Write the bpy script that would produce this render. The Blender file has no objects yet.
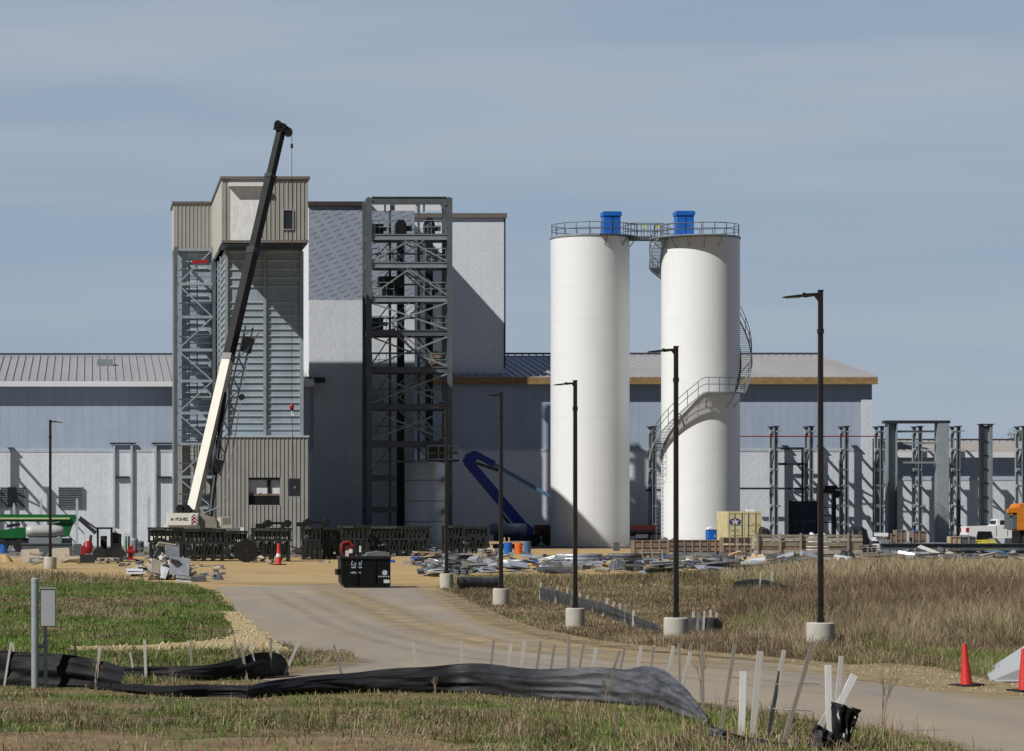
import bpy, bmesh, math, random
import numpy as np
from mathutils import Vector, Matrix, noise as mnoise

random.seed(7)
RNG = np.random.RandomState(11)
S = bpy.context.scene
COL = S.collection
PI = math.pi

# ------------------------------------------------------------------ camera model (used to read real distances and sizes off the photograph)
F, PX0, HY, CZ = 3000.0, 91.0, 506.0, 3.15
def WX(px, Y): return (px - PX0) / F * Y
def WZ(py, Y): return CZ + (HY - py) / F * Y
def GY(py): return F * CZ / (py - HY)
def gp(px, py, z=0.0):
    Y = GY(py)
    return (WX(px, Y), Y, z)

cam = bpy.data.cameras.new('camera')
camo = bpy.data.objects.new('camera', cam)
COL.objects.link(camo)
camo.location = (0, 0, CZ)
camo.rotation_euler = (PI / 2, 0, 0)
cam.sensor_width = 36
cam.lens = F / 1024 * 36
cam.shift_x = (512 - PX0) / 1024
cam.shift_y = (HY - 375.5) / 1024
cam.clip_start = 0.5
cam.clip_end = 20000
S.camera = camo

# ------------------------------------------------------------------ light
AZ, EL = math.radians(58), math.radians(43)
sd = Vector((-math.sin(AZ) * math.cos(EL), -math.cos(AZ) * math.cos(EL), math.sin(EL)))
sun = bpy.data.lights.new('sun', 'SUN')
sun.energy = 4.1
sun.angle = math.radians(0.53)
sun.color = (1.0, 0.97, 0.92)
suno = bpy.data.objects.new('sun', sun)
COL.objects.link(suno)
suno.rotation_euler = sd.to_track_quat('Z', 'Y').to_euler()
suno.location = (0, 0, 60)

world = bpy.data.worlds.new('World')
S.world = world
world.use_nodes = True
wt = world.node_tree
for n in list(wt.nodes): wt.nodes.remove(n)
def wn(t, **k):
    n = wt.nodes.new(t)
    for a, b in k.items(): setattr(n, a, b)
    return n
sky = wn('ShaderNodeTexSky', sky_type='NISHITA', sun_disc=False)
sky.sun_elevation = EL
sky.sun_rotation = math.atan2(sd.x, sd.y)
sky.altitude = 200
sky.air_density = 1.0
sky.dust_density = 0.4
sky.ozone_density = 2.0
tc = wn('ShaderNodeTexCoord')
mp = wn('ShaderNodeMapping')
mp.inputs['Scale'].default_value = (3.0, 3.0, 30.0)
mp.inputs['Rotation'].default_value = (0.0, 0.02, 0.0)
nz = wn('ShaderNodeTexNoise')
nz.inputs['Scale'].default_value = 1.25
nz.inputs['Detail'].default_value = 3.0
nz.inputs['Roughness'].default_value = 0.55
wt.links.new(tc.outputs['Generated'], mp.inputs['Vector'])
wt.links.new(mp.outputs['Vector'], nz.inputs['Vector'])
cr = wn('ShaderNodeValToRGB')
cr.color_ramp.elements[0].position = 0.34
cr.color_ramp.elements[0].color = (0, 0, 0, 1)
cr.color_ramp.elements[1].position = 0.72
cr.color_ramp.elements[1].color = (1, 1, 1, 1)
wt.links.new(nz.outputs['Fac'], cr.inputs['Fac'])
sm = wn('ShaderNodeMix', data_type='RGBA', blend_type='MULTIPLY')
sm.inputs[0].default_value = 1.0
wt.links.new(sky.outputs['Color'], sm.inputs[6])
sm.inputs[7].default_value = (0.50, 0.56, 0.66, 1)
veil = wn('ShaderNodeMix', data_type='RGBA')     # thin high cloud over the clear sky
veil.inputs[0].default_value = 0.86
wt.links.new(sm.outputs[2], veil.inputs[6])
veil.inputs[7].default_value = (3.48, 4.38, 5.58, 1)
cl = wn('ShaderNodeMix', data_type='RGBA')
wt.links.new(veil.outputs[2], cl.inputs[6])
cl.inputs[7].default_value = (4.60, 5.05, 5.80, 1)
mm = wn('ShaderNodeMath', operation='MULTIPLY')
mm.inputs[1].default_value = 0.7
wt.links.new(cr.outputs['Color'], mm.inputs[0])
wt.links.new(mm.outputs[0], cl.inputs[0])
bg = wn('ShaderNodeBackground')
bg.inputs['Strength'].default_value = 0.085
# unseen sky dimmed and blued overhead and darkened behind the camera to cut shadow fill
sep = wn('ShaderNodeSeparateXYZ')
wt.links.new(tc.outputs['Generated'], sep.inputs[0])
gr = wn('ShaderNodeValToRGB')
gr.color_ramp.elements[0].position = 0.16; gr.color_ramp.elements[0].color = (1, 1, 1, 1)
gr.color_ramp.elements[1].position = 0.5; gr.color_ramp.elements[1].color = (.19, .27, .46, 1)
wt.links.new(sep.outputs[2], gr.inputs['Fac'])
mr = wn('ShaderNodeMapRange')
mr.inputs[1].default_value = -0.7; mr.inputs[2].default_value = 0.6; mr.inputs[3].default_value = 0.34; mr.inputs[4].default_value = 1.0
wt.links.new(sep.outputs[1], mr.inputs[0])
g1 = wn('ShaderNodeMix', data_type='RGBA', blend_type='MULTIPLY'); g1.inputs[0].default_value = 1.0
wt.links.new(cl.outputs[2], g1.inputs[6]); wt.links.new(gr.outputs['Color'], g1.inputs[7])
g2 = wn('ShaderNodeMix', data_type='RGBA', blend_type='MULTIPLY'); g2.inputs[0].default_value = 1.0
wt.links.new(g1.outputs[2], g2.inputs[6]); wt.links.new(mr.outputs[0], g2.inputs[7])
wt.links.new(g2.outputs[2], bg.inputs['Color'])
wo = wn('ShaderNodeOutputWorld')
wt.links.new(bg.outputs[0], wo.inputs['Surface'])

S.view_settings.view_transform = 'Standard'
S.view_settings.look = 'None'
S.view_settings.exposure = 0.12
S.view_settings.gamma = 1.0
S.render.film_transparent = False
try:
    S.cycles.max_bounces = 6
    S.cycles.diffuse_bounces = 3
except Exception:
    pass

# ------------------------------------------------------------------ materials
class NT:
    def __init__(self, name):
        self.m = bpy.data.materials.new(name)
        self.m.use_nodes = True
        self.t = self.m.node_tree
        self.b = self.t.nodes['Principled BSDF']
        self.co = self.t.nodes.new('ShaderNodeTexCoord')
    def n(self, t, **k):
        x = self.t.nodes.new(t)
        for a, b in k.items(): setattr(x, a, b)
        return x
    def l(self, a, b): self.t.links.new(a, b)
    def noise(self, scale, detail=4, stretch=(1, 1, 1), rough=0.6, rot=(0, 0, 0)):
        mp = self.n('ShaderNodeMapping')
        mp.inputs['Scale'].default_value = stretch
        mp.inputs['Rotation'].default_value = rot
        self.l(self.co.outputs['Object'], mp.inputs['Vector'])
        nz = self.n('ShaderNodeTexNoise')
        nz.inputs['Scale'].default_value = scale
        nz.inputs['Detail'].default_value = detail
        nz.inputs['Roughness'].default_value = rough
        self.l(mp.outputs['Vector'], nz.inputs['Vector'])
        return nz.outputs['Fac']
    def ramp(self, fac, stops):
        r = self.n('ShaderNodeValToRGB')
        e = r.color_ramp.elements
        while len(e) < len(stops): e.new(0.5)
        for k, (p, c) in enumerate(stops):
            e[k].position = p
            e[k].color = (c[0], c[1], c[2], 1) if not isinstance(c, (int, float)) else (c, c, c, 1)
        self.l(fac, r.inputs['Fac'])
        return r.outputs['Color']
    def mix(self, fac, a, b, mode='MIX'):
        x = self.n('ShaderNodeMix', data_type='RGBA', blend_type=mode)
        for v, i in ((fac, 0), (a, 6), (b, 7)):
            if hasattr(v, 'links'): self.l(v, x.inputs[i])
            elif isinstance(v, (int, float)): x.inputs[i].default_value = v
            else: x.inputs[i].default_value = (v[0], v[1], v[2], 1)
        return x.outputs[2]
    def math(self, op, a, b=None, clamp=False):
        x = self.n('ShaderNodeMath', operation=op)
        x.use_clamp = clamp
        for i, v in enumerate((a, b)):
            if v is None: continue
            if hasattr(v, 'links'): self.l(v, x.inputs[i])
            else: x.inputs[i].default_value = v
        return x.outputs[0]
    def xyz(self):
        s = self.n('ShaderNodeSeparateXYZ')
        self.l(self.co.outputs['Object'], s.inputs[0])
        return s.outputs
    def bump(self, fac, strength, dist):
        b = self.n('ShaderNodeBump')
        b.inputs['Strength'].default_value = strength
        b.inputs['Distance'].default_value = dist
        self.l(fac, b.inputs['Height'])
        self.l(b.outputs['Normal'], self.b.inputs['Normal'])
    def out(self, col, rough=0.6, metal=0.0, spec=0.4):
        if hasattr(col, 'links'): self.l(col, self.b.inputs['Base Color'])
        else: self.b.inputs['Base Color'].default_value = (*col, 1)
        self.b.inputs['Roughness'].default_value = rough
        self.b.inputs['Metallic'].default_value = metal
        self.b.inputs['Specular IOR Level'].default_value = spec
        return self.m

def lerp(c, k): return tuple(max(0, min(1, v * k)) for v in c)
MC = {}
def pm(name, col, rough=0.6, metal=0.0, var=0.18, scale=1.5, bump=0.0, stretch=(1, 1, 1), col2=None, spec=0.4, dirt=None):
    if name in MC: return MC[name]
    t = NT(name)
    f = t.noise(scale, 5, stretch)
    c2 = col2 or lerp(col, 1 + var)
    c = t.ramp(f, [(0.3, lerp(col, 1 - var)), (0.7, c2)])
    if dirt:
        g = t.noise(scale * 0.37, 3, stretch)
        c = t.mix(t.ramp(g, [(0.48, 0), (0.72, 1)]), c, dirt)
    if bump: t.bump(f, 0.6, bump)
    MC[name] = t.out(c, rough, metal, spec)
    return MC[name]

def mat_insulation(name='quilted_silver_insulation', k=1.0, pitch=1.22):
    t = NT(name)
    f = t.noise(5.0, 5, (2.2, 2.2, 0.7), 0.8)
    c = t.ramp(f, [(0.25, lerp((.47, .51, .57), k)), (0.5, lerp((.72, .755, .80), k)), (0.75, lerp((.84, .865, .90), k))])
    x = t.xyz()
    fr = t.math('FRACT', t.math('DIVIDE', x[0], pitch))
    seam = t.math('LESS_THAN', fr, 0.035)
    c = t.mix(t.math('MULTIPLY', seam, 0.22), c, lerp((.25, .27, .3), k))
    g = t.noise(0.25, 3)
    c = t.mix(t.ramp(g, [(0.4, 0), (0.75, 0.3)]), c, lerp((.50, .52, .57), k))
    t.bump(f, 0.5, 0.035)
    return t.out(c, 0.5, 0.05, 0.5)

def mat_membrane():
    t = NT('blue_grey_wall_membrane')
    f = t.noise(0.8, 4, (1, 1, 0.3))
    c = t.ramp(f, [(0.3, (.345, .415, .53)), (0.7, (.415, .485, .595))])
    x = t.xyz()
    fr = t.math('FRACT', t.math('DIVIDE', x[0], 0.72))
    seam = t.math('LESS_THAN', fr, 0.09)
    c = t.mix(t.math('MULTIPLY', seam, 0.28), c, (.20, .25, .35))
    fz = t.math('FRACT', t.math('DIVIDE', x[2], 1.9))
    c = t.mix(t.math('MULTIPLY', t.math('LESS_THAN', fz, 0.04), 0.2), c, (.5, .56, .68))
    return t.out(c, 0.55, 0.0, 0.4)

def mat_wrap():
    # printed house wrap: rows of dark slanting dashes on pale blue grey sheet
    t = NT('printed_house_wrap')
    f = t.noise(1.2, 4)
    c = t.ramp(f, [(0.3, (.28, .325, .395)), (0.7, (.35, .395, .465))])
    x = t.xyz()
    u = t.math('SUBTRACT', x[0], t.math('MULTIPLY', x[2], 0.12))
    v = t.math('SUBTRACT', x[2], t.math('MULTIPLY', x[0], 0.36))
    row = t.math('DIVIDE', v, 0.42)
    rf = t.math('FRACT', row)
    ri = t.math('FLOOR', row)
    uf = t.math('FRACT', t.math('ADD', t.math('DIVIDE', u, 0.78), t.math('MULTIPLY', ri, 0.37)))
    d = t.math('MULTIPLY', t.math('LESS_THAN', rf, 0.27), t.math('LESS_THAN', uf, 0.62))
    wob = t.ramp(t.noise(6, 2), [(0.35, 0.3), (0.6, 1)])
    c = t.mix(t.math('MULTIPLY', t.math('MULTIPLY', d, wob), 0.6), c, (.03, .037, .05))
    return t.out(c, 0.5, 0.0, 0.3)

def mat_silo():
    t = NT('white_painted_silo_steel')
    x = t.xyz()
    f = t.noise(0.5, 5, (1, 1, 0.35))
    c = t.ramp(f, [(0.3, (.775, .79, .795)), (0.7, (.80, .815, .815))])
    fz = t.math('FRACT', t.math('DIVIDE', x[2], 2.44))
    seam = t.math('LESS_THAN', fz, 0.02)
    c = t.mix(t.math('MULTIPLY', seam, 0.18), c, (.5, .49, .46))
    st = t.noise(1.6, 5, (3, 3, 0.09), 0.7)
    c = t.mix(t.ramp(st, [(0.55, 0), (0.8, 0.3)]), c, (.55, .54, .51))
    low = t.math('SUBTRACT', 1.0, t.math('DIVIDE', x[2], 1.2), True)
    c = t.mix(t.math('MULTIPLY', low, t.ramp(t.noise(2, 4), [(0.35, 0), (0.7, 0.8)])), c, (.55, .47, .33))
    b = t.noise(0.35, 2, (1, 1, 1.6))
    t.bump(t.math('ADD', b, t.math('MULTIPLY', seam, 0.05)), 0.12, 0.2)
    return t.out(c, 0.42, 0.0, 0.5)

def mat_ground():
    t = NT('sandy_yard_soil')
    a = t.noise(0.06, 5)
    b = t.noise(0.5, 6, (0.6, 1.0, 1))
    c = t.noise(6, 4)
    col = t.ramp(a, [(0.3, (.40, .28, .13)), (0.5, (.47, .33, .15)), (0.7, (.43, .33, .19))])
    col = t.mix(t.ramp(b, [(0.45, 0), (0.72, 0.75)]), col, (.27, .18, .09))
    col = t.mix(t.ramp(c, [(0.5, 0), (0.75, 0.4)]), col, (.56, .44, .25))
    t.bump(b, 0.6, 0.12)
    return t.out(col, 0.95, 0, 0.1)

def mat_low_bounce():
    t = NT('low_bounce_grey_ground')
    a = t.noise(0.3, 5); c = t.noise(6, 4)
    col = t.ramp(a, [(0.3, (.13, .125, .115)), (0.7, (.19, .18, .165))])
    col = t.mix(t.ramp(c, [(0.5, 0), (0.75, 0.3)]), col, (.26, .24, .21))
    return t.out(col, 0.95, 0, 0.1)

def mat_road():
    t = NT('dusty_brown_road_surface')
    a = t.noise(0.10, 4, (1.4, 0.5, 1))
    b = t.noise(0.45, 6, (1, 0.35, 1), 0.65)
    c = t.noise(14, 3)
    col = t.ramp(a, [(0.3, (.285, .24, .185)), (0.7, (.35, .295, .225))])
    col = t.mix(t.ramp(b, [(0.48, 0), (0.74, 0.7)]), col, (.43, .34, .21))
    b2 = t.noise(0.22, 5, (2.4, 0.25, 1), 0.6, (0, 0, 0.35))
    col = t.mix(t.ramp(b2, [(0.47, 0), (0.66, 0.6)]), col, (.25, .232, .21))
    col = t.mix(t.ramp(c, [(0.45, 0), (0.8, 0.35)]), col, (.27, .23, .18))
    t.bump(c, 0.4, 0.02)
    return t.out(col, 0.9, 0, 0.15)

def mat_gravel(k=1.0, name='yellow_gravel'):
    t = NT(name)
    a = t.noise(1.2, 5)
    v = t.n('ShaderNodeTexVoronoi')
    v.inputs['Scale'].default_value = 9
    t.l(t.co.outputs['Object'], v.inputs['Vector'])
    col = t.ramp(a, [(0.3, lerp((.40, .30, .155), k)), (0.7, lerp((.53, .42, .23), k))])
    col = t.mix(0.35, col, t.ramp(v.outputs['Color'], [(0.2, lerp((.24, .18, .10), k)), (0.9, lerp((.62, .51, .31), k))]))
    t.bump(v.outputs['Distance'], 0.8, 0.06)
    return t.out(col, 0.95, 0, 0.1)

def mat_turf(name, g1, g2, d1, d2, patch=0.35, thr=0.5):
    t = NT(name)
    a = t.noise(patch, 5, (0.6, 1, 1), 0.65)
    b = t.noise(3.0, 5)
    col = t.mix(t.ramp(a, [(thr - 0.08, 0), (thr + 0.1, 1)]), t.ramp(b, [(0.3, d1), (0.7, d2)]), t.ramp(b, [(0.3, g1), (0.7, g2)]))
    t.bump(b, 1.0, 0.1)
    return t.out(col, 0.95, 0, 0.1)

M_INS = mat_insulation()
M_INS2 = mat_insulation('pale_quilted_insulation', 1.05, 1.1)
M_MEM = mat_membrane()
M_WRAP = mat_wrap()
M_SILO = mat_silo()
M_TAN = pm('tan_ribbed_cladding', (.31, .305, .275), 0.5, 0, 0.06, 0.8, col2=(.345, .34, .31))
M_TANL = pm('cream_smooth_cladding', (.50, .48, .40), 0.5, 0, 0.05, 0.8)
M_TRIM = pm('brown_grey_trim', (.17, .15, .135), 0.5, 0, 0.15, 2)
M_DTRIM = pm('dark_roof_trim', (.06, .045, .045), 0.5, 0, 0.15, 2)
M_WOODF = pm('bare_plywood_fascia', (.29, .19, .085), 0.8, 0, 0.25, 1.2, stretch=(1, 1, 4))
M_ROOF = pm('grey_standing_seam_roof', (.36, .345, .34), 0.45, 0.0, 0.08, 0.35, stretch=(1, .2, 1))
M_ROOFD = pm('dark_standing_seam_roof', (.20, .205, .225), 0.45, 0.0, 0.08, 0.35)
M_WHITE = pm('white_sheet', (.74, .75, .77), 0.5, 0, 0.04, 0.7)
M_GALV = pm('galvanised_steel', (.33, .37, .39), 0.45, 0.2, 0.14, 2.0)
M_GALVW = pm('galvanised_wall_sheet', (.33, .40, .455), 0.45, 0.1, 0.16, 1.1, stretch=(1, 1, .4))
M_GALVL = pm('bright_galvanised_girt', (.50, .55, .58), 0.5, 0.1, 0.10, 2.0)
M_STEEL = pm('grey_painted_steel', (.108, .122, .134), 0.5, 0.1, 0.18, 1.5)
M_STEELD = pm('dark_painted_steel', (.03, .034, .042), 0.5, 0.1, 0.25, 1.5)
M_STEELL = pm('light_grey_steel', (.235, .275, .295), 0.5, 0.1, 0.15, 1.2)
M_BLACK = pm('black_paint', (.012, .012, .014), 0.45, 0, 0.3, 2)
M_POLE = pm('dark_bronze_pole_paint', (.018, .014, .012), 0.45, 0, 0.2, 2)
M_CONC = pm('precast_concrete', (.46, .44, .385), 0.9, 0, 0.12, 3, 0.01, dirt=(.36, .32, .25))
M_CONCG = pm('grey_concrete_slab', (.37, .38, .385), 0.9, 0, 0.08, 1.2, 0.01)
M_BLUE = pm('bright_blue_paint', (.012, .13, .50), 0.4, 0, 0.1, 2)
M_BLUE2 = pm('royal_blue_paint', (.010, .030, .26), 0.4, 0, 0.12, 2)
M_BLUEL = pm('sky_blue_paint', (.09, .19, .32), 0.4, 0, 0.12, 2)
M_RACK = pm('dark_green_grey_rack_steel', (.020, .025, .024), 0.55, 0.1, 0.3, 2.5)
M_RACKL = pm('green_grey_rack_rail', (.055, .068, .062), 0.55, 0.1, 0.25, 2.5)
M_CREAM = pm('cream_crane_paint', (.84, .82, .72), 0.4, 0, 0.05, 1.5)
M_BOOMD = pm('dark_grey_boom_paint', (.030, .030, .031), 0.5, 0, 0.12, 1.5, spec=.1)
M_BOOMW = pm('cream_boom_paint', (.52, .505, .43), 0.45, 0, 0.05, 1.5)
M_QUILT = pm('white_quilted_patch', (.80, .81, .81), 0.5, 0, 0.12, 3.0, 0.04, stretch=(1.5, 1.5, .7))
M_RED = pm('red_paint', (.30, .014, .018), 0.45, 0, 0.15, 3)
M_DRED = pm('dark_red_paint', (.075, .010, .011), 0.55, 0, 0.25, 2)
M_GREEN = pm('green_machine_paint', (.010, .13, .035), 0.4, 0, 0.15, 2)
M_ORANGE = pm('orange_machine_paint', (.62, .21, .02), 0.45, 0, 0.15, 2)
M_CONE = pm('orange_red_cone_rubber', (.50, .02, .014), 0.6, 0, 0.08, 3)
M_RUB = pm('black_rubber', (.018, .018, .018), 0.8, 0, 0.3, 5)
M_GLASS = pm('dark_window_glass', (.02, .028, .035), 0.1, 0, 0.2, 2, spec=0.8)
M_LENS = pm('pale_lamp_lens', (.7, .68, .6), 0.3, 0, 0.05, 3)
M_CONT = pm('pale_yellow_container_paint', (.63, .57, .34), 0.5, 0, 0.08, 2, dirt=(.50, .44, .24))
M_NAVY = pm('navy_emblem', (.05, .06, .15), 0.5, 0, 0.1, 4)
M_OCHRE = pm('ochre_marking', (.42, .33, .06), 0.6, 0, 0.1, 4)
M_WOOD = pm('weathered_timber', (.25, .225, .19), 0.85, 0, 0.25, 4, stretch=(1, 1, .25))
M_WOODL = pm('pale_timber', (.47, .45, .41), 0.85, 0, 0.15, 6, stretch=(1, 1, .25))
M_WOODW = pm('white_lath', (.70, .68, .66), 0.7, 0, 0.1, 6, stretch=(1, 1, .25))
M_WOODB = pm('brown_crate_wood', (.215, .15, .11), 0.85, 0, 0.3, 3, stretch=(1, 1, .4))
M_TRUCK = pm('white_vehicle_paint', (.80, .80, .79), 0.3, 0, 0.03, 1)
M_TYRE = pm('tyre_rubber', (.02, .02, .02), 0.85, 0, 0.3, 5)
M_RIM = pm('grey_wheel_rim', (.35, .35, .34), 0.4, 0.3, 0.1, 5)
M_SCRAP = pm('crumpled_sheet_metal', (.42, .45, .49), 0.4, 0.35, 0.25, 2.5, 0.02)
M_SCRAPD = pm('dull_dark_scrap', (.11, .115, .125), 0.6, 0.1, 0.4, 2.5, 0.02)
M_TARPW = pm('white_plastic_tarp', (.70, .71, .72), 0.4, 0, 0.12, 2, 0.03)
M_TARPB = pm('blue_plastic_tarp', (.02, .09, .32), 0.4, 0, 0.25, 2, 0.03)
M_CARD = pm('tan_cardboard', (.50, .37, .22), 0.85, 0, 0.2, 2)
M_STONE = pm('pale_block', (.55, .50, .42), 0.9, 0, 0.15, 2, 0.01)
M_PIPE = pm('black_corrugated_plastic', (.05, .052, .055), 0.35, 0, 0.4, 3, dirt=(.15, .14, .12))
M_YELL = pm('yellow_strap', (.62, .56, .05), 0.6, 0, 0.2, 3)
def mat_silt():
    t = NT('black_woven_silt_fabric')
    f = t.noise(1.3, 5, (0.6, 0.6, 2.2))
    g = t.noise(0.16, 3)
    c = t.ramp(f, [(0.3, (.007, .007, .008)), (0.75, (.022, .022, .024))])
    c = t.mix(t.ramp(g, [(0.55, 0.0), (0.85, 0.18)]), c, t.ramp(f, [(0.3, (.045, .046, .048)), (0.75, (.10, .10, .105))]))
    t.bump(t.noise(5, 4, (0.5, 0.5, 2)), 0.6, 0.03)
    return t.out(c, 0.6, 0, 0.15)
M_SILT = mat_silt()
def mat_silt2():
    t = NT('dusty_grey_silt_fabric')
    f = t.noise(2.6, 6, (0.5, 0.5, 4.0), 0.7)
    c = t.ramp(f, [(0.36, (.035, .037, .043)), (0.64, (.125, .13, .145))])
    x = t.xyz()      # the sun-bleached dusty stretch lies to the right, the newer roll to the left is still black
    k = t.math('ADD', t.math('DIVIDE', t.math('ADD', x[0], 0.6), 1.6), t.math('MULTIPLY', t.math('SUBTRACT', t.noise(0.9, 3), 0.5), 1.6), True)
    c = t.mix(k, t.ramp(f, [(0.3, (.008, .008, .009)), (0.75, (.026, .026, .029))]), c)
    t.bump(t.noise(5, 4, (0.5, 0.5, 2)), 0.6, 0.03)
    return t.out(c, 0.6, 0, 0.3)
M_SILTG = mat_silt2()

# ------------------------------------------------------------------ mesh helpers
ORG = {}          # world origin of every parent
class MB:
    def __init__(self): self.v = []; self.f = []
    def add(self, vs, fs):
        o = len(self.v)
        self.v += [tuple(p) for p in vs]
        self.f += [tuple(i + o for i in q) for q in fs]
        return self
    def box(self, x0, x1, y0, y1, z0, z1):
        return self.add([(x0, y0, z0), (x1, y0, z0), (x1, y1, z0), (x0, y1, z0), (x0, y0, z1), (x1, y0, z1), (x1, y1, z1), (x0, y1, z1)],
                        [(0, 3, 2, 1), (4, 5, 6, 7), (0, 1, 5, 4), (1, 2, 6, 5), (2, 3, 7, 6), (3, 0, 4, 7)])
    def cbox(self, c, s, rz=0.0, rx=0.0, ry=0.0):
        R = Matrix.Rotation(rz, 3, 'Z') @ Matrix.Rotation(ry, 3, 'Y') @ Matrix.Rotation(rx, 3, 'X')
        vs = []
        for dz in (-.5, .5):
            for dx, dy in ((-.5, -.5), (.5, -.5), (.5, .5), (-.5, .5)):
                vs.append(tuple(Vector(c) + R @ Vector((dx * s[0], dy * s[1], dz * s[2]))))
        return self.add(vs, [(0, 3, 2, 1), (4, 5, 6, 7), (0, 1, 5, 4), (1, 2, 6, 5), (2, 3, 7, 6), (3, 0, 4, 7)])
    def beam(self, p, q, w, h=None, w2=None, h2=None, roll=0.0):
        p, q = Vector(p), Vector(q)
        h = h or w
        w2 = w2 or w; h2 = h2 or h
        d = (q - p).normalized()
        a = Vector((0, 1, 0)) if abs(d.y) < 0.9 else Vector((1, 0, 0))
        s = d.cross(a).normalized()
        t = s.cross(d).normalized()
        if roll: s, t = s * math.cos(roll) + t * math.sin(roll), t * math.cos(roll) - s * math.sin(roll)
        vs = []
        for c, ww, hh in ((p, w, h), (q, w2, h2)):
            for i, j in ((-1, -1), (1, -1), (1, 1), (-1, 1)):
                vs.append(c + s * (i * ww / 2) + t * (j * hh / 2))
        return self.add(vs, [(0, 3, 2, 1), (4, 5, 6, 7), (0, 1, 5, 4), (1, 2, 6, 5), (2, 3, 7, 6), (3, 0, 4, 7)])
    def tube(self, p, q, r, r2=None, n=10):
        p, q = Vector(p), Vector(q)
        r2 = r if r2 is None else r2
        d = (q - p).normalized()
        a = Vector((0, 0, 1)) if abs(d.z) < 0.9 else Vector((1, 0, 0))
        s = d.cross(a).normalized(); t = d.cross(s)
        vs = []
        for c, rr in ((p, r), (q, r2)):
            for k in range(n):
                an = 2 * PI * k / n
                vs.append(c + s * (math.cos(an) * rr) + t * (math.sin(an) * rr))
        fs = [(k, (k + 1) % n, n + (k + 1) % n, n + k) for k in range(n)]
        fs += [tuple(range(n))[::-1], tuple(range(n, 2 * n))]
        return self.add(vs, fs)
    def path(self, pts, r, n=6):
        for a, b in zip(pts[:-1], pts[1:]): self.tube(a, b, r, n=n)
        return self
    def lathe(self, c, prof, n=48, a0=0, a1=2 * PI):
        full = abs(a1 - a0 - 2 * PI) < 1e-6
        m = n if full else n + 1
        vs = []
        for (r, z) in prof:
            for k in range(m):
                an = a0 + (a1 - a0) * k / n
                vs.append((c[0] + r * math.cos(an), c[1] + r * math.sin(an), c[2] + z))
        fs = []
        for j in range(len(prof) - 1):
            for k in range(n):
                k2 = (k + 1) % m
                fs.append((j * m + k, j * m + k2, (j + 1) * m + k2, (j + 1) * m + k))
        return self.add(vs, fs)
    def prism(self, pts, y0, y1):                     # outline in x,z pushed from y0 to y1
        n = len(pts)
        vs = [(x, y0, z) for x, z in pts] + [(x, y1, z) for x, z in pts]
        fs = [(k, (k + 1) % n, n + (k + 1) % n, n + k) for k in range(n)] + [tuple(range(n))[::-1], tuple(range(n, 2 * n))]
        return self.add(vs, fs)
    def prismx(self, pts, x0, x1):                    # outline in y,z pushed from x0 to x1
        n = len(pts)
        vs = [(x0, y, z) for y, z in pts] + [(x1, y, z) for y, z in pts]
        fs = [(k, (k + 1) % n, n + (k + 1) % n, n + k) for k in range(n)] + [tuple(range(n))[::-1], tuple(range(n, 2 * n))]
        return self.add(vs, fs)
    def ribs(self, x0, x1, y, z0, z1, pitch=0.36, d=0.06, fr=0.28):        # ribbed sheet facing -Y
        xs = []
        n = max(1, int(round((x1 - x0) / pitch)))
        p = (x1 - x0) / n
        for k in range(n):
            a = x0 + k * p
            xs += [(a, y), (a + p * (1 - fr), y), (a + p * (1 - fr) + p * .06, y - d), (a + p - p * .06, y - d)]
        xs.append((x1, y))
        vs = [(x, yy, z0) for x, yy in xs] + [(x, yy, z1) for x, yy in xs]
        m = len(xs)
        return self.add(vs, [(k, k + 1, m + k + 1, m + k) for k in range(m - 1)])
    def ribsx(self, y0, y1, x, z0, z1, pitch=0.36, d=0.06, fr=0.28):       # ribbed sheet facing -X
        ys = []
        n = max(1, int(round((y1 - y0) / pitch)))
        p = (y1 - y0) / n
        for k in range(n):
            a = y0 + k * p
            ys += [(x, a), (x, a + p * (1 - fr)), (x - d, a + p * (1 - fr) + p * .06), (x - d, a + p - p * .06)]
        ys.append((x, y1))
        vs = [(xx, yy, z0) for xx, yy in ys] + [(xx, yy, z1) for xx, yy in ys]
        m = len(ys)
        return self.add(vs, [(k + 1, k, m + k, m + k + 1) for k in range(m - 1)])
    def build(self, name, mat, parent=None, smooth=False, mats=None, idx=None, org=None):
        o = Vector((0, 0, 0))
        if parent is not None: o = ORG[parent.name]
        elif org is not None: o = Vector(org)
        me = bpy.data.meshes.new(name)
        me.from_pydata([(a - o.x, b - o.y, c - o.z) for a, b, c in self.v], [], self.f)
        for m in (mats or [mat]): me.materials.append(m)
        if idx is not None: me.polygons.foreach_set('material_index', idx)
        if smooth: me.polygons.foreach_set('use_smooth', [True] * len(me.polygons))
        me.update()
        ob = bpy.data.objects.new(name, me)
        COL.objects.link(ob)
        if parent is not None: ob.parent = parent
        else: ob.location = o
        ORG[ob.name] = o
        return ob

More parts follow.
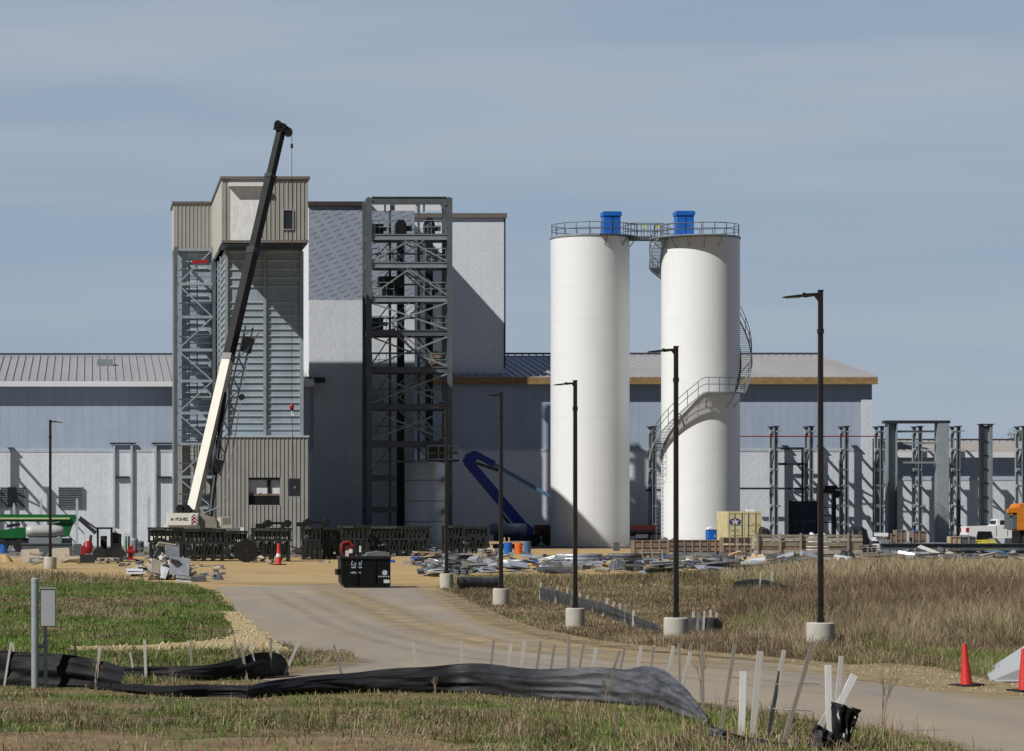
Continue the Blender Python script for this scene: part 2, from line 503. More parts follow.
def tag(o, label, cat, group=None):
    o['label'] = label; o['category'] = cat
    if group: o['group'] = group
    return o
def thing(name, label, cat, loc, group=None):
    o = bpy.data.objects.new(name, None)
    COL.objects.link(o)
    o.location = loc
    o.empty_display_size = 0.3
    ORG[o.name] = Vector(loc)
    return tag(o, label, cat, group)
def struct(o, kind='structure'):
    o['kind'] = kind
    return o
def dup(root, loc, label=None, rz=0.0, sc=None, group=None):
    r = root.copy(); COL.objects.link(r)
    r.location = loc; r.rotation_euler = (0, 0, rz)
    if sc: r.scale = (sc,) * 3 if isinstance(sc, (int, float)) else sc
    if label: r['label'] = label
    if group: r['group'] = group
    for ch in list(root.children):
        c = ch.copy(); COL.objects.link(c); c.parent = r
        for g in list(ch.children):
            d = g.copy(); COL.objects.link(d); d.parent = c
    return r
def text_mesh(name, s, size, loc, mat, parent, depth=0.01, shear=0.0):
    cu = bpy.data.curves.new('lettering', 'FONT')
    cu.body = s; cu.size = size; cu.extrude = depth; cu.shear = shear
    cu.align_x = 'CENTER'; cu.align_y = 'CENTER'
    tmp = bpy.data.objects.new('lettering_source', cu)
    COL.objects.link(tmp)
    bpy.context.view_layer.update()
    me = bpy.data.meshes.new_from_object(tmp.evaluated_get(bpy.context.evaluated_depsgraph_get()))
    bpy.data.objects.remove(tmp)
    me.materials.clear(); me.materials.append(mat)
    ob = bpy.data.objects.new(name, me)
    COL.objects.link(ob)
    o = ORG[parent.name]
    ob.parent = parent
    ob.location = (loc[0] - o.x, loc[1] - o.y, loc[2] - o.z)
    ob.rotation_euler = (PI / 2, 0, 0)
    return ob
# ================================================================== LONG LOW HALLS
def hall(name, label, x0, x1, Yw, ze0, ze1, zr, Yr, over, fascia_mat, roof_mat, wall_top, split, open_left=None, ridge_x1=None, seam=0.62, r_over=0.25):
    t = thing(name, label, 'industrial hall', ((x0 + x1) / 2, Yw, 0))
    Yb = 2 * Yr - Yw
    b = MB(); b.box(x0, x1, Yw, Yw + .25, split, wall_top); b.build('upper_wall', M_MEM, t)
    b = MB(); b.box(x0, x1, Yw - .04, Yw + .25, 0, split - .005); b.build('lower_wall', M_INS, t)
    b = MB(); b.box(x0, x1, Yw - .07, Yw + .02, split - .12, split + .09); b.build('joint_flashing', M_GALVL, t)
    b = MB()
    for xx in (x0, x1 - .25):
        b.prismx([(Yw + .26, 0), (Yb, 0), (Yb, wall_top), (Yr, zr - .35), (Yw + .26, wall_top)], xx, xx + .25)
    b.box(x0, x1, Yb, Yb + .25, 0, wall_top)
    b.build('end_wall', M_INS, t)
    # roof: two thick slopes with standing seams
    Ye = Yw - over
    b = MB()
    def slope(ya, za, yb, zb, xa, xb, th=.16):
        b.prismx([(ya, za), (yb, zb), (yb, zb - th), (ya, za - th)], xa, xb)
    xa, xb = x0 - r_over, x1 + r_over
    slope(Ye, ze1, Yr, zr, xa, xb)
    slope(Yr, zr, 2 * Yr - Ye, ze1, xa, xb)
    n = int((xb - xa) / seam)
    for k in range(n + 1):
        x = xa + (xb - xa) * k / n
        b.prismx([(Ye + .02, ze1 + .09), (Yr, zr + .09), (Yr, zr - .02), (Ye + .02, ze1 - .02)], x - .03, x + .03)
    b.build('roof', roof_mat, t)
    b = MB(); b.box(xa, xb, Yr - .25, Yr + .25, zr + .10, zr + .24); b.build('ridge_cap', M_DTRIM, t)
    b = MB(); b.box(xa - .02, xb + .02, Ye - .06, Ye + .10, ze0, ze1 - .02)
    b.build('fascia', fascia_mat, t)
    b = MB(); b.box(xa, xb, Ye + .11, Yw - .01, ze0 + .02, ze0 + .08); b.build('soffit', M_WHITE if fascia_mat is M_WHITE else M_WOODF, t)
    return t

YL = 235.5
HL = hall('factory_hall', 'long low hall with white eave strip at left edge, behind the tan tower', WX(-420, YL), 17.2, YL,
          WZ(386.5, 234.7), WZ(381, 234.7), WZ(356, 254.6), 254.6, .8, M_WHITE, M_ROOF, WZ(383, 234.6), WZ(450.5, YL))
# louvres, roof hatch of the left hall
for px0, px1 in ((1, 25), (59, 83)):
    b = MB()
    x0, x1 = WX(px0, YL), WX(px1, YL)
    z0, z1 = WZ(507.5, YL), WZ(487, YL)
    b.box(x0, x1, YL - .12, YL - .05, z0, z1)
    n = 12
    for k in range(n):
        zz = z0 + (z1 - z0) * (k + .5) / n
        b.cbox(((x0 + x1) / 2, YL - .15, zz), (x1 - x0 - .1, .10, .03), rx=.6)
    for xx in (x0, x1): b.box(xx - .04, xx + .04, YL - .2, YL - .13, z0, z1)
    b.build('wall_louvre', pm('grey_louvre_mesh', (.17, .185, .20), .6, .1, .3, 7), HL)
b = MB(); yv = 246.0; zv = WZ(368.5, yv)
b.box(WX(97, yv), WX(113, yv), yv, yv + 1.2, zv - .3, WZ(359, yv))
b.box(WX(95.5, yv), WX(116, yv), yv - .25, yv - .01, zv - .25, zv + .07)
b.build('roof_hatch', M_STEELL, HL)

YR = 245.0
HR = hall('process_hall', 'long low hall with bare plywood eave fascia behind the two white silos', 25.7, WX(872, YR), YR,
          WZ(384.2, 244.25), WZ(377, 244.25), WZ(355.5, 264), 264, .75, M_WOODF, M_ROOF, WZ(380, 244.25), WZ(450, YR))
b = MB(); b.box(WX(861, YR), WX(872.2, YR), YR - .1, YR - .045, .1, WZ(399, YR)); b.build('corner_insulation', M_INS2, HR)

YB = 245.3
HB = hall('storage_hall', 'lower flat hall behind the steel columns at right edge', 64.6, WX(1240, YB), YB,
          WZ(457.5, 244.5), WZ(451.5, 244.5), WZ(441.5, 265), 265, .8, M_WHITE, pm('tan_grey_roof', (.36, .335, .31), .5, 0, .08, .4), WZ(455, 244.5), WZ(479, YB), r_over=.05)

# ================================================================== HEAD HOUSE (two tall blocks)
ZT = 27.3
WB = thing('head_house', 'tall windowless block with printed house wrap above silver insulation', 'building', (21.4, 238, 0))
xl, xr = WX(309, 238), WX(414.5, 238)
zsp = WZ(300, 238)
b = MB(); b.box(xl, xr, 238, 238.3, zsp, ZT - .35); b.build('wrapped_wall', M_WRAP, WB)
b = MB(); b.box(xl, xr, 237.95, 238.3, 0, zsp - .01); b.build('insulated_wall', M_INS, WB)
b = MB(); b.box(xl - .03, xl + .25, 238.31, 258, 0, ZT - .35); b.build('side_wall', M_WHITE, WB)
b = MB(); b.box(xr - .25, xr, 238.31, 258, 0, ZT - .35); b.build('side_wall', M_INS, WB)
b = MB(); b.box(xl + .26, xr - .26, 257.7, 258, 0, ZT - .4); b.build('rear_wall', M_INS, WB)
b = MB(); b.box(xl - .12, xr + .1, 237.8, 258.2, ZT - .34, ZT); b.build('roof', M_DTRIM, WB)
b = MB(); b.box(xl - .4, WX(325, 237), 236.6, 237.93, WZ(382.5, 237), WZ(377.5, 237)); b.build('canopy', M_STEELD, WB)
b = MB(); b.box(xl - .02, xl + .34, 237.9, 237.94, WZ(450, 238), WZ(383, 238)); b.build('membrane_strip', M_MEM, WB)

RB = thing('silver_block', 'tall silver clad block right of the open steel stair tower', 'building', (29.9, 247, 0))
x0, x1 = 25.65, WX(504.5, 247)
b = MB(); b.box(x0, x1, 247, 247.3, 0, ZT - .45); b.build('front_wall', M_INS2, RB)
b = MB(); b.box(x1 - .2, x1 + .05, 247.31, 258, 0, ZT - .45); b.box(x0, x0 + .2, 247.31, 258, 0, ZT - .45); b.build('side_wall', M_INS, RB)
b = MB(); b.box(x0 + .21, x1 - .21, 257.7, 258, 0, ZT - .5); b.build('rear_wall', M_INS, RB)
b = MB(); b.box(x0, x1 + .18, 246.8, 258.2, ZT - .43, ZT - .05); b.build('roof', M_TRIM, RB)
b = MB(); b.box(x1 - .04, x1 + .08, 246.92, 246.99, 14.5, ZT - .45); b.build('corner_trim', M_STEELD, RB)

# ================================================================== TAN TOWER
TW = thing('ribbed_tower', 'tan ribbed tower with cantilevered cabin behind the crane boom', 'building', (12, 214, 0))
YF = 209.0
fx0, fx1 = WX(222, YF), WX(308, YF)
zc0, zc1 = WZ(242, YF), WZ(178.5, YF)
zwin0, zwin1, wx0, wx1 = WZ(229, YF), WZ(210.5, YF), WX(283.5, YF), WX(292.5, YF)
# cabin front, opened for its window and for the insulated hatch
hx0, hx1, hz0, hz1 = WX(230, YF), WX(262, YF), WZ(240, YF), WZ(186, YF)
b = MB()
b.ribs(fx0, hx0, YF, zc0, zc1, .29, .045)
b.ribs(hx0, hx1, YF, hz1, zc1, .29, .045)
b.ribs(hx1, wx0, YF, zc0, zc1, .29, .045)
b.ribs(wx0, wx1, YF, zc0, zwin0, .29, .045)
b.ribs(wx0, wx1, YF, zwin1, zc1, .29, .045)
b.ribs(wx1, fx1, YF, zc0, zc1, .29, .045)
b.build('cabin_front', M_TAN, TW)
b = MB(); b.box(fx0 + .01, fx1 - .01, YF + .05, YF + .2, zc0, zc1 - .05); b.box(fx1 - .2, fx1, YF + .21, 231.3, zc0, zc1 - .05); b.box(fx0 + .02, fx1 - .2, YF + .21, 215.5, zc0, zc0 + .15)
b.build('cabin_shell', M_TAN, TW)
b = MB(); b.box(fx0 - .02, fx0 + .15, YF + .21, 226, zc0, zc1 - .05); b.build('cabin_side_wall', M_TANL, TW)
b = MB(); b.box(hx0, hx1, YF - .03, YF + .03, hz0 - .2, hz1); ha = b.build('hatch_panel', M_QUILT, TW)
b = MB(); b.box(hx0 - .12, hx1 + .12, YF - .55, YF - .07, hz1 - .06, hz1 + .2); b.build('hatch_hood', M_WHITE, TW)
b = MB(); b.box(wx0, wx1, YF - .02, YF + .04, zwin0, zwin1); wi = b.build('window', M_GLASS, TW)
b = MB()
for q in ((wx0 - .07, wx0, zwin0 - .07, zwin1 + .07), (wx1, wx1 + .07, zwin0 - .07, zwin1 + .07), (wx0, wx1, zwin0 - .07, zwin0), (wx0, wx1, zwin1, zwin1 + .07)):
    b.box(q[0], q[1], YF - .1, YF - .025, q[2], q[3])
b.build('window_frame', M_TAN, wi)
b = MB(); b.box(fx0 - .12, fx1 + .14, YF - .16, 231.4, zc1 - .04, zc1 + .14); b.build('roof', M_TRIM, TW)
b = MB(); b.box(fx0 - .03, fx1 + .03, YF - .09, YF - .065, zc0 - .06, zc0 + .12); b.build('soffit_trim', M_TRIM, TW)
b = MB(); b.box(fx0 + .05, fx1 - .03, YF, 214.0, zc0 - .14, zc0 - .005); b.build('soffit', M_STEELD, TW)
# rear wing (left)
YBk = 226.0
bx0 = WX(174, YBk)
zb0 = WZ(248.5, YBk)
b = MB(); b.ribs(bx0, fx0 + .02, YBk, zb0, zc1 - .03, .29, .045); b.build('wing_front', M_TAN, TW)
b = MB(); b.box(bx0 + .02, fx0 - .01, YBk + .06, YBk + .2, zb0, zc1 - .06); b.box(bx0 + .02, fx1 - .21, 231.1, 231.3, 0, zc1 - .06); b.build('wing_shell', M_TAN, TW)
b = MB(); b.box(bx0 - .02, bx0 + .15, YBk + .21, 231, zb0, zc1 - .05); b.build('wing_side_wall', M_TANL, TW)
b = MB(); b.box(bx0 - .14, fx0 - .13, YBk - .12, 231.4, zc1 - .04, zc1 + .13); b.build('wing_roof', M_TRIM, TW)
b = MB(); zgl = WZ(445, 226.6); b.box(bx0 + .3, fx0 + .3, 226.6, 226.75, zgl, zb0 + .1)
for k in range(int((zb0 - zgl) / .5)):
    pass
b.build('wing_sheeting', M_GALVW, TW)
b = MB(); b.box(bx0 + .3, bx0 + .42, 226.82, 231.05, 0, zb0 - .01); b.build('wing_side_sheeting', M_GALVW, TW)
b = MB()
zz = zgl + .3; k = 0
while zz < zb0 - .2:
    if k % 5 != 4: b.box(bx0 + .55, fx0 - .35, 226.46, 226.59, zz, zz + .08)
    zz += .52; k += 1
b.build('wing_girts', M_GALVL, TW)
b = MB(); b.ribs(bx0 + .3, fx0 + .3, 226.65, 0, zgl - .02, .4); b.box(bx0 + .3, fx0 + .3, 226.7, 226.8, 0, zgl - .02); b.build('wing_base', M_TAN, TW)
# clad shaft under the cabin
YS = 213.4
sx0, sx1 = WX(225, YS), WX(302.5, YS)
zb1 = WZ(435.5, YS)
b = MB(); b.box(sx0, sx1, YS, YS + .15, zb1, zc0 - .1); b.build('shaft_front', M_GALVW, TW)
b = MB(); b.box(sx0 + .02, sx0 + .15, YS + .16, 226.3, 0, zc0 - .1); b.box(sx1 - .15, sx1, YS + .16, 231.05, 0, zc0 - .1); b.box(sx0 + .16, sx1 - .16, 226.1, 226.3, 0, zc0 - .1); b.build('shaft_side', M_GALVW, TW)
b = MB()
zz = zb1 + .42
top = zc0 - .3
while zz < top:
    low = zz < WZ(300, YS)
    if low or (int(zz * 10) % 3 != 0):
        b.box(sx0 + .25, sx1 - .2, YS - .09, YS - .005, zz, zz + (.055 if low else .09))
    zz += .475 if low else .62
b.build('wall_girts', M_GALVL, TW)
b = MB()
zz = zb1 + .42
while zz < top:
    b.box(sx0 - .08, sx0 + .015, YS + .3, 225.9, zz, zz + .06); zz += .475
b.build('side_girts', M_GALVL, TW)
b = MB()
xm = WX(264.5, YS)
b.box(xm - .1, xm + .1, YS - .24, YS - .14, zb1, top)
b.box(sx1 - .2, sx1 + .06, YS - .24, YS - .01, zb1, top)
b.box(sx0 - .02, sx0 + .2, YS - .2, YS - .01, zb1, top)
for yy in (217.6, 221.8): b.box(sx0 - .2, sx0 - .12, yy - .1, yy + .1, zb1, top)
b.build('corner_posts', M_GALV, TW)
# tan ribbed base with opening
YA = 212.6
ax0, ax1 = WX(217, YA), WX(308, YA)
ox0, ox1, oz0, oz1 = WX(248.5, YA), WX(280, YA), WZ(505, YA), WZ(477.5, YA)
b = MB()
b.ribs(ax0, ox0, YA, 0, zb1 - .15, .27, .045); b.ribs(ox1, ax1, YA, 0, zb1 - .15, .27, .045)
b.ribs(ox0, ox1, YA, 0, oz0, .27, .045); b.ribs(ox0, ox1, YA, oz1, zb1 - .15, .27, .045)
b.build('base_front', M_TAN, TW)
b = MB()
b.box(ax0 + .02, ox0, YA + .08, YA + .25, 0, zb1 - .16); b.box(ox1, ax1 - .02, YA + .08, YA + .25, 0, zb1 - .16)
b.box(ox0, ox1, YA + .08, YA + .25, 0, oz0); b.box(ox0, ox1, YA + .08, YA + .25, oz1, zb1 - .16)
b.box(ax0, ax0 + .15, YA + .26, 213.3, 0, zb1 - .16); b.box(ax1 - .17, ax1 - .02, YA + .26, 222, 0, zb1 - .16)
b.build('base_shell', M_TAN, TW)
b = MB(); b.box(ax0 - .08, ax1 + .08, YA - .1, 213.35, zb1 - .14, zb1 - .02); b.build('base_flashing', M_GALVL, TW)
op = MB()
op.box(ox0 + .001, ox1 - .001, YA + .34, YA + .4, oz0 - .2, oz1 + .2)  # white panel added just behind to catch sun, for the bright view beyond
op = op.build('opening', M_WHITE, TW)
b = MB()
zh = oz0 + (oz1 - oz0) * .36
b.box(ox0 + .03, ox1 - .03, YA + .262, YA + .33, oz0 - .1, zh)
b.box(ox0, ox1, YA + .02, YA + .22, oz1 - .17, oz1 - .005)
b.box(ox0, ox1, YA + .02, YA + .10, oz0 + .01, oz0 + .08)
xp = ox0 + (ox1 - ox0) * .66
b.box(xp - .12, xp + .12, YA + .26, YA + .32, oz0, oz1)
for fx in (.1, .38): b.tube((ox0 + (ox1 - ox0) * fx, YA + .325, zh), (ox0 + (ox1 - ox0) * fx, YA + .325, zh + .16), .06)
b.build('opening_machinery', M_BLACK, op)
b = MB(); b.box(ox0 + .03, ox1 - .03, YA + .225, YA + .258, zh - .04, zh + .1); b.build('opening_sill', M_WOODB, op)
# vent panel on wall right of opening (dark panel hung from the crane hook comes later)

# scaffold style stair tower in front of the rear wing
LT = thing('ladder_tower', 'narrow galvanised access frame under the left wing of tan tower', 'stair tower', (7.8, 224, 0))
Yt0, Yt1 = 224.2, 226.1
lx0, lx1 = WX(176, Yt0), WX(214, Yt0)
for xx, yy in ((lx0, Yt0), (lx1, Yt0), (lx0, Yt1), (lx1, Yt1)):
    b = MB(); b.box(xx - .12, xx + .12, yy - .1, yy + .1, 0, zb0 - .02); b.build('column', M_STEEL, LT)
lv = [WZ(q, Yt0) for q in (249.5, 284, 317, 350, 381, 413, 444, 477, 508)]
for k, z in enumerate(lv):
    b = MB(); b.box(lx0 + .12, lx1 - .12, Yt0 - .07, Yt0 + .07, z - .1, z + .1); b.box(lx0 - .06, lx0 + .06, Yt0 + .1, Yt1 - .1, z - .1, z + .1); b.box(lx1 - .06, lx1 + .06, Yt0 + .1, Yt1 - .1, z - .1, z + .1)
    if k: b.box(lx0 + .13, lx1 - .13, Yt0 + .08, Yt1 - .2, z + .02, z + .06)
    b.build('landing', M_GALV, LT)
for k in range(len(lv) - 1):
    b = MB(); za, zb_ = lv[k], lv[k + 1]
    p, q = (lx0 + .1, Yt0 - .02, zb_), (lx1 - .1, Yt0 - .02, za)
    if k % 2: p, q = (lx0 + .1, Yt0 - .02, za), (lx1 - .1, Yt0 - .02, zb_)
    b.beam(p, q, .09, .09); b.build('brace', M_GALV, LT)
    b = MB(); b.box(lx0 + .2, lx1 - .2, Yt0 + .1, Yt0 + .14, zb_ + 1.0, zb_ + 1.06); b.box(lx0 + .2, lx1 - .2, Yt0 + .1, Yt0 + .14, zb_ + .5, zb_ + .55)
    b.build('handrail', M_STEEL, LT)
b = MB()
for xx in (WX(189.5, Yt0), WX(197.5, Yt0)): b.box(xx - .04, xx + .04, Yt0 + .5, Yt0 + .58, 0, lv[0])
zz = .3
while zz < lv[0]:
    b.box(WX(189.8, Yt0), WX(197.2, Yt0), Yt0 + .52, Yt0 + .56, zz, zz + .035); zz += .3
b.build('ladder', M_STEEL, LT)
b = MB(); b.cbox((WX(200, Yt0), Yt0 - .2, WZ(262, Yt0)), (1.2, .2, .25), ry=-.08); b.build('red_beam_clamp', M_RED, LT)

# ================================================================== OPEN STEEL STAIR TOWER (centre)
ST = thing('open_stair_tower', 'tall open steel frame with stairs and landings between the clad blocks', 'stair tower', (24.4, 233.5, 0))
Y0, Y1 = 231.5, 234.2
cx0, cx1 = WX(369, Y0), WX(449.5, Y0)
zt = WZ(198, Y0)
for xx, yy in ((cx0, Y0), (cx1, Y0), (cx0 - .05, Y1), (cx1 - .05, Y1)):
    b = MB()
    b.box(xx - .2, xx + .2, yy - .2, yy - .16, 0, zt); b.box(xx - .2, xx + .2, yy + .16, yy + .2, 0, zt); b.box(xx - .04, xx + .04, yy - .16, yy + .16, 0, zt)
    b.build('column', M_STEEL, ST)
LV = [199.5, 237, 265, 299, 333, 370, 407, 444, 478, 510]
LZ = [WZ(q, Y0) for q in LV]
for k, z in enumerate(LZ):
    h = .22
    for yy in (Y0, Y1):
        b = MB()
        xe = cx1 - .2 if k < 8 else cx0 + 2.1
        b.box(cx0 + .2, xe, yy - .1, yy + .1, z - h, z - h + .05); b.box(cx0 + .2, xe, yy - .1, yy + .1, z + h - .05, z + h); b.box(cx0 + .2, xe, yy - .03, yy + .03, z - h + .05, z + h - .05)
        b.build('floor_beam', M_STEELL if k in (1, 2, 3) else M_STEEL, ST)  # beams of three upper floors paler, their sunlight put into the colour
    for xx in (cx0, cx1):
        b = MB(); b.box(xx - .08, xx + .08, Y0 + .2, Y1 - .2, z - h, z + h); b.build('side_beam', M_STEEL, ST)
    if k and k < 8:
        b = MB()
        b.box(cx0 + .2, cx0 + 2.0, Y0 + .12, Y1 - .12, z + h + .005, z + h + .05)
        b.box(cx1 - 2.0, cx1 - .2, Y0 + .12, Y1 - .12, z + h + .005, z + h + .05)
        b.box(cx0 + 2.0, cx1 - 2.0, Y1 - .6, Y1 - .13, z + h + .005, z + h + .05)
        b.build('floor_grating', M_STEEL, ST)
        for (xa, xb) in ((cx0 + .25, cx0 + 1.95), (cx1 - 1.95, cx1 - .25)):
            b = MB()
            for dz in (.55, 1.05): b.box(xa, xb, Y0 + .14, Y0 + .19, z + h + dz, z + h + dz + .05)
            for j in range(4):
                xx = xa + (xb - xa) * j / 3
                b.box(xx - .02, xx + .02, Y0 + .2, Y0 + .24, z + h + .05, z + h + 1.08)
            b.build('guard_rail', M_STEELL, ST)
for k in range(1, 7):
    za, zb_ = LZ[k] - .3, LZ[k + 1] + .3
    b = MB()
    if k >= 3 and k < 7:
        b.beam((cx0 + .2, Y0 + .02, za), (cx1 - .2, Y0 + .02, zb_), .12, .1)
        b.build('cross_brace', M_STEELL, ST); b = MB(); b.beam((cx0 + .2, Y0 - .1, zb_), (cx1 - .2, Y0 - .1, za), .12, .1)
    else:
        xm_ = (cx0 + cx1) / 2
        for xx in (cx0 + .2, cx1 - .2):
            q = MB(); q.beam((xx, Y0 + .02, zb_), (xm_, Y0 + .02, za), .10, .1); q.build('cross_brace', M_STEELL, ST)
        q = MB(); q.beam((cx0 + .2, Y1 - .1, zb_), (xm_, Y1 - .1, za), .12, .1); q.build('cross_brace', M_STEELL, ST)
        b.beam((cx1 - .2, Y1 - .1, zb_), (xm_, Y1 - .1, za), .12, .1)
    b.build('cross_brace', M_STEELL, ST)
    # stair flight
    sgn = 1 if k % 2 else -1
    xa, xb = WX(391, Y0 + 2), WX(430, Y0 + 2)
    p = (xa, Y0 + .8 + 1.0 * (k % 2), LZ[k + 1] + .25) if sgn > 0 else (xb, Y0 + .8 + 1.0 * (k % 2), LZ[k + 1] + .25)
    q = ((xb if sgn > 0 else xa), p[1], LZ[k] + .25)
    b = MB()
    for dy in (-.42, .42): b.beam((p[0], p[1] + dy, p[2]), (q[0], q[1] + dy, q[2]), .05, .26)
    for j in range(12):
        f = (j + .5) / 12
        b.box(min(p[0], q[0]) + abs(q[0] - p[0]) * (f if q[0] > p[0] else 1 - f) - .13, min(p[0], q[0]) + abs(q[0] - p[0]) * (f if q[0] > p[0] else 1 - f) + .13, p[1] - .39, p[1] + .39, p[2] + (q[2] - p[2]) * f, p[2] + (q[2] - p[2]) * f + .04)
    for dy in (-.42, .42):
        for dz in (.5, 1.0): b.beam((p[0], p[1] + dy, p[2] + dz), (q[0], q[1] + dy, q[2] + dz), .045, .045)
        for f in (.05, .35, .65, .95):
            x, z = p[0] + (q[0] - p[0]) * f, p[2] + (q[2] - p[2]) * f
            b.box(x - .02, x + .02, p[1] + dy - .02, p[1] + dy + .02, z, z + 1.0)
    b.build('stair_flight', M_STEELL, ST)
for px in (385, 424):
    b = MB(); x = WX(px, Y0); b.box(x - .06, x + .06, Y0 - .05, Y0 + .05, zt - 1.05, zt - .5); b.build('davit_bracket', M_STEELD, ST)
for xq in (.30, .66):
    b = MB(); x = cx0 + (cx1 - cx0) * xq; b.box(x - .09, x + .09, Y1 - .3, Y1 - .12, 0, zt - .3); b.build('inner_post', M_STEEL, ST)
for k in range(1, 8):
    za, zb_ = LZ[k + 1] + .2, LZ[k] - .2
    for p, q in (((cx0 + .2, za), (cx0 + (cx1 - cx0) * .3, zb_)), ((cx1 - .2, za), (cx0 + (cx1 - cx0) * .66, zb_))):
        b = MB(); b.beam((p[0], Y1 + .05, p[1]), (q[0], Y1 + .05, q[1]), .1, .08); b.build('rear_brace', M_STEELL, ST)
    b = MB(); zm = (LZ[k] + LZ[k + 1]) / 2; b.box(cx0 + .2, cx1 - .2, Y1 - .06, Y1 + .02, zm - .07, zm + .07); b.build('rear_girt', M_STEELL, ST)
for k, fx, w, h, m in ((1, .12, .9, .8, M_STEELD), (2, .80, .9, 1.0, M_STEELL), (4, .10, 1.1, .9, M_STEELD), (5, .82, .8, 1.2, M_WOODB), (6, .12, 1.0, 1.0, M_STEELL), (3, .78, .7, .9, M_STEELD)):
    b = MB(); x = cx0 + (cx1 - cx0) * fx; z = LZ[k] + .28; b.box(x - w / 2, x + w / 2, Y0 + .7, Y0 + 1.5, z, z + h); b.tube((x, Y0 + .65, z + h * .5), (x + w * .8, Y0 + .65, z + h * .5), .16, n=10); b.build('equipment_box', m, ST)
for f0, f1 in ((.05, .30), (.36, .62), (.68, .93)):
    b = MB(); b.box(cx0 + (cx1 - cx0) * f0, cx0 + (cx1 - cx0) * f1, Y1 - .35, Y1 - .3, zt - .75, zt - .28); b.build('top_panel', M_WHITE, ST)
# suspended platform at the corner
PF = thing('hung_platform', 'small dark platform with pale rails hung on the stair tower corner', 'platform', (WX(443, 230.6), 230.6, WZ(462, 230.6)))
yp = 230.6; px0, px1 = WX(427.5, yp), WX(458.5, yp); pz0, pz1 = WZ(461.5, yp), WZ(446, yp)
b = MB(); b.box(px0, px1, yp - .5, yp + .55, pz0, pz0 + .12); b.build('deck', M_STEELD, PF)
b = MB()
for yy in (yp - .5, yp + .5):
    for zz in (pz0 + .13, (pz0 + pz1) / 2, pz1): b.box(px0, px1, yy - .03, yy + .03, zz, zz + .06)
    for f in (0, .33, .66, 1): b.box(px0 + (px1 - px0) * f - .03, px0 + (px1 - px0) * f + .03, yy - .025, yy + .025, pz0 + .2, pz1)
b.build('guard_rail', M_GALV, PF)
b = MB(); b.box(px0 + .1, px1 - .1, yp - .54, yp - .535, pz0 + .55, pz0 + .72); b.build('toe_board', pm('dull_olive_board', (.12, .11, .03), .6, 0, .2, 4), PF)
b = MB(); b.box(px0 + .1, px1 - .8, yp - .47, yp - .45, pz0 + .2, pz1 - .1); b.build('mesh_infill', M_STEELD, PF)
# bucket elevators
for px, yy, top_px, lab in ((400.5, 236.5, 219, 'black vertical elevator casing on the left inside the stair tower'), (429, 236.6, 217, 'black vertical elevator casing on the right inside the stair tower')):
    x = WX(px, yy)
    e = thing('bucket_elevator', lab, 'elevator', (x, yy, 0), 'bucket elevators')
    b = MB(); b.box(x - .28, x + .28, yy - .3, yy + .3, 0, WZ(235, yy)); b.build('casing', M_BLACK, e)
    b = MB(); b.prism([(x - .45, WZ(235, yy)), (x + .45, WZ(235, yy)), (x + .42, WZ(224, yy)), (x + .2, WZ(top_px + 1, yy)), (x - .2, WZ(top_px + 1, yy)), (x - .42, WZ(224, yy))], yy - .4, yy + .4); b.build('head', M_BLACK, e)
    b = MB(); b.box(x + .45, x + .9, yy - .2, yy + .2, WZ(231, yy), WZ(226, yy)); b.build('motor', M_STEELD, e)
VB = thing('fan_unit', 'black boxy fan unit on an upper landing of the stair tower', 'fan', (WX(390, 234), 234, LZ[3] + .3))
b = MB(); b.box(WX(378, 234), WX(402, 234), 233.2, 234.6, WZ(287, 234), WZ(277, 234)); b.box(WX(382, 234), WX(398, 234), 233.4, 234.4, LZ[3] + .3, WZ(287, 234) - .01); b.build('housing', M_BLACK, VB)
b = MB(); b.tube((WX(398, 234), 233.15, WZ(282, 234)), (WX(398, 234), 233.19, WZ(282, 234)), .3, n=20); b.build('inlet', M_STEELD, VB)
# white tank at tower foot
xt, yt, rt = WX(425.5, 234.0), 234.0, 1.62
WT = thing('white_tank', 'short white banded tank standing in shade at the foot of stair tower', 'tank', (xt, yt, 0))
b = MB(); zk = WZ(463.5, yt - rt)
b.lathe((xt, yt, 0), [(rt, .05), (rt, zk), (.3, zk + .35), (.001, zk + .37)], 48); b.build('shell', M_SILO, WT, True)
b = MB()
for zz in (zk * .3, zk * .55, zk * .8): b.lathe((xt, yt, 0), [(rt + .015, zz - .03), (rt + .03, zz), (rt + .015, zz + .03)], 48)
b.build('band', M_STEELL, WT)

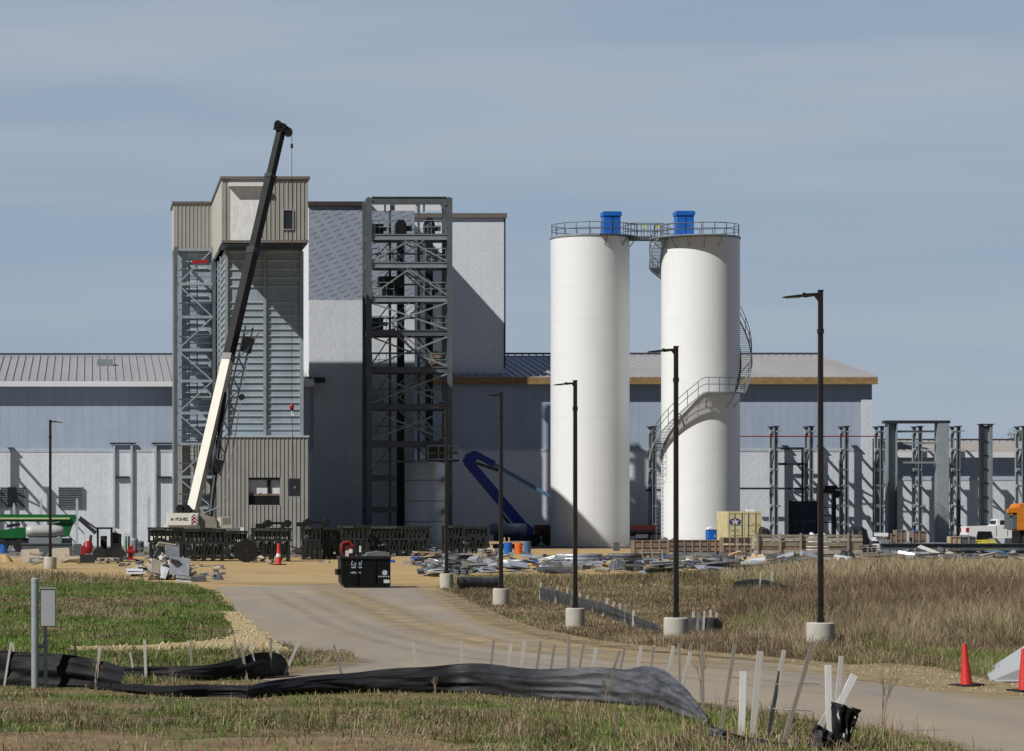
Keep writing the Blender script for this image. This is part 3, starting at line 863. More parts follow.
# ================================================================== SILOS
def ring_rail(mb, c, r, z, a0, a1, h=.9, npost=14, rails=(.45, .88)):
    n = 40
    for dz in rails:
        pts = [(c[0] + r * math.cos(a0 + (a1 - a0) * k / n), c[1] + r * math.sin(a0 + (a1 - a0) * k / n), z + dz) for k in range(n + 1)]
        mb.path(pts, .028, 5)
    for k in range(npost + 1):
        a = a0 + (a1 - a0) * k / npost
        mb.tube((c[0] + r * math.cos(a), c[1] + r * math.sin(a), z), (c[0] + r * math.cos(a), c[1] + r * math.sin(a), z + h), .028, n=5)
silos = {}
for key, pxc, Yc, pxr, ptop, lab in (('a', 590, 227.0, 39, 233.6, 'white steel silo standing free on the left, without a spiral stair'), ('b', 700.5, 224.5, 38.7, 234.4, 'white steel silo with spiral stair wrapped round it, on the right')):
    xc = WX(pxc, Yc); R = pxr / F * Yc; zt_ = WZ(ptop, Yc - R)
    s = thing('storage_silo', lab, 'silo', (xc, Yc, 0), 'white silos')
    silos[key] = (s, xc, Yc, R, zt_)
    b = MB(); b.lathe((xc, Yc, 0), [(R, .12)] + [(R, zt_ * k / 20) for k in range(1, 21)], 96); b.build('shell', M_SILO, s, True)
    b = MB(); b.lathe((xc, Yc, 0), [(R + .22, -.02), (R + .22, .11), (R - .1, .115)], 96); b.build('footing', M_CONC, s)
    b = MB(); b.lathe((xc, Yc, 0), [(R - .02, zt_ - .002), (R + .02, zt_ + .02), (.3, zt_ + .25), (.001, zt_ + .25)], 64); b.build('roof', M_SILO, s, True)
    b = MB(); b.lathe((xc, Yc, 0), [(R + .01, zt_ - .14), (R + .06, zt_ - .14), (R + .06, zt_ + .0), (R + .01, zt_ + .0)], 96); b.build('rim', M_STEELL, s)
    b = MB(); ring_rail(b, (xc, Yc), R - .06, zt_ + .03, 0, 2 * PI, npost=18); b.build('top_railing', M_STEEL, s)
    # dust filter
    fx, fy = WX(610.5 if key == 'a' else 683.5, Yc - .6), Yc - .6
    zf0, zf1 = zt_ + .1, WZ(212 if key == 'a' else 211.5, fy)
    f = MB(); f.box(fx - .6, fx + .66, fy - .6, fy + .6, zf0, zf1 - .34); f = f.build('dust_filter', M_BLUE, s)
    b = MB(); b.box(fx - .68, fx + .74, fy - .68, fy + .68, zf1 - .33, zf1 - .04); b.box(fx - .6, fx + .66, fy - .6, fy + .6, zf1 - .035, zf1); b.build('filter_lid', M_BLUE, f)
    b = MB(); b.box(fx + .02, fx + .06, fy - .63, fy - .605, zf0, zf1 - .36); b.box(fx - .58, fx + .64, fy - .63, fy - .605, zf0 + .5, zf0 + .54)
    b.build('filter_rib', M_BLUE2, f)
sa, xa_, Ya_, Ra, za_ = silos['a']
sb, xb_, Yb_, Rb, zb2 = silos['b']
# walkway bracket platforms on silos
b = MB(); b.lathe((xa_, Ya_, za_ - .1), [(Ra + .02, 0), (Ra + .55, 0), (Ra + .55, .07), (Ra + .02, .07)], 30, -1.5, .15)
for a in (-1.35, -.8, -.2): b.beam((xa_ + Ra * math.cos(a), Ya_ + Ra * math.sin(a), za_ - .8), (xa_ + (Ra + .5) * math.cos(a), Ya_ + (Ra + .5) * math.sin(a), za_ - .1), .06)
b.build('walkway_deck', M_STEEL, sa)
b = MB(); ring_rail(b, (xa_, Ya_), Ra + .52, za_ - .05, -1.5, -.25, npost=6); b.build('walkway_railing', M_STEEL, sa)
b = MB(); b.lathe((xb_, Yb_, zb2 - .1), [(Rb + .02, 0), (Rb + .9, 0), (Rb + .9, .07), (Rb + .02, .07)], 40, PI * .93, PI * 1.6)
for k in range(6):
    a = PI + PI * .58 * k / 5
    b.beam((xb_ + Rb * math.cos(a), Yb_ + Rb * math.sin(a), zb2 - .9), (xb_ + (Rb + .85) * math.cos(a), Yb_ + (Rb + .85) * math.sin(a), zb2 - .1), .05)
b.build('walkway_deck', M_STEELL, sb)
b = MB(); ring_rail(b, (xb_, Yb_), Rb + .87, zb2 - .05, PI * 1.08, PI * 1.6, npost=7); b.build('walkway_railing', M_STEEL, sb)
# bridge
BR = thing('silo_bridge', 'railed steel catwalk joining the tops of both silos', 'catwalk', ((xa_ + xb_) / 2, 225.7, za_))
bx0, bx1 = xa_ + Ra * .93, xb_ - Rb * .9
b = MB(); b.box(bx0, bx1, 225.2, 226.2, za_ - .32, za_ - .2); b.box(bx0, bx1, 225.1, 225.18, za_ - .36, za_ - .1); b.box(bx0, bx1, 226.22, 226.3, za_ - .36, za_ - .1); b.build('deck', M_STEEL, BR)
b = MB()
for yy in (225.14, 226.26):
    for dz in (.35, .88): b.tube((bx0, yy, za_ + dz), (bx1, yy, za_ + dz), .03, n=5)
    for k in range(6): b.tube((bx0 + (bx1 - bx0) * k / 5, yy, za_ - .2), (bx0 + (bx1 - bx0) * k / 5, yy, za_ + .9), .03, n=5)
b.build('railing', M_STEEL, BR)
b = MB()
for k in (1, 3): b.box(bx0 + (bx1 - bx0) * (.2 + .2 * k) - .1, bx0 + (bx1 - bx0) * (.2 + .2 * k) + .1, 225.05, 225.09, za_ + .5, za_ + .75)
b.build('gate_plate', M_YELL, BR)
# spiral stair round silo b
def hz(a):          # a in degrees, height of tread
    z_land = WZ(392, Yb_ - Rb)
    if a < 262: return z_land - (262 - a) / (262 - 172) * (z_land - WZ(458, Yb_))
    if a <= 318: return z_land
    return float(np.interp(a, [318, 398, 500, 520, 545, 562], [z_land, WZ(307, Yb_), WZ(271, Yb_), WZ(266, Yb_), WZ(250, Yb_), zb2 - .1]))
ri, ro = Rb + .05, Rb + .85
tr = MB(); sg = {ri: MB(), ro: MB()}; rl = MB()
def P(r, a, z): return (xb_ + r * math.cos(math.radians(a)), Yb_ + r * math.sin(math.radians(a)), z)
angs = list(np.arange(172, 566, 4.0))
for a0, a1 in zip(angs[:-1], angs[1:]):
    z0, z1 = hz(a0), hz(a1)
    flat = abs(z1 - z0) < 1e-6
    for r in (ri, ro):
        sg[r].beam(P(r, a0, z0 - .1), P(r, a1 + .2, z1 - .1), .05, .24)
    for dz in (.55, 1.05): rl.tube(P(ro, a0, z0 + dz), P(ro, a1, z1 + dz), .027, n=5)
    ns = 1 if flat else 2
    for j in range(ns):
        aa = a0 + (a1 - a0) * j / ns; ab = aa + (a1 - a0) / ns * (1.0 if flat else .8)
        z = z0 + (z1 - z0) * (j + .5) / ns
        vs = [P(ri + .03, aa, z), P(ro - .03, aa, z), P(ro - .03, ab, z), P(ri + .03, ab, z)]
        vs += [(v[0], v[1], v[2] - .04) for v in vs]
        tr.add(vs, [(0, 1, 2, 3), (7, 6, 5, 4), (0, 4, 5, 1), (1, 5, 6, 2), (2, 6, 7, 3), (3, 7, 4, 0)])
for a in angs[::3]: rl.tube(P(ro, a, hz(a) - .1), P(ro, a, hz(a) + 1.08), .027, n=5)
for a in (266, 300, 316, 200, 235, 350, 390):
    br = MB(); br.beam(P(Rb, a, hz(a) - 1.1), P(ro, a, hz(a) - .15), .06); br.build('stair_bracket', M_GALV, sb)
tr.build('stair_treads', M_GALV, sb); [q.build('stair_stringer', M_GALV, sb) for q in sg.values()]; rl.build('stair_railing', M_STEEL, sb)
b = MB(); xs = WX(659, Yb_); ys = Yb_ - .5
for dx in (-.3, .3): b.tube((xs + dx, ys, 0), (xs + dx, ys, WZ(446, Yb_)), .03, n=5)
zz = .3
while zz < WZ(447, Yb_): b.tube((xs - .3, ys, zz), (xs + .3, ys, zz), .02, n=4); zz += .3
for k in range(6):
    z = WZ(474, Yb_) + k * .45
    pts = [(xs + .38 * math.cos(q), ys - .1 - .6 * max(0, math.sin(q)), z) for q in np.linspace(0, PI, 9)]
    b.path(pts, .022, 4)
b.build('caged_ladder', M_STEEL, sb)
# ================================================================== STEEL COLUMN FRAMES ALONG THE HALL
YRr, YFr = 243.9, 242.1
def col_pair_proto(x, label):
    t = thing('braced_column', label, 'steel column', (x, YRr, 0), 'braced columns in front of the low halls')
    zt = WZ(427.5, YRr)
    for yy, m in ((YRr, M_GALV), (YFr, pm('blue_grey_steel', (.15, .18, .20), .5, .1, .15, 1.5))):
        b = MB()
        b.box(x - .14, x - .11, yy - .14, yy + .14, 0, zt); b.box(x + .11, x + .14, yy - .14, yy + .14, 0, zt); b.box(x - .11, x + .11, yy - .03, yy + .03, 0, zt)
        b.build('post', m, t)
        b = MB(); b.box(x - .3, x + .3, yy - .3, yy + .3, .0, .06); b.build('base_plate', M_STEELD, t)
    for pz in (432, 450, 470, 486, 506, 524):
        z = WZ(pz, YRr)
        b = MB(); b.box(x - .08, x + .08, YFr + .17, YRr - .17, z - .08, z + .08); b.build('tie_beam', M_STEEL, t)
        b = MB(); b.box(x - .035, x + .035, YFr - (1.6 if pz in (432, 450, 506) else .4), YFr - .15, z - .05, z + .05); b.build('bracket_arm', M_STEELL, t)
        b = MB(); b.box(x - .16, x + .16, YRr - .19, YRr - .145, z - .14, z + .14); b.build('gusset', M_GALVL, t)
    b = MB(); b.beam((x, YFr + .1, WZ(447, YRr)), (x, YRr - .1, WZ(466, YRr)), .1); b.build('diagonal', M_STEEL, t)
    b = MB(); b.beam((x, YFr + .1, WZ(503, YRr)), (x, YRr - .1, WZ(484, YRr)), .1); b.build('diagonal', M_STEEL, t)
    b = MB(); b.box(x - .24, x + .24, YFr - .25, YFr + .25, zt + .005, zt + .08); b.box(x - .24, x + .24, YRr - .25, YRr + .25, zt + .005, zt + .08); b.build('cap_plate', M_STEELD, t)
    return t
cols = [(771, 'leftmost of the braced steel columns to the right of the silos'), (806, 'braced steel column above the dark open steel box'),
        (841, 'braced steel column in front of the right end of plywood-eaved hall'), (876, 'braced steel column just left of the tall grey portal frame'),
        (914, 'braced steel column seen through the grey portal frame'), (952, 'braced steel column just right of the grey portal frame'),
        (1017, 'braced steel column at the right edge, above the orange machine'), (650, 'braced steel column between the two silos')]
proto = col_pair_proto(WX(cols[0][0], YRr), cols[0][1])
for px, lab in cols[1:]: dup(proto, (WX(px, YRr), YRr, 0), lab)
# off the left edge: the pair whose shadow crosses the hall
dup(proto, (WX(-13, 230.5), 234.2, 0), 'braced steel column at the extreme left edge, before the low hall')
dup(proto, (WX(-66, 230.5), 234.2, 0), 'braced steel column beyond the left edge of the picture')
# long rails tying columns
for pz, xa, xb, yy, lab, m, r in ((488.5, 739, 848, YRr - .35, 'dark horizontal steel rail fixed across the columns beside the silo', M_STEELD, .08),
                                  (490, 646, 662, YRr - .35, 'short dark steel rail between the two silos', M_STEELD, .08)):
    z = WZ(pz, yy); b = MB(); b.box(WX(xa, yy), WX(xb, yy), yy - .06, yy + .06, z - r, z + r)
    o = b.build('steel_rail', m, org=(WX(xa, yy), yy, z)); tag(o, lab, 'rail')
yy = YFr - .3; z = WZ(436.3, yy)
b = MB(); b.tube((WX(735, yy), yy, z), (WX(880, yy), yy, z), .05, n=6); tag(b.build('safety_line', M_RED, org=(WX(735, yy), yy, z)), 'thin dark red line strung across the column tops', 'cable')
b = MB(); yy = YRr - .2
for pz in (448.5, 464): b.box(WX(773.5, yy), WX(804, yy), yy - .05, yy + .05, WZ(pz, yy) - .1, WZ(pz, yy) + .1)
b.box(WX(801.5, yy), WX(803.5, yy), yy - .06, yy + .06, 0, WZ(449.5, yy))
tag(b.build('goalpost_frame', M_STEELD, org=(WX(773.5, yy), yy, 0)), 'dark door frame between first two braced columns right of silos', 'steel frame')
# pair of thin frames before left hall
for x0, x1, lab in ((114, 131.5, 'thin grey goalpost frame on left hall wall, farther from the tan tower'), (155.5, 173.5, 'thin grey goalpost frame on left hall wall, next to the tan tower')):
    yy = 235.3
    t = thing('goalpost_frame', lab, 'steel frame', (WX((x0 + x1) / 2, yy), yy, 0), 'goalpost frames')
    for px in (x0, x1):
        b = MB(); b.box(WX(px, yy) - .075, WX(px, yy) + .075, yy - .06, yy + .1, 0, WZ(444.3, yy)); b.build('post', M_GALVL, t)
    b = MB(); b.box(WX(x0 - 4, yy), WX(x1 + 4.5, yy), yy - .12, yy + .1, WZ(444.2, yy), WZ(442.6, yy)); b.build('top_beam', M_STEELD, t)
    b = MB(); b.box(WX(x0, yy) + .14, WX(x1, yy) - .14, yy - .08, yy + .08, WZ(478.3, yy), WZ(476.3, yy)); b.build('cross_beam', M_STEELD, t)
for px, top, lab in ((14, 505, 'thin white post by the left edge, before the green machine'), (41, 500, 'thin white post before the white oblong tank'), (77, 500, 'thin white post at the pointed end of the green machine'), (149, 498, 'thin grey post just left of the tan tower')):
    yy = 214.0; b = MB(); b.box(WX(px, yy) - .09, WX(px, yy) + .09, yy - .09, yy + .09, 0, WZ(top, yy)); b.box(WX(px, yy) - .16, WX(px, yy) + .16, yy - .16, yy + .16, 0, .05)
    b.tube((WX(px, yy), yy, WZ(top, yy)), (WX(px, yy), yy, WZ(top, yy) + .15), .05, n=6)
    tag(b.build('marker_post', M_GALVL, org=(WX(px, yy), yy, 0)), lab, 'post', 'thin posts along the hall')
# tall portal frame
yy = 238.0
PT = thing('portal_frame', 'tall grey steel portal with wide columns and flat top beam at right', 'steel frame', (WX(917, yy), yy, 0))
zt = WZ(423.5, yy)
for px0, px1, dark in ((886.5, 896, True), (936, 947.5, False)):
    xa, xb = WX(px0, yy), WX(px1, yy)
    b = MB()
    b.box(xa, xa + .06, yy - .45, yy + .45, 0, zt); b.box(xb - .06, xb, yy - .45, yy + .45, 0, zt); b.box(xa + .06, xb - .06, yy - .04, yy + .04, 0, zt)
    b.build('column', M_STEELL, PT)
    if not dark:
        b = MB(); b.box(xa + .02, xb - .02, yy - .50, yy - .46, 0, zt); b.build('cover_plate', M_GALV, PT)
b = MB(); b.box(WX(883.5, yy), WX(948.5, yy), yy - .5, yy + .5, zt + .005, WZ(420.6, yy)); b.build('top_beam', M_STEELD, PT)
for pz in (431.5, 443, 462.5):
    b = MB(); b.box(WX(896.5, yy), WX(936, yy), yy - .12, yy + .12, WZ(pz + 1, yy), WZ(pz - 1, yy)); b.build('cross_beam', M_STEELL, PT)
# thick built-up column
xk = WX(985.5, yy)
KC = thing('built_up_column', 'thick grey three-part steel column right of the portal frame', 'steel column', (xk, yy, 0))
zt = WZ(425, yy)
for dx, m in ((-.34, M_STEELD), (.36, M_STEELL)):
    b = MB(); b.box(xk + dx - .12, xk + dx + .12, yy - .3, yy + .3, 0, zt); b.build('post', m, KC)
b = MB(); b.box(xk - .2, xk + .22, yy - .06, yy + .06, 0, zt - .05); b.build('web', M_GALV, KC)
b = MB()
zz = .5
while zz < zt: b.box(xk - .2, xk + .22, yy - .14, yy - .07, zz, zz + .09); zz += 1.1
b.build('batten', M_STEELD, KC)
b = MB(); b.box(xk - .55, xk + .58, yy - .4, yy + .4, zt + .005, zt + .09); b.build('cap_plate', M_STEELD, KC)
# dark open box frame
yy = 236.0
DB = thing('steel_cabinet', 'large dark navy box with open shelved side, behind the timber racks', 'steel box', (WX(812, yy), yy, 0))
xa, xb, xc = WX(788.5, yy), WX(817, yy), WX(836, yy)
z1, z2 = WZ(501, yy), WZ(489.5, yy)
M_NAVYD = pm('dark_navy_paint', (.022, .032, .06), .5, 0, .2, 1)
b = MB(); b.box(xa + .3, xb, yy, yy + 2.4, .3, z1); b.build('body', M_NAVYD, DB)
b = MB(); b.box(xa, xa + .28, yy - .06, yy + .3, 0, z1 + .05); b.box(xc - .3, xc, yy - .06, yy + .3, 0, z2); b.box(xb + .02, xb + .25, yy - .06, yy + .3, 0, z2); b.box(xb + .26, xc - .31, yy - .04, yy + .3, z2 - .3, z2); b.build('frame', M_BLACK, DB)
for pz in (508, 516, 523):
    b = MB(); b.box(xb + .26, xc - .31, yy, yy + 2, WZ(pz, yy), WZ(pz - 1.2, yy)); b.build('shelf', M_STEEL, DB)
b = MB(); b.box(xa + .4, xb - .1, yy - .05, yy - .005, WZ(522, yy), WZ(520.7, yy)); b.box(xa + 1.1, xa + 1.2, yy - .05, yy - .005, .35, WZ(522.2, yy)); b.build('panel_rail', M_STEEL, DB)
b = MB(); b.tube((xc - .9, yy + .1, z2 + .16), (xc + .1, yy + .1, z2 + .16), .16, n=10); b.tube((xc + .05, yy - .1, z2 - .35), (xc + .05, yy + .3, z2 - .35), .3, n=12); b.build('top_roller', M_BLACK, DB)

# ================================================================== MOBILE CRANE
YC = 196.0
CR = thing('mobile_crane', 'cream and black mobile crane with its boom raised before the tan tower', 'crane', (WX(198, YC), YC, 0))
def cx(px): return WX(px, YC)
def cz(py): return WZ(py, YC)
b = MB(); b.box(cx(152), cx(238), YC - 1.1, YC + 1.3, .75, 1.35); b.box(cx(225), cx(243), YC - 1.15, YC + 1.35, 1.36, 1.75); b.build('carrier', M_CREAM, CR)
for px in (160, 176, 212, 229):
    for dy in (-1.3, 1.45):
        b = MB(); b.tube((cx(px), YC + dy - .2, .55), (cx(px), YC + dy + .2, .55), .55, n=20); w = b.build('wheel', M_TYRE, CR)
        b = MB(); b.tube((cx(px), YC + dy - .22, .55), (cx(px), YC + dy + .22, .55), .25, n=14); b.build('rim', M_RIM, w)
for px in (151, 240):
    b = MB(); b.box(cx(px) - .15, cx(px) + .15, YC - 2.3, YC + 2.5, .7, .95); b.box(cx(px) - .12, cx(px) + .12, YC - 2.4, YC - 2.2, .05, .9); b.cbox((cx(px), YC - 2.3, .04), (.6, .6, .06)); b.build('outrigger', M_CREAM, CR)
# upper works: counterweight facing the camera, side turned away to the right
zc = (cz(525), cz(513))
b = MB(); b.box(cx(166.5), cx(197), YC - 2.0, YC - .9, zc[0], zc[1]); b.box(cx(164), cx(199), YC - 1.8, YC - .6, cz(528.5), zc[0] - .01); cw = b.build('counterweight', M_CREAM, CR)
text_mesh('lettering', 'A-YONES', .27, ((cx(166.5) + cx(190)) / 2, YC - 2.012, (zc[0] + zc[1]) / 2), M_STEELD, cw)
b = MB(); b.box(cx(190.2), cx(196.3), YC - 2.012, YC - 2.003, zc[0] + .04, zc[1] - .03); b.build('warning_panel', M_WHITE, cw)
b = MB()
for k in range(3):
    z = zc[0] + .02 + k * .22; xm = cx(193.2); hw = cx(196.2) - xm
    b.prism([(xm - hw, z), (xm, z + .2), (xm + hw, z), (xm + hw, z + .12), (xm, z + .32), (xm - hw, z + .12)] if k < 2 else [(xm - hw, z), (xm, z + .2), (xm + hw, z), (xm + hw, z + .06), (xm, z + .26), (xm - hw, z + .06)], YC - 2.03, YC - 2.014)
b.build('warning_chevron', M_RED, cw)
b = MB(); b.prism([(cx(197.2), cz(514)), (cx(214), cz(517)), (cx(216), cz(528)), (cx(198), cz(527))], YC - 1.7, YC + 1.2); b.build('engine_cover', pm('grey_beige_paint', (.30, .28, .23), .5, 0, .15, 2), CR)
b = MB(); b.box(cx(172), cx(216), YC - .9, YC + 1.0, 1.36, cz(528.6)); b.build('turntable', M_BLACK, CR)
b = MB(); b.prism([(cx(216.5), cz(528)), (cx(231), cz(528)), (cx(231), cz(518)), (cx(228), cz(516.5)), (cx(217), cz(516.5))], YC - 1.5, YC - .3); cb = b.build('cab', pm('cab_beige_paint', (.46, .43, .34), .45, 0, .06, 2), CR)
b = MB(); b.box(cx(221.5), cx(229.5), YC - 1.515, YC - 1.503, cz(524), cz(517.5)); b.build('cab_window', pm('hazy_cab_glass', (.22, .21, .19), .15, 0, .1, 2), cb)
b = MB(); b.box(cx(217), cx(219.8), YC - 1.52, YC - 1.505, cz(527), cz(518)); b.build('cab_pillar', M_CREAM, cb)
b = MB()
for px in (179.5, 186): b.tube((cx(px), YC - 1.2, cz(508.6)), (cx(px), YC + .2, cz(508.6)), .27, n=18)
b.box(cx(176), cx(191), YC - 1.0, YC, cz(512.8), cz(510)); b.build('winch', M_BLACK, CR)
b = MB(); b.tube((cx(204), YC - .6, cz(513)), (cx(218), YC - .8, cz(507)), .03, n=5); b.tube((cx(218), YC - .8, cz(507)), (cx(219), YC - .8, cz(517)), .03, n=5); b.tube((cx(196), YC - .6, cz(506)), (cx(212), YC - .6, cz(506.4)), .025, n=5); b.build('handrail', M_STEELL, CR)
# boom leans to the right and away from us
def BP(px, py, Y): return (WX(px, Y), Y, WZ(py, Y))
base, mid0, mid1, tip = BP(192.5, 511, YC - .6), BP(233.5, 352, YC + 3.2), BP(252, 285, YC + 4.6), BP(282.5, 125, YC + 7.5)
mid0, tip = Vector(mid0), Vector(tip); base = Vector(base)
# keep all sections on one straight line
d = (tip - base); L = d.length; d.normalize()
pt = lambda f: base + d * (L * f)
b = MB(); b.beam(pt(0), pt(.385), .60, .66, roll=.5); b.build('boom_base', M_BOOMW, CR)
b = MB(); b.beam(pt(.38), pt(.395), .68, .74, roll=.5); b.build('boom_collar', M_BLACK, CR)
M_BOOMB = pm('boom_black_paint', (.008, .008, .010), .45, 0, .2, 2)
b = MB(); b.beam(pt(.39), pt(.66), .56, .60, roll=.75); b.build('boom_section', M_BOOMD, CR)
b = MB(); b.beam(pt(.655), pt(.672), .66, .70, roll=.75); b.build('boom_collar', M_BLACK, CR)
b = MB(); b.beam(pt(.67), pt(.86), .50, .54, roll=.75); b.build('boom_section', M_BOOMD, CR)
b = MB(); b.beam(pt(.857), pt(.867), .58, .62, roll=.75); b.build('boom_collar', M_BLACK, CR)
b = MB(); b.beam(pt(.865), pt(.985), .44, .48, roll=.75); b.build('boom_section', M_BOOMD, CR)
side = Vector((d.z, 0, -d.x)).normalized()
b = MB()
hd = pt(.985)
b.cbox((hd.x - .1, hd.y, hd.z + .25), (.75, .7, .55), ry=.35); b.beam(hd + Vector((.1, 0, .2)), hd + Vector((.6, 0, -.15)), .5, .35)
b.tube((hd.x + .5, hd.y - .3, hd.z - .15), (hd.x + .5, hd.y + .3, hd.z - .15), .26, n=18); b.tube((hd.x - .25, hd.y - .4, hd.z + .42), (hd.x - .25, hd.y + .4, hd.z + .42), .24, n=16)
b.build('boom_head', M_BLACK, CR)
# luffing cylinder and stowed lattice jib
b = MB(); b.tube(Vector((cx(209), YC - .5, cz(524))), pt(.30) + side * .3, .17, n=10); b.build('lift_cylinder', M_BLACK, CR)
jb = MB()
A0, A1 = pt(.10) + side * 1.25, pt(.475) + side * 1.15
B0, B1 = pt(.10) + side * .62, pt(.475) + side * .65
for off in (-.3, .3):
    o = Vector((0, off, 0))
    jb.tube(A0 + o, A1 + o, .045, n=5); jb.tube(B0 + o, B1 + o, .045, n=5)
    N = 14
    for k in range(N):
        p = B0.lerp(B1, k / N) if k % 2 else A0.lerp(A1, k / N)
        q = A0.lerp(A1, (k + 1) / N) if k % 2 else B0.lerp(B1, (k + 1) / N)
        jb.tube(p + o, q + o, .03, n=4)
jb.build('stowed_jib', M_STEELD, CR)
b = MB(); p = pt(.43) + side * 1.0; b.cbox(p, (.8, .7, 1.0), ry=.25); b.build('jib_sheave', M_BLACK, CR); b = MB(); q = pt(.12) + side * .9; b.cbox(q, (.55, .6, .9), ry=.25); b.build('jib_foot', M_BLACK, CR); b = MB(); b.tube(pt(.3) + side * 1.45 + Vector((0, -.3, 0)), pt(.3) + side * 1.45 + Vector((0, .3, 0)), .2, n=12); b.build('jib_sheave', M_BLACK, CR)
b = MB(); b.tube(pt(.05) + side * 1.9, pt(.42) + side * 1.2, .03, n=5); b.tube(pt(.40) + side * 1.2, pt(.47) + side * 1.6, .03, n=5); b.build('jib_guy', M_STEELL, CR)
# hook
hx = WX(291.8, hd.y)
zh = WZ(402, hd.y)
b = MB(); b.tube((hx, hd.y, hd.z - .2), (hx, hd.y, zh), .018, n=5); b.build('hoist_rope', M_STEELD, CR)
b = MB(); b.tube((hx, hd.y, hd.z - .9), (hx, hd.y, hd.z - 1.2), .09, n=8); b.build('rope_weight', M_STEELD, CR)
b = MB(); b.lathe((hx, hd.y, zh - .55), [(.02, -.05), (.13, .03), (.16, .2), (.13, .36), (.05, .46)], 16); hk = b.build('hook_ball', M_RED, CR, True)
b = MB(); b.path([(hx, hd.y, zh - .6), (hx + .02, hd.y, zh - .85), (hx + .12, hd.y, zh - .95), (hx + .14, hd.y, zh - .8)], .04, 6); b.build('hook', M_CREAM, hk)
# hanging panel
xp = WX(294.3, hd.y); zp0, zp1 = WZ(496.5, hd.y), WZ(478.5, hd.y)
HPn = thing('hung_steel_box', 'dark upright box hanging on a long sling below the red crane hook', 'steel box', (xp, hd.y, zp0))
b = MB(); b.box(xp - .36, xp + .36, hd.y - .35, hd.y + .35, zp0 + .02, zp1); b.build('body', M_STEELD, HPn)
b = MB(); b.box(xp - .4, xp + .4, hd.y - .4, hd.y + .4, zp0 - .05, zp0 + .01); b.build('base_rail', M_STEELL, HPn)
b = MB(); b.box(xp - .06, xp + .06, hd.y - .37, hd.y - .353, zp0 + .55, zp0 + .7); b.build('label_plate', M_STEELL, HPn)
b = MB(); b.tube((hx, hd.y, zh - .95), (xp, hd.y, zp1), .022, n=5); b.build('sling', M_STEELD, HPn)

# ================================================================== STACKED RACK FRAMES
def rack(pxa, pxb, ptop, pmid, Y, depth, label, light=True, bays=4, extra=False):
    x0, x1 = WX(pxa, Y), WX(pxb, Y)
    zt, zm = WZ(ptop, Y), WZ(pmid, Y)
    t = thing('rack_frame', label, 'steel frame', ((x0 + x1) / 2, Y, 0), 'stacked rack frames in the yard')
    b = MB()
    for yy in (Y, Y + depth):
        b.box(x0, x1, yy - .05, yy + .05, zt - .12, zt); b.box(x0, x1, yy - .05, yy + .05, zm, zm + .12)
        n = max(3, int((x1 - x0) / .24))
        for k in range(n + 1):
            x = x0 + .04 + (x1 - x0 - .08) * k / n
            b.box(x - .035, x + .035, yy - .03, yy + .03, zm + .12, zt - .12)
            if k % 4 == 1: b.beam((x, yy - .02, zm + .1), (x + (x1 - x0) / n * 2, yy - .02, zt - .1), .06, .04)
    for xx in (x0, x1):
        b.box(xx - .05, xx + .05, Y + .05, Y + depth - .05, zt - .12, zt); b.box(xx - .05, xx + .05, Y + .05, Y + depth - .05, zm, zm + .12)
        for k in range(1, 5):
            yy = Y + depth * k / 5; b.box(xx - .03, xx + .03, yy - .03, yy + .03, zm + .12, zt - .12)
    b.build('upper_truss', M_RACK, t)
    b = MB(); b.box(x0 + .1, x1 - .1, Y + .1, Y + depth - .1, zt - .5, zt - .16); b.box(x0 + .12, x0 + (x1 - x0) * .45, Y - .09, Y - .052, zt - .16, zt - .02); b.build('deck', M_RACKL if light else M_RACK, t)
    b = MB(); b.box(x0 + (x1 - x0) * .3, x0 + (x1 - x0) * .9, Y + .3, Y + depth - .2, .4, zm - .15); b.build('stored_panel', M_RACK, t)
    for k in range(bays + 1):
        x = x0 + .1 + (x1 - x0 - .2) * k / bays
        for yy in (Y, Y + depth):
            b = MB(); b.box(x - .06, x + .06, yy - .06, yy + .06, 0.03, zm - .002); b.cbox((x, yy, .02), (.3, .3, .03)); b.build('leg', M_RACK, t)
        if k < bays:
            x2 = x0 + .1 + (x1 - x0 - .2) * (k + 1) / bays
            b = MB(); b.beam((x + .06, Y - .01, .1), ((x + x2) / 2, Y - .01, zm - .05), .08, .06); b.beam((x2 - .06, Y + .03, .1), ((x + x2) / 2, Y + .03, zm - .05), .08, .06); b.box(x + .06, x2 - .06, Y - .03, Y + .03, .32, .4)
            for q in (.2, .4, .6, .8): b.box(x + (x2 - x) * q - .025, x + (x2 - x) * q + .025, Y + .04, Y + .07, .41, zm - .02)
            b.build('brace', M_RACK, t)
    if extra:
        b = MB(); xm = (x0 + x1) / 2
        b.tube((xm - .5, Y + .4, zt + .28), (xm + .9, Y + .4, zt + .28), .07, n=8); b.tube((xm + .9, Y + .1, zt + .25), (xm + .9, Y + .6, zt + .25), .22, n=14); b.tube((xm - .2, Y + .1, zt + .25), (xm - .2, Y + .6, zt + .25), .22, n=14); b.box(xm - .9, xm - .3, Y + .2, Y + .8, zt + .005, zt + .25); b.box(xm + .55, xm + .7, Y + .3, Y + .5, zt + .005, zt + .25)
        b.build('spare_fittings', M_BLACK, t)
    return t
rack(149, 183, 527.5, 542.5, 172, 1.6, 'dark rack frame directly behind the silvery scrap heap')
rack(184, 225, 529, 544, 171, 2.4, 'dark rack frame below the crane cab', light=False)
rack(226, 247, 531, 545, 178, 2.0, 'short dark rack frame half hidden behind a cable drum', light=False, bays=2)
rack(253, 291, 528, 541.5, 170, 1.8, 'dark rack frame behind the far orange traffic cone', bays=4, extra=True)
rack(303, 321, 526.5, 541, 176, 1.6, 'short dark rack frame with paler front rail left of dumpster', bays=3, extra=True)
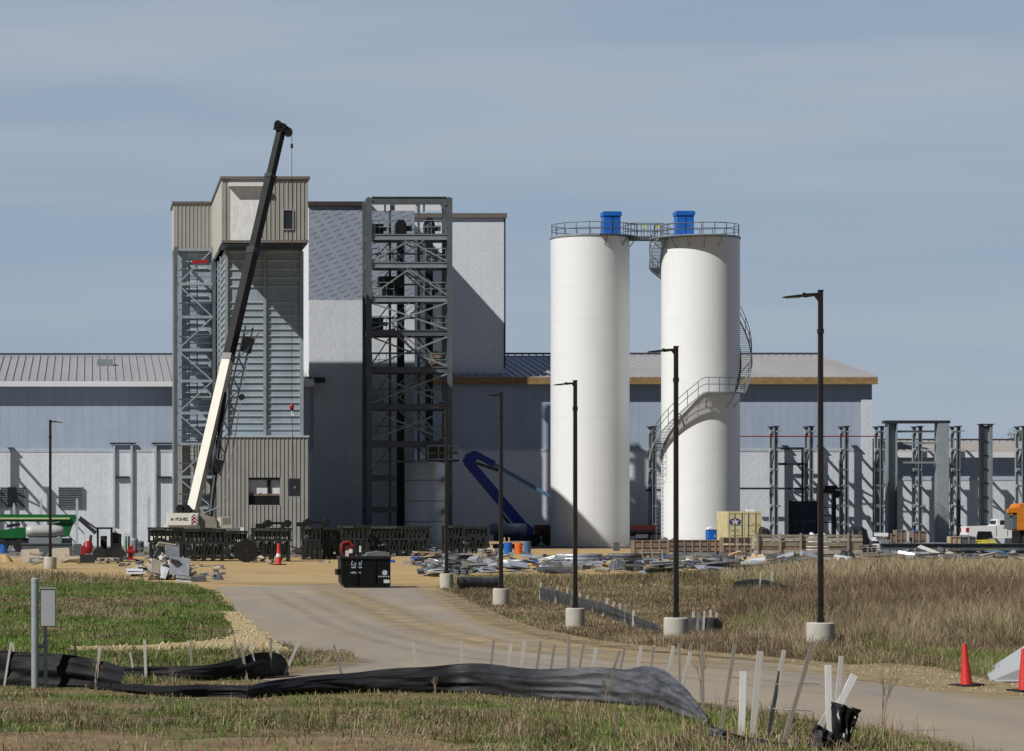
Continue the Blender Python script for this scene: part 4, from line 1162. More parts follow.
rack(322, 340.5, 527.5, 541, 177, 2.0, 'short darker rack frame just left of the dumpster', light=False, bays=3)
rack(341, 368, 525.5, 540, 186, 1.6, 'dark rack frame behind the left half of the dumpster')
rack(369, 430, 526, 540, 188, 1.6, 'long dark rack frame at the foot of open stair tower', bays=6)
rack(444, 463, 525.5, 538, 200, 1.4, 'pale-railed rack frame behind the second lamp post from dumpster', bays=2)
rack(464, 488, 526.5, 538, 199, 1.8, 'dark rack frame with crossed legs under the blue boom lift', light=False, bays=2)
b = MB(); yy = 168.0
x, z = WX(246, yy), .64
t = thing('cable_drum', 'big dark cable drum standing between the rack frames', 'cable drum', (x, yy, 0))
b.tube((x, yy - .35, z), (x, yy + .35, z), .5, n=20); b.build('core', M_STEELD, t)
for dy in (-.42, .42):
    b = MB(); b.tube((x, yy + dy - .05, z), (x, yy + dy + .05, z), .64, n=28); b.build('flange', M_BLACK, t)
b = MB(); b.tube((x, yy - .49, z), (x, yy - .475, z), .14, n=16); b.build('hub', M_RACK, t)

# ================================================================== BLUE BOOM LIFT
YL2 = 236.0
BL = thing('boom_lift', 'blue articulated boom lift folded in shade left of the silo', 'boom lift', (WX(520, YL2), YL2, 0))
def lx(p): return WX(p, YL2)
def lz(p): return WZ(p, YL2)
b = MB(); b.beam((lx(523), YL2, lz(527)), (lx(468), YL2, lz(462)), .78, .6, .7, .55); b.build('lower_boom', M_BLUE2, BL)
b = MB(); b.prism([(lx(463), lz(461)), (lx(466), lz(454)), (lx(474), lz(450.5)), (lx(480), lz(453)), (lx(477), lz(459)), (lx(472), lz(468)), (lx(466), lz(467))], YL2 - .45, YL2 + .3); b.build('knuckle', M_BLUE2, BL)
b = MB(); b.beam((lx(476), YL2 - .1, lz(455)), (lx(494), YL2 - .1, lz(464)), .5, .5); b.build('upper_boom', M_BLUE2, BL)
b = MB(); b.beam((lx(492), YL2 - .1, lz(463.3)), (lx(549), YL2 - .1, lz(496)), .3, .3, .26, .26); b.build('fly_boom', M_BLUEL, BL)
b = MB(); b.beam((lx(476), YL2 - .15, lz(463)), (lx(498), YL2 - .15, lz(470.5)), .22, .2); b.beam((lx(515), YL2 + .1, lz(530)), (lx(500), YL2 + .1, lz(512)), .2, .2); b.build('cylinder', M_STEELD, BL)
b = MB(); b.prism([(lx(505), lz(538)), (lx(531), lz(538)), (lx(532), lz(528)), (lx(524), lz(522)), (lx(516), lz(526)), (lx(506), lz(529))], YL2 - .9, YL2 + 1.1); b.build('turret', M_BLUE2, BL)
b = MB(); b.box(lx(500), lx(536), YL2 - 1.1, YL2 + 1.3, .45, .8); b.build('chassis', M_STEELD, BL)
for px in (504, 532):
    for dy in (-1.2, 1.4):
        b = MB(); b.tube((lx(px), YL2 + dy - .18, .5), (lx(px), YL2 + dy + .18, .5), .5, n=18); b.build('wheel', M_TYRE, BL)
b = MB()
for a, c in (((lx(549), lz(497)), (lx(553), lz(497))),):
    x0, x1 = lx(549), lx(561); z0 = lz(503)
    b.box(x0, x1, YL2 - .6, YL2 + .6, z0, z0 + .06)
    for yy in (YL2 - .58, YL2 + .58):
        for dz in (.5, 1.05): b.tube((x0, yy, z0 + dz), (x1, yy, z0 + dz), .025, n=5)
        for xx in (x0, x1): b.tube((xx, yy, z0), (xx, yy, z0 + 1.05), .025, n=5)
b.build('basket', M_STEEL, BL)
yy = 226.0
b = MB(); x0, x1 = WX(490, yy), WX(526, yy); zc_ = WZ(529, yy)
t = thing('horizontal_tank', 'blue grey cylinder tank lying on saddles below the blue boom lift', 'tank', ((x0 + x1) / 2, yy, 0))
b.tube((x0, yy, zc_), (x1, yy, zc_), .42, n=24); b.build('shell', pm('blue_grey_tank_paint', (.16, .22, .30), .35, .1, .15, 1.5), t, True)
b = MB()
for f in (.15, .85): x = x0 + (x1 - x0) * f; b.box(x - .1, x + .1, yy - .4, yy + .4, 0, zc_ - .25)
b.build('saddle', M_STEELD, t)
# dark red trailer behind silo a
yy = 241.0
RT = thing('red_trailer', 'dark red flatbed trailer parked behind the left silo', 'trailer', (WX(597, yy), yy, 0))
x0, x1 = WX(536, yy), WX(661.5, yy)
b = MB(); b.box(x0, x1, yy - 1.2, yy + 1.2, 1.0, WZ(525, yy)); b.build('body', M_DRED, RT)
b = MB(); b.box(x0 + .1, x1 - .1, yy - 1.23, yy - 1.205, 1.05, 1.25); b.box(x0, x1, yy - 1.0, yy + 1.0, .75, .99); b.build('chassis', M_BLACK, RT)
for px in (546, 641, 653):
    b = MB(); b.tube((WX(px, yy), yy - 1.15, .5), (WX(px, yy), yy - .8, .5), .5, n=18); b.build('wheel', M_TYRE, RT)
b = MB(); b.box(WX(633, yy), WX(645, yy), yy - 1.26, yy - 1.235, WZ(538, yy), WZ(534, yy)); b.build('side_plate', M_STEEL, RT)
b = MB(); b.tube((WX(657, yy), yy - 1.5, WZ(529, yy)), (WX(657, yy), yy - 1.22, WZ(529, yy)), .3, n=14); b.build('reel', M_STEELD, RT)
# ================================================================== VEHICLES AND YARD
# yellow container
yy = 210.0
CT = thing('shipping_container', 'pale yellow shipping container with a navy emblem beside the right silo', 'container', (WX(745, yy), yy, 0))
x0, x1 = WX(727.5, yy), WX(761.5, yy)
xs = WX(717, yy)
z0, z1 = .15, WZ(511.5, yy)
# the container is turned a little so that its long left side shows
th = math.radians(14)
def R2(u, v, z): return (x0 + u * math.cos(0) , yy + v, z)
Wd = x1 - x0
sx = (WX(717, yy) - x0)
b = MB(); dl = 6.0
xb = WX(717, yy + dl)      # where the far left corner stands
b.add([(x0, yy, z0), (x1, yy, z0), (xb + Wd, yy + dl, z0), (xb, yy + dl, z0), (x0, yy, z1), (x1, yy, z1), (xb + Wd, yy + dl, z1), (xb, yy + dl, z1)],
      [(0, 3, 2, 1), (4, 5, 6, 7), (0, 1, 5, 4), (1, 2, 6, 5), (2, 3, 7, 6), (3, 0, 4, 7)])
b.build('body', M_CONT, CT)
b = MB(); n = 20
for k in range(n):
    f0, f1 = (k + .1) / n, (k + .5) / n
    a = (x0 + (xb - x0) * f0, yy + dl * f0); c = (x0 + (xb - x0) * f1, yy + dl * f1)
    b.add([(a[0] - .04, a[1], z0 + .15), (c[0] - .04, c[1], z0 + .15), (c[0] - .04, c[1], z1 - .15), (a[0] - .04, a[1], z1 - .15), (a[0] + .02, a[1], z0 + .15), (c[0] + .02, c[1], z0 + .15), (c[0] + .02, c[1], z1 - .15), (a[0] + .02, a[1], z1 - .15)],
          [(1, 0, 3, 2), (0, 4, 7, 3), (5, 1, 2, 6), (0, 1, 5, 4), (3, 7, 6, 2)])
b.build('side_corrugation', M_CONT, CT)
b = MB()
b.box(x0, x0 + .1, yy - .07, yy - .002, z0, z1); b.box(x1 - .1, x1, yy - .07, yy - .002, z0, z1); b.box(x0 + .1, x1 - .1, yy - .07, yy - .002, z1 - .14, z1); b.box(x0 + .1, x1 - .1, yy - .07, yy - .002, z0, z0 + .14)
b.build('end_frame', M_CONT, CT)
xm = (x0 + x1) / 2
for s, xa, xc in ((0, x0 + .12, xm - .015), (1, xm + .015, x1 - .12)):
    b = MB(); b.box(xa, xc, yy - .045, yy - .003, z0 + .16, z1 - .16); dr = b.build('door', M_CONT, CT)
    b = MB()
    for q in (.32, .80) if s == 0 else (.2, .68):
        x = xa + (xc - xa) * q; b.tube((x, yy - .08, z0 + .1), (x, yy - .08, z1 - .1), .03, n=6)
    for zq in (.35, .62): b.box(xa + .1, xc - .1, yy - .06, yy - .047, z0 + (z1 - z0) * zq, z0 + (z1 - z0) * zq + .05)
    b.build('lock_rod', pm('dull_yellow_metal', (.36, .32, .19), .6, .1, .2, 4), dr)
xe, ze = x0 + Wd * .22, z0 + (z1 - z0) * .72
em = MB(); em.add([(xe + .42 * math.cos(q) , yy - .056 - .0, ze + .27 * math.sin(q)) for q in np.linspace(0, 2 * PI, 24, False)] + [(xe + .42 * math.cos(q), yy - .047, ze + .27 * math.sin(q)) for q in np.linspace(0, 2 * PI, 24, False)],
       [tuple(range(24))] + [(k, 24 + k, 24 + (k + 1) % 24, (k + 1) % 24) for k in range(24)])
em = em.build('emblem', M_NAVY, CT)
b = MB(); pts = []
for k in range(10):
    r = .24 if k % 2 == 0 else .1
    pts.append((xe + r * 1.25 * math.sin(k * PI / 5), ze + r * math.cos(k * PI / 5)))
b.prism(pts, yy - .075, yy - .06); b.build('emblem_star', M_WHITE, em)
b = MB()
for px_, w, zq in ((.10, .18, .5), (.24, .22, .5), (.72, .55, .66), (.72, .6, .48)): b.box(x0 + Wd * px_, x0 + Wd * px_ + w, yy - .056, yy - .048, z0 + (z1 - z0) * zq - .09, z0 + (z1 - z0) * zq + .09)
b.build('faded_marking', pm('faded_ochre_print', (.45, .39, .16), .6, 0, .3, 6), CT)
b = MB(); b.box(x0 + 1.4, x0 + 1.9, yy + .1, yy + .5, z1 + .005, z1 + .16); b.build('roof_rubbish', M_TARPW, CT)
# portable toilet
yy = 208.0
PTl = thing('portable_toilet', 'blue portable toilet with white roof beside the yellow container', 'portable toilet', (WX(713, yy), yy, 0))
x0, x1 = WX(708.8, yy), WX(716.8, yy)
b = MB(); b.box(x0, x1, yy, yy + 1.1, .05, WZ(529.5, yy)); b.build('cabin', M_BLUE, PTl)
b = MB(); zq = WZ(529.5, yy); b.lathe((0, 0, 0), [(0.001, -50)], 3); b = MB(); b.prism([(x0 - .04, zq), (x1 + .04, zq), (x1 - .05, zq + .12), ((x0 + x1) / 2, zq + .2), (x0 + .05, zq + .12)], yy - .04, yy + 1.14); b.build('roof', M_TARPW, PTl)
b = MB(); b.box(x0 + .06, x1 - .06, yy - .03, yy - .003, .12, zq - .08); dr = b.build('door', M_BLUE, PTl)
b = MB(); b.box(x1 - .16, x1 - .1, yy - .06, yy - .033, 1.0, 1.15); b.build('handle', M_TARPW, dr)

# pickup
yy = 222.0
PK = thing('pickup_truck', 'white pickup truck facing right behind the long steel beam', 'pickup truck', (WX(995, yy), yy, 0))
def tx(p): return WX(p + 5, yy - .95)
def tz(p): return WZ(p, yy)
k = F / yy
prof = [(tx(962.5), tz(535)), (tx(963), tz(526.5)), (tx(990.5), tz(525.6)), (tx(990.5), tz(524.8)), (tx(1019), tz(525)), (tx(1036), tz(526)), (tx(1040), tz(529)), (tx(1040), tz(536)), (tx(1020), tz(538)), (tx(984), tz(538)), (tx(972), tz(537))]
b = MB(); b.prism(prof, yy - .95, yy + .95); b.build('body', M_TRUCK, PK)
b = MB(); b.prism([(tx(992), tz(525)), (tx(993), tz(519.6)), (tx(995), tz(518.9)), (tx(1011), tz(519)), (tx(1018.5), tz(525))], yy - .85, yy + .85); cab = b.build('cab', M_TRUCK, PK)
b = MB(); b.prism([(tx(995.2), tz(524.6)), (tx(995.6), tz(520.2)), (tx(1001.5), tz(520.2)), (tx(1001.5), tz(524.6))], yy - .875, yy - .853); b.prism([(tx(1003), tz(524.6)), (tx(1003), tz(520.2)), (tx(1010), tz(520.3)), (tx(1015), tz(524.6))], yy - .875, yy - .853); b.build('window', M_GLASS, cab)
b = MB(); b.box(tx(962.2), tx(963.8), yy - .97, yy - .62, tz(532), tz(527.6)); b.build('tail_light', M_RED, PK)
b = MB(); b.box(tx(962.2), tx(963.8), yy + .7, yy + .96, tz(532), tz(527.6)); b.build('tail_light', M_RED, PK)
b = MB(); b.box(tx(992.3) - .06, tx(992.7), yy - .6, yy + .6, tz(524), tz(520.6)); b.build('rear_window', M_GLASS, cab)
b = MB(); b.box(tx(961.5), tx(964), yy - .9, yy + .9, tz(537), tz(534.8)); b.build('bumper', M_RIM, PK)
b = MB(); b.box(tx(991), tx(991.4), yy - .965, yy - .953, tz(536), tz(526)); b.box(tx(1002.3), tx(1002.7), yy - .965, yy - .953, tz(536), tz(526)); b.box(tx(998), tx(1000), yy - .98, yy - .953, tz(528), tz(527.4)); b.build('door_trim', M_STEEL, PK)
for px in (979.5, 1026):
    b = MB(); b.prism([(tx(px) - .62, tz(538)), (tx(px) - .5, tz(531.2)), (tx(px) + .5, tz(531.2)), (tx(px) + .62, tz(538))], yy - .962, yy - .951); b.build('wheel_arch', M_BLACK, PK)
    for dy in (-.98, .74):
        b = MB(); b.tube((tx(px), yy + dy, .42), (tx(px), yy + dy + .24, .42), .42, n=22); w = b.build('wheel', M_TYRE, PK)
        b = MB(); b.tube((tx(px), yy + dy - .012, .42), (tx(px), yy + dy + .252, .42), .24, n=16); b.build('rim', M_RIM, w)
# orange loader
yy = 216.0
OL = thing('wheel_loader', 'orange wheel loader with grey hood panel at right edge', 'loader', (WX(1030, yy), yy, 0))
def ox(p): return WX(p + 8, yy - 1.0)
def oz(p): return WZ(p, yy)
b = MB(); b.prism([(ox(1009.2), oz(530)), (ox(1009.2), oz(510)), (ox(1012), oz(504)), (ox(1060), oz(500)), (ox(1066), oz(530))], yy - 1.1, yy + 1.1); b.build('body', M_ORANGE, OL)
b = MB(); b.box(ox(1004.8), ox(1009), yy - 1.0, yy + 1.0, oz(529), oz(513)); b.build('hood_panel', pm('slate_grey_panel', (.10, .12, .125), .5, 0, .15, 2), OL)
b = MB(); b.beam((ox(1002), yy - .8, oz(512)), (ox(1030), yy - .8, oz(507)), .5, .4); b.box(ox(1000), ox(1009), yy - 1.05, yy - .5, oz(512.6), oz(509)); b.build('lift_arm', M_ORANGE, OL)
for px in (1023, 1052):
    b = MB(); b.tube((ox(px), yy + 1.0, .65), (ox(px), yy + 1.5, .65), .65, n=24); b.build('wheel', M_TYRE, OL)
    b = MB(); b.tube((ox(px), yy - 1.5, .65), (ox(px), yy - 1.0, .65), .65, n=24); w = b.build('wheel', M_TYRE, OL)
    b = MB(); b.tube((ox(px), yy - 1.515, .65), (ox(px), yy - 1.3, .65), .34, n=18); b.build('rim', M_OCHRE, w)
b = MB(); b.box(ox(1012), ox(1062), yy - .9, yy + .9, .5, oz(530.2)); b.build('chassis', M_BLACK, OL)

# green machine on the left
yy = 206.0
GM = thing('green_boom_machine', 'green long-armed machine parked at left edge behind blue tarps', 'construction machine', (WX(20, yy), yy, 0))
def gx(p): return WX(p, yy)
def gz(p): return WZ(p, yy)
b = MB(); b.beam((gx(-60), yy - .4, gz(517.6)), (gx(76), yy - .4, gz(518.2)), .5, .26); b.build('arm', M_GREEN, GM)
b = MB(); b.box(gx(-60), gx(70), yy - .62, yy - .56, gz(519.2), gz(517.6)); b.build('arm_stripe', pm('pale_lime_stripe', (.55, .60, .30), .5, 0, .1, 3), GM)
b = MB(); b.prism([(gx(52), gz(524.5)), (gx(64), gz(520.5)), (gx(77), gz(517)), (gx(72), gz(527)), (gx(69), gz(536.5)), (gx(60), gz(537.5)), (gx(60), gz(526))], yy - .35, yy + .45); b.build('arm_knuckle', M_GREEN, GM)
b = MB(); b.prism([(gx(-60), gz(538)), (gx(26), gz(538)), (gx(27), gz(527)), (gx(20), gz(527.5)), (gx(2), gz(530)), (gx(-60), gz(530))], yy - .9, yy + 1.0); b.build('body', M_GREEN, GM)
b = MB(); b.prism([(gx(6), gz(527.6)), (gx(20), gz(525.6)), (gx(20), gz(523)), (gx(8), gz(524.5))], yy - .6, yy + .6); b.build('cab_roof', M_BLACK, GM)
b = MB(); b.box(gx(-60), gx(72), yy - .8, yy + .8, .45, gz(538.2)); b.build('chassis', M_STEELD, GM)
for px in (2, 20, 66):
    for q in (-1.1, .81):
        b = MB(); b.tube((gx(px), yy + q, .45), (gx(px), yy + q + .29, .45), .45, n=20); b.build('wheel', M_TYRE, GM)
# white oblong tank
yy = 203.5
b = MB(); x0, x1 = WX(26, yy), WX(64.5, yy); zc_ = WZ(531.2, yy)
t = thing('plastic_tank', 'white oblong plastic tank lying before the green machine', 'tank', ((x0 + x1) / 2, yy, 0))
n = 16
rings = [(0, .30), (.06, .42), (.2, .44), (.75, .42), (.92, .34), (1.0, .2)]
vs = []
for f, r in rings:
    for k_ in range(n):
        a = 2 * PI * k_ / n; vs.append((x0 + (x1 - x0) * f, yy + .6 * r / .44 * math.cos(a), zc_ + r * math.sin(a)))
fs = [(j * n + k_, j * n + (k_ + 1) % n, (j + 1) * n + (k_ + 1) % n, (j + 1) * n + k_) for j in range(len(rings) - 1) for k_ in range(n)] + [tuple(range(n))[::-1], tuple(range((len(rings) - 1) * n, len(rings) * n))]
b.add(vs, fs); b.build('shell', pm('off_white_plastic', (.43, .43, .42), .45, 0, .08, 1.5), t, True)
b = MB(); b.box(x0 + .2, x1 - .2, yy - .5, yy + .5, .5, zc_ - .42); b.box(x0 + .4, x0 + .6, yy - .5, yy + .5, 0, .5); b.box(x1 - .6, x1 - .4, yy - .5, yy + .5, 0, .5); b.build('cradle', M_STEELL, t)
# dark skid steer left of tower
yy = 170.0
SK = thing('telehandler', 'black telehandler with its boom pointing left by the low hall', 'telehandler', (WX(108, yy), yy, 0))
def kx(p): return WX(p, yy)
def kz(p): return WZ(p, yy)
b = MB(); b.box(kx(97), kx(121), yy - .8, yy + .9, .5, kz(548)); b.prism([(kx(111), kz(548)), (kx(121), kz(548)), (kx(121.5), kz(534)), (kx(112), kz(532))], yy - .6, yy + .7); b.build('body', M_BLACK, SK)
b = MB()
for px in (97.8, 111.5):
    for dy in (-.75, .8): b.box(kx(px) - .06, kx(px) + .06, yy + dy - .06, yy + dy + .06, kz(549), kz(529))
b.box(kx(96.5), kx(112.8), yy - .85, yy + .9, kz(529), kz(527.3)); b.build('cab_frame', M_BLACK, SK)
b = MB(); b.box(kx(100.5), kx(107), yy - .1, yy + .5, kz(548), kz(536)); b.build('seat', M_RUB, SK)
b = MB(); b.box(kx(103.5), kx(114), yy - 1.15, yy - .82, .25, kz(549)); b.box(kx(112.5), kx(121.5), yy - 1.1, yy - .82, .6, kz(543)); b.build('side_tank', M_BLACK, SK)
b = MB(); b.beam((kx(79), yy - .9, kz(518.5)), (kx(96), yy - .9, kz(533)), .22, .22); b.beam((kx(80), yy - .9, kz(516.6)), (kx(97), yy - .9, kz(529)), .1, .1); b.build('boom', M_STEELD, SK)
for px in (99.5, 118.5):
    for dy in (-1.0, .85):
        b = MB(); b.tube((kx(px), yy + dy - .18, .4), (kx(px), yy + dy + .18, .4), .4, n=20); b.build('wheel', M_TYRE, SK)
b = MB(); b.cbox((kx(119), yy - .3, kz(531.5)), (.5, .6, .3), ry=.1); b.build('white_bag', M_TARPW, SK)
# red engine unit
yy = 163.0
t = thing('red_generator', 'bright red engine unit beside the black telehandler', 'generator', (WX(87, yy), yy, 0))
b = MB(); b.lathe((WX(88, yy), yy, WZ(547, yy)), [(.01, -.35), (.22, -.3), (.3, 0), (.22, .25), (.05, .33)], 14); b.box(WX(81, yy), WX(86, yy), yy - .25, yy + .25, .5, WZ(546, yy)); b.build('engine', M_RED, t, False)
b = MB(); b.box(WX(80, yy), WX(95, yy), yy - .3, yy + .3, .06, .5); b.build('skid', M_STEELD, t)
b = MB(); b.tube((WX(90, yy), yy, WZ(545, yy)), (WX(91, yy), yy, WZ(535, yy)), .08, n=8); b.build('exhaust', M_DRED, t)
# red post jack + small items near hall
for px, pyt, pyb, m, lab in ((131, 546, 560, M_RED, 'red pump stand on sand left of the scrap heap'), (152, 543, 556, M_RED, 'red hose reel leaning under the dark rack frame')):
    yy = GY(pyb); b = MB(); x = WX(px, yy); h = WZ(pyt, yy)
    b.box(x - .12, x + .12, yy - .1, yy + .1, .1, h); b.cbox((x, yy, .05), (.5, .4, .1)); b.tube((x - .25, yy - .15, h * .6), (x + .25, yy - .15, h * .6), .12, n=10); b.tube((x, yy, h), (x + .1, yy, h + .12), .05, n=6)
    tag(b.build('pump_stand', m, org=(x, yy, 0)), lab, 'pump')
yy = 176.0
t = thing('gas_cage', 'small white and green cylinder cage beside the black telehandler', 'gas cage', (WX(127, yy), yy, 0))
b = MB(); b.box(WX(124.5, yy), WX(130.5, yy), yy, yy + .5, 0.02, .1); b.box(WX(124.5, yy), WX(130.5, yy), yy, yy + .5, 1.5, 1.56)
for px in (124.7, 127.5, 130.3): b.box(WX(px, yy) - .03, WX(px, yy) + .03, yy - .03, yy + .03, .1, 1.5)
b.build('frame', M_GALVL, t)
for px in (126, 129):
    b = MB(); b.lathe((WX(px, yy), yy + .25, .1), [(.1, 0), (.12, .02), (.12, 1.05), (.05, 1.2), (.03, 1.3)], 12); b.build('gas_cylinder', M_GREEN, t)

# dumpster on the road
yy = GY(588.2)
DP = thing('dumpster', 'black dumpster with pale markings standing on the access road', 'dumpster', (WX(365.5, yy), yy, 0))
x0, x1 = WX(341, yy), WX(390.5, yy); zt = WZ(556.5, yy)
M_DUMP = pm('black_dumpster_paint', (.006, .006, .007), .5, 0, .3, 1.5, spec=.2)
b = MB(); b.prism([(x0 + .02, .22), (x0 + .14, .06), (x1 - .03, .06), (x1, .12), (x1, zt), (x0, zt)], yy, yy + 1.5); b.build('body', M_DUMP, DP)
b = MB(); b.box(x0 - .04, x1 + .02, yy - .05, yy - .003, zt - .09, zt); b.box(x0 - .04, x1 + .02, yy + 1.503, yy + 1.55, zt - .09, zt); b.box(x0 - .05, x0 - .003, yy, yy + 1.5, zt - .09, zt); b.build('rim', M_BLACK, DP)
b = MB()
for f in (.32, .68): b.box(x0 + (x1 - x0) * f - .03, x0 + (x1 - x0) * f + .03, yy - .045, yy - .003, .15, zt - .1)
b.box(x0 - .14, x0 - .003, yy + .3, yy + 1.2, .5, .72); b.build('side_rib', M_DUMP, DP)
b = MB(); b.prism([(x0 + .95, zt + .01), (x1 - .02, zt + .01), (x1 - .02, zt + .16), (x1 - .4, zt + .2), (x0 + 1.1, zt + .14)], yy + .1, yy + 1.4); b.build('folded_lid', pm('grey_plastic_lid', (.13, .135, .125), .45, 0, .3, 2), DP)
M_PR = pm('pale_blue_print', (.42, .52, .60), .6, 0, .25, 9)
text_mesh('lettering', 'Leal', .26, (x0 + .57, yy - .006, zt - .26), M_PR, DP, .003, .25)
b = MB()
for a, w, z in ((.40, .42, zt - .42), (.36, .42, zt - .62)):
    for k_ in range(7): b.box(x0 + a + w * k_ / 7, x0 + a + w * (k_ + .7) / 7, yy - .008, yy - .003, z - .02 - .01 * (k_ % 2), z + .02 + .012 * (k_ % 3))
b.build('faded_print', M_PR, DP)
b = MB(); xe, ze = x1 - .22, zt - .62
b.prism([(xe + .10 * math.cos(q), ze + .10 * math.sin(q)) for q in np.linspace(0, 2 * PI, 14, False)], yy - .008, yy - .003)
for k_ in range(5): b.box(xe - .24 + .09 * k_, xe - .19 + .09 * k_, yy - .012, yy - .009, ze - .17, ze - .12)
b.build('round_emblem', M_PR, DP)
b = MB(); b.box(x1 - .26, x1 - .04, yy - .008, yy - .003, .2, .33); b.build('sticker', pm('white_sticker', (.62, .62, .6), .6, 0, .25, 12), DP)
b = MB()
for xx in (x0 + .25, x1 - .2):
    for dy in (.2, 1.3):
        b = MB(); b.tube((xx - .04, yy + dy, .06), (xx + .04, yy + dy, .06), .06, n=10); b.build('caster', M_RUB, DP)
b = MB(); x = x0 + .28; b.box(x - .06, x + .06, yy + .5, yy + .56, zt + .0, zt + .22); b.box(x1 - 1.15, x1 - 1.08, yy + .5, yy + .56, zt + .16, zt + .4); b.build('rubbish', M_TARPW, DP)

# ================================================================== LAMP POSTS
def lamp_proto(px, pyb, pyt_base, pyt, r_px, headdir, label, hl=36, pw_px=5.0):
    Y = GY(pyb); x = WX(px, Y); s = Y / F
    zb = WZ(pyt_base, Y); zt = WZ(pyt, Y); r = r_px * s
    t = thing('lamp_post', label, 'lamp post', (x, Y, 0), 'lamp posts along the access road')
    b = MB(); b.lathe((x, Y, -.1), [(r, 0), (r, zb + .08), (r - .02, zb + .1), (.001, zb + .1)], 32); b.build('concrete_base', M_CONC, t)
    b = MB(); pw = pw_px * .62 * s; b.box(x - pw, x + pw, Y - pw, Y + pw, zb + .002, zb + 2.5 * s + .04); b.build('base_plate', M_POLE, t)
    b = MB(); b.beam((x, Y, zb + .02), (x, Y, zt), pw_px * s, pw_px * s, pw_px * .84 * s, pw_px * .84 * s); b.build('pole', M_POLE, t)
    b = MB(); hw = pw_px * .5 * s; b.box(x - hw, x + hw, Y - hw, Y + hw, zt + .002, zt + .035); b.build('pole_cap', M_POLE, t)
    s0 = s; L = hl * s; d = headdir
    s = s * hl / 36
    b = MB(); b.beam((x + d * 2.2 * s, Y, zt - 2.6 * s), (x + d * 16 * s, Y, zt - 4.0 * s), 3.0 * s, 1.6 * s, 4 * s, 2.6 * s); b.prism([(x + d * 2.2 * s, zt - 9.5 * s), (x + d * 6 * s, zt - 4.4 * s), (x + d * 2.2 * s, zt - 4.2 * s)], Y - .03, Y + .03); b.build('arm', M_POLE, t)
    b = MB(); b.prism([(x + d * 13 * s, zt - 5.0 * s), (x + d * L, zt - 6.3 * s), (x + d * L, zt - 5.0 * s), (x + d * 22 * s, zt - 3.2 * s), (x + d * 14 * s, zt - 2.9 * s)], Y - 5 * s, Y + 5 * s); h = b.build('lamp_head', M_POLE, t)
    b = MB(); b.prism([(x + d * 20 * s, zt - 6.1 * s), (x + d * 33 * s, zt - 6.75 * s), (x + d * 33 * s, zt - 6.25 * s), (x + d * 20 * s, zt - 5.6 * s)], Y - 3.6 * s, Y + 3.6 * s); b.build('lens', M_LENS, h)
    b = MB(); b.box(x + d * 16 * s - .03, x + d * 16 * s + .03, Y - .03, Y + .03, zt - 2.8 * s, zt - 1.2 * s); b.build('sensor', M_POLE, h)
    b = MB(); zq = zt - (zt - zb) * .12; hw = pw_px * .55 * s0; b.box(x - hw, x + hw, Y - hw, Y + hw, zq - .05, zq + .05); b.build('collar', M_POLE, t)
    b = MB(); b.box(x - .8 * s0, x + .8 * s0, Y - pw_px * .51 * s0 - .01, Y - pw_px * .5 * s0, zb + .35, zb + .6); b.build('hand_hole', M_POLE, t)
lamp_proto(820.5, 651, 622.5, 291.5, 14, -1, 'nearest and tallest dark lamp post, right of the silos', 37, 5.2)
lamp_proto(676, 641, 617.5, 347.5, 12.3, -1, 'dark lamp post standing in front of the right silo', 28, 4.8)
lamp_proto(575.2, 628, 608, 381.5, 9.6, -1, 'dark lamp post standing in front of the left silo', 21, 4.2)
lamp_proto(501, 606, 588.5, 393.5, 8.2, -1, 'dark lamp post between the blue boom lift and culvert pipe', 17.5, 4.0)
lamp_proto(446.5, 589, 573.5, 405, 6.8, -1, 'farthest dark lamp post right of the road, before the open stair tower', 15, 3.4)
lamp_proto(50.3, 569, 557, 420.5, 6.3, 1, 'dark lamp post at the left, head turned right over the low hall', 12.5, 3.0)

# ================================================================== CONES, POST BOX, WEDGE
def cone(px, pyb, h_px, label, lean=0.0):
    Y = GY(pyb); x = WX(px, Y); s = Y / F; h = h_px * s
    t = thing('traffic_cone', label, 'traffic cone', (x, Y, 0), 'orange traffic cones')
    r = h * .15
    b = MB(); b.lathe((x, Y, .05), [(r, 0), (r * .9, .02), (h * .05, h - .07), (h * .035, h - .05), (.001, h - .05)], 28); b.build('cone_body', M_CONE, t, True)
    b = MB(); w = h * .29; b.box(x - w, x + w, Y - w, Y + w, .015, .055)
    b.build('base', M_RUB, t)
    t.rotation_euler = (0, lean, .3)
    return t
cone(966.5, 687, 43, 'orange traffic cone standing in the open gravel by the concrete wedge', -.06)
cone(1024.5, 692.5, 44, 'orange traffic cone cut off by the right edge of the picture', -.03)
t = cone(278.5, 565, 22, 'small far orange cone before the rack frames')
b = MB(); Y = GY(565); x = WX(278.5, Y); b.lathe((x, Y, .05), [(.14, .38), (.115, .56)], 20); b.build('reflective_band', M_TARPW, t)

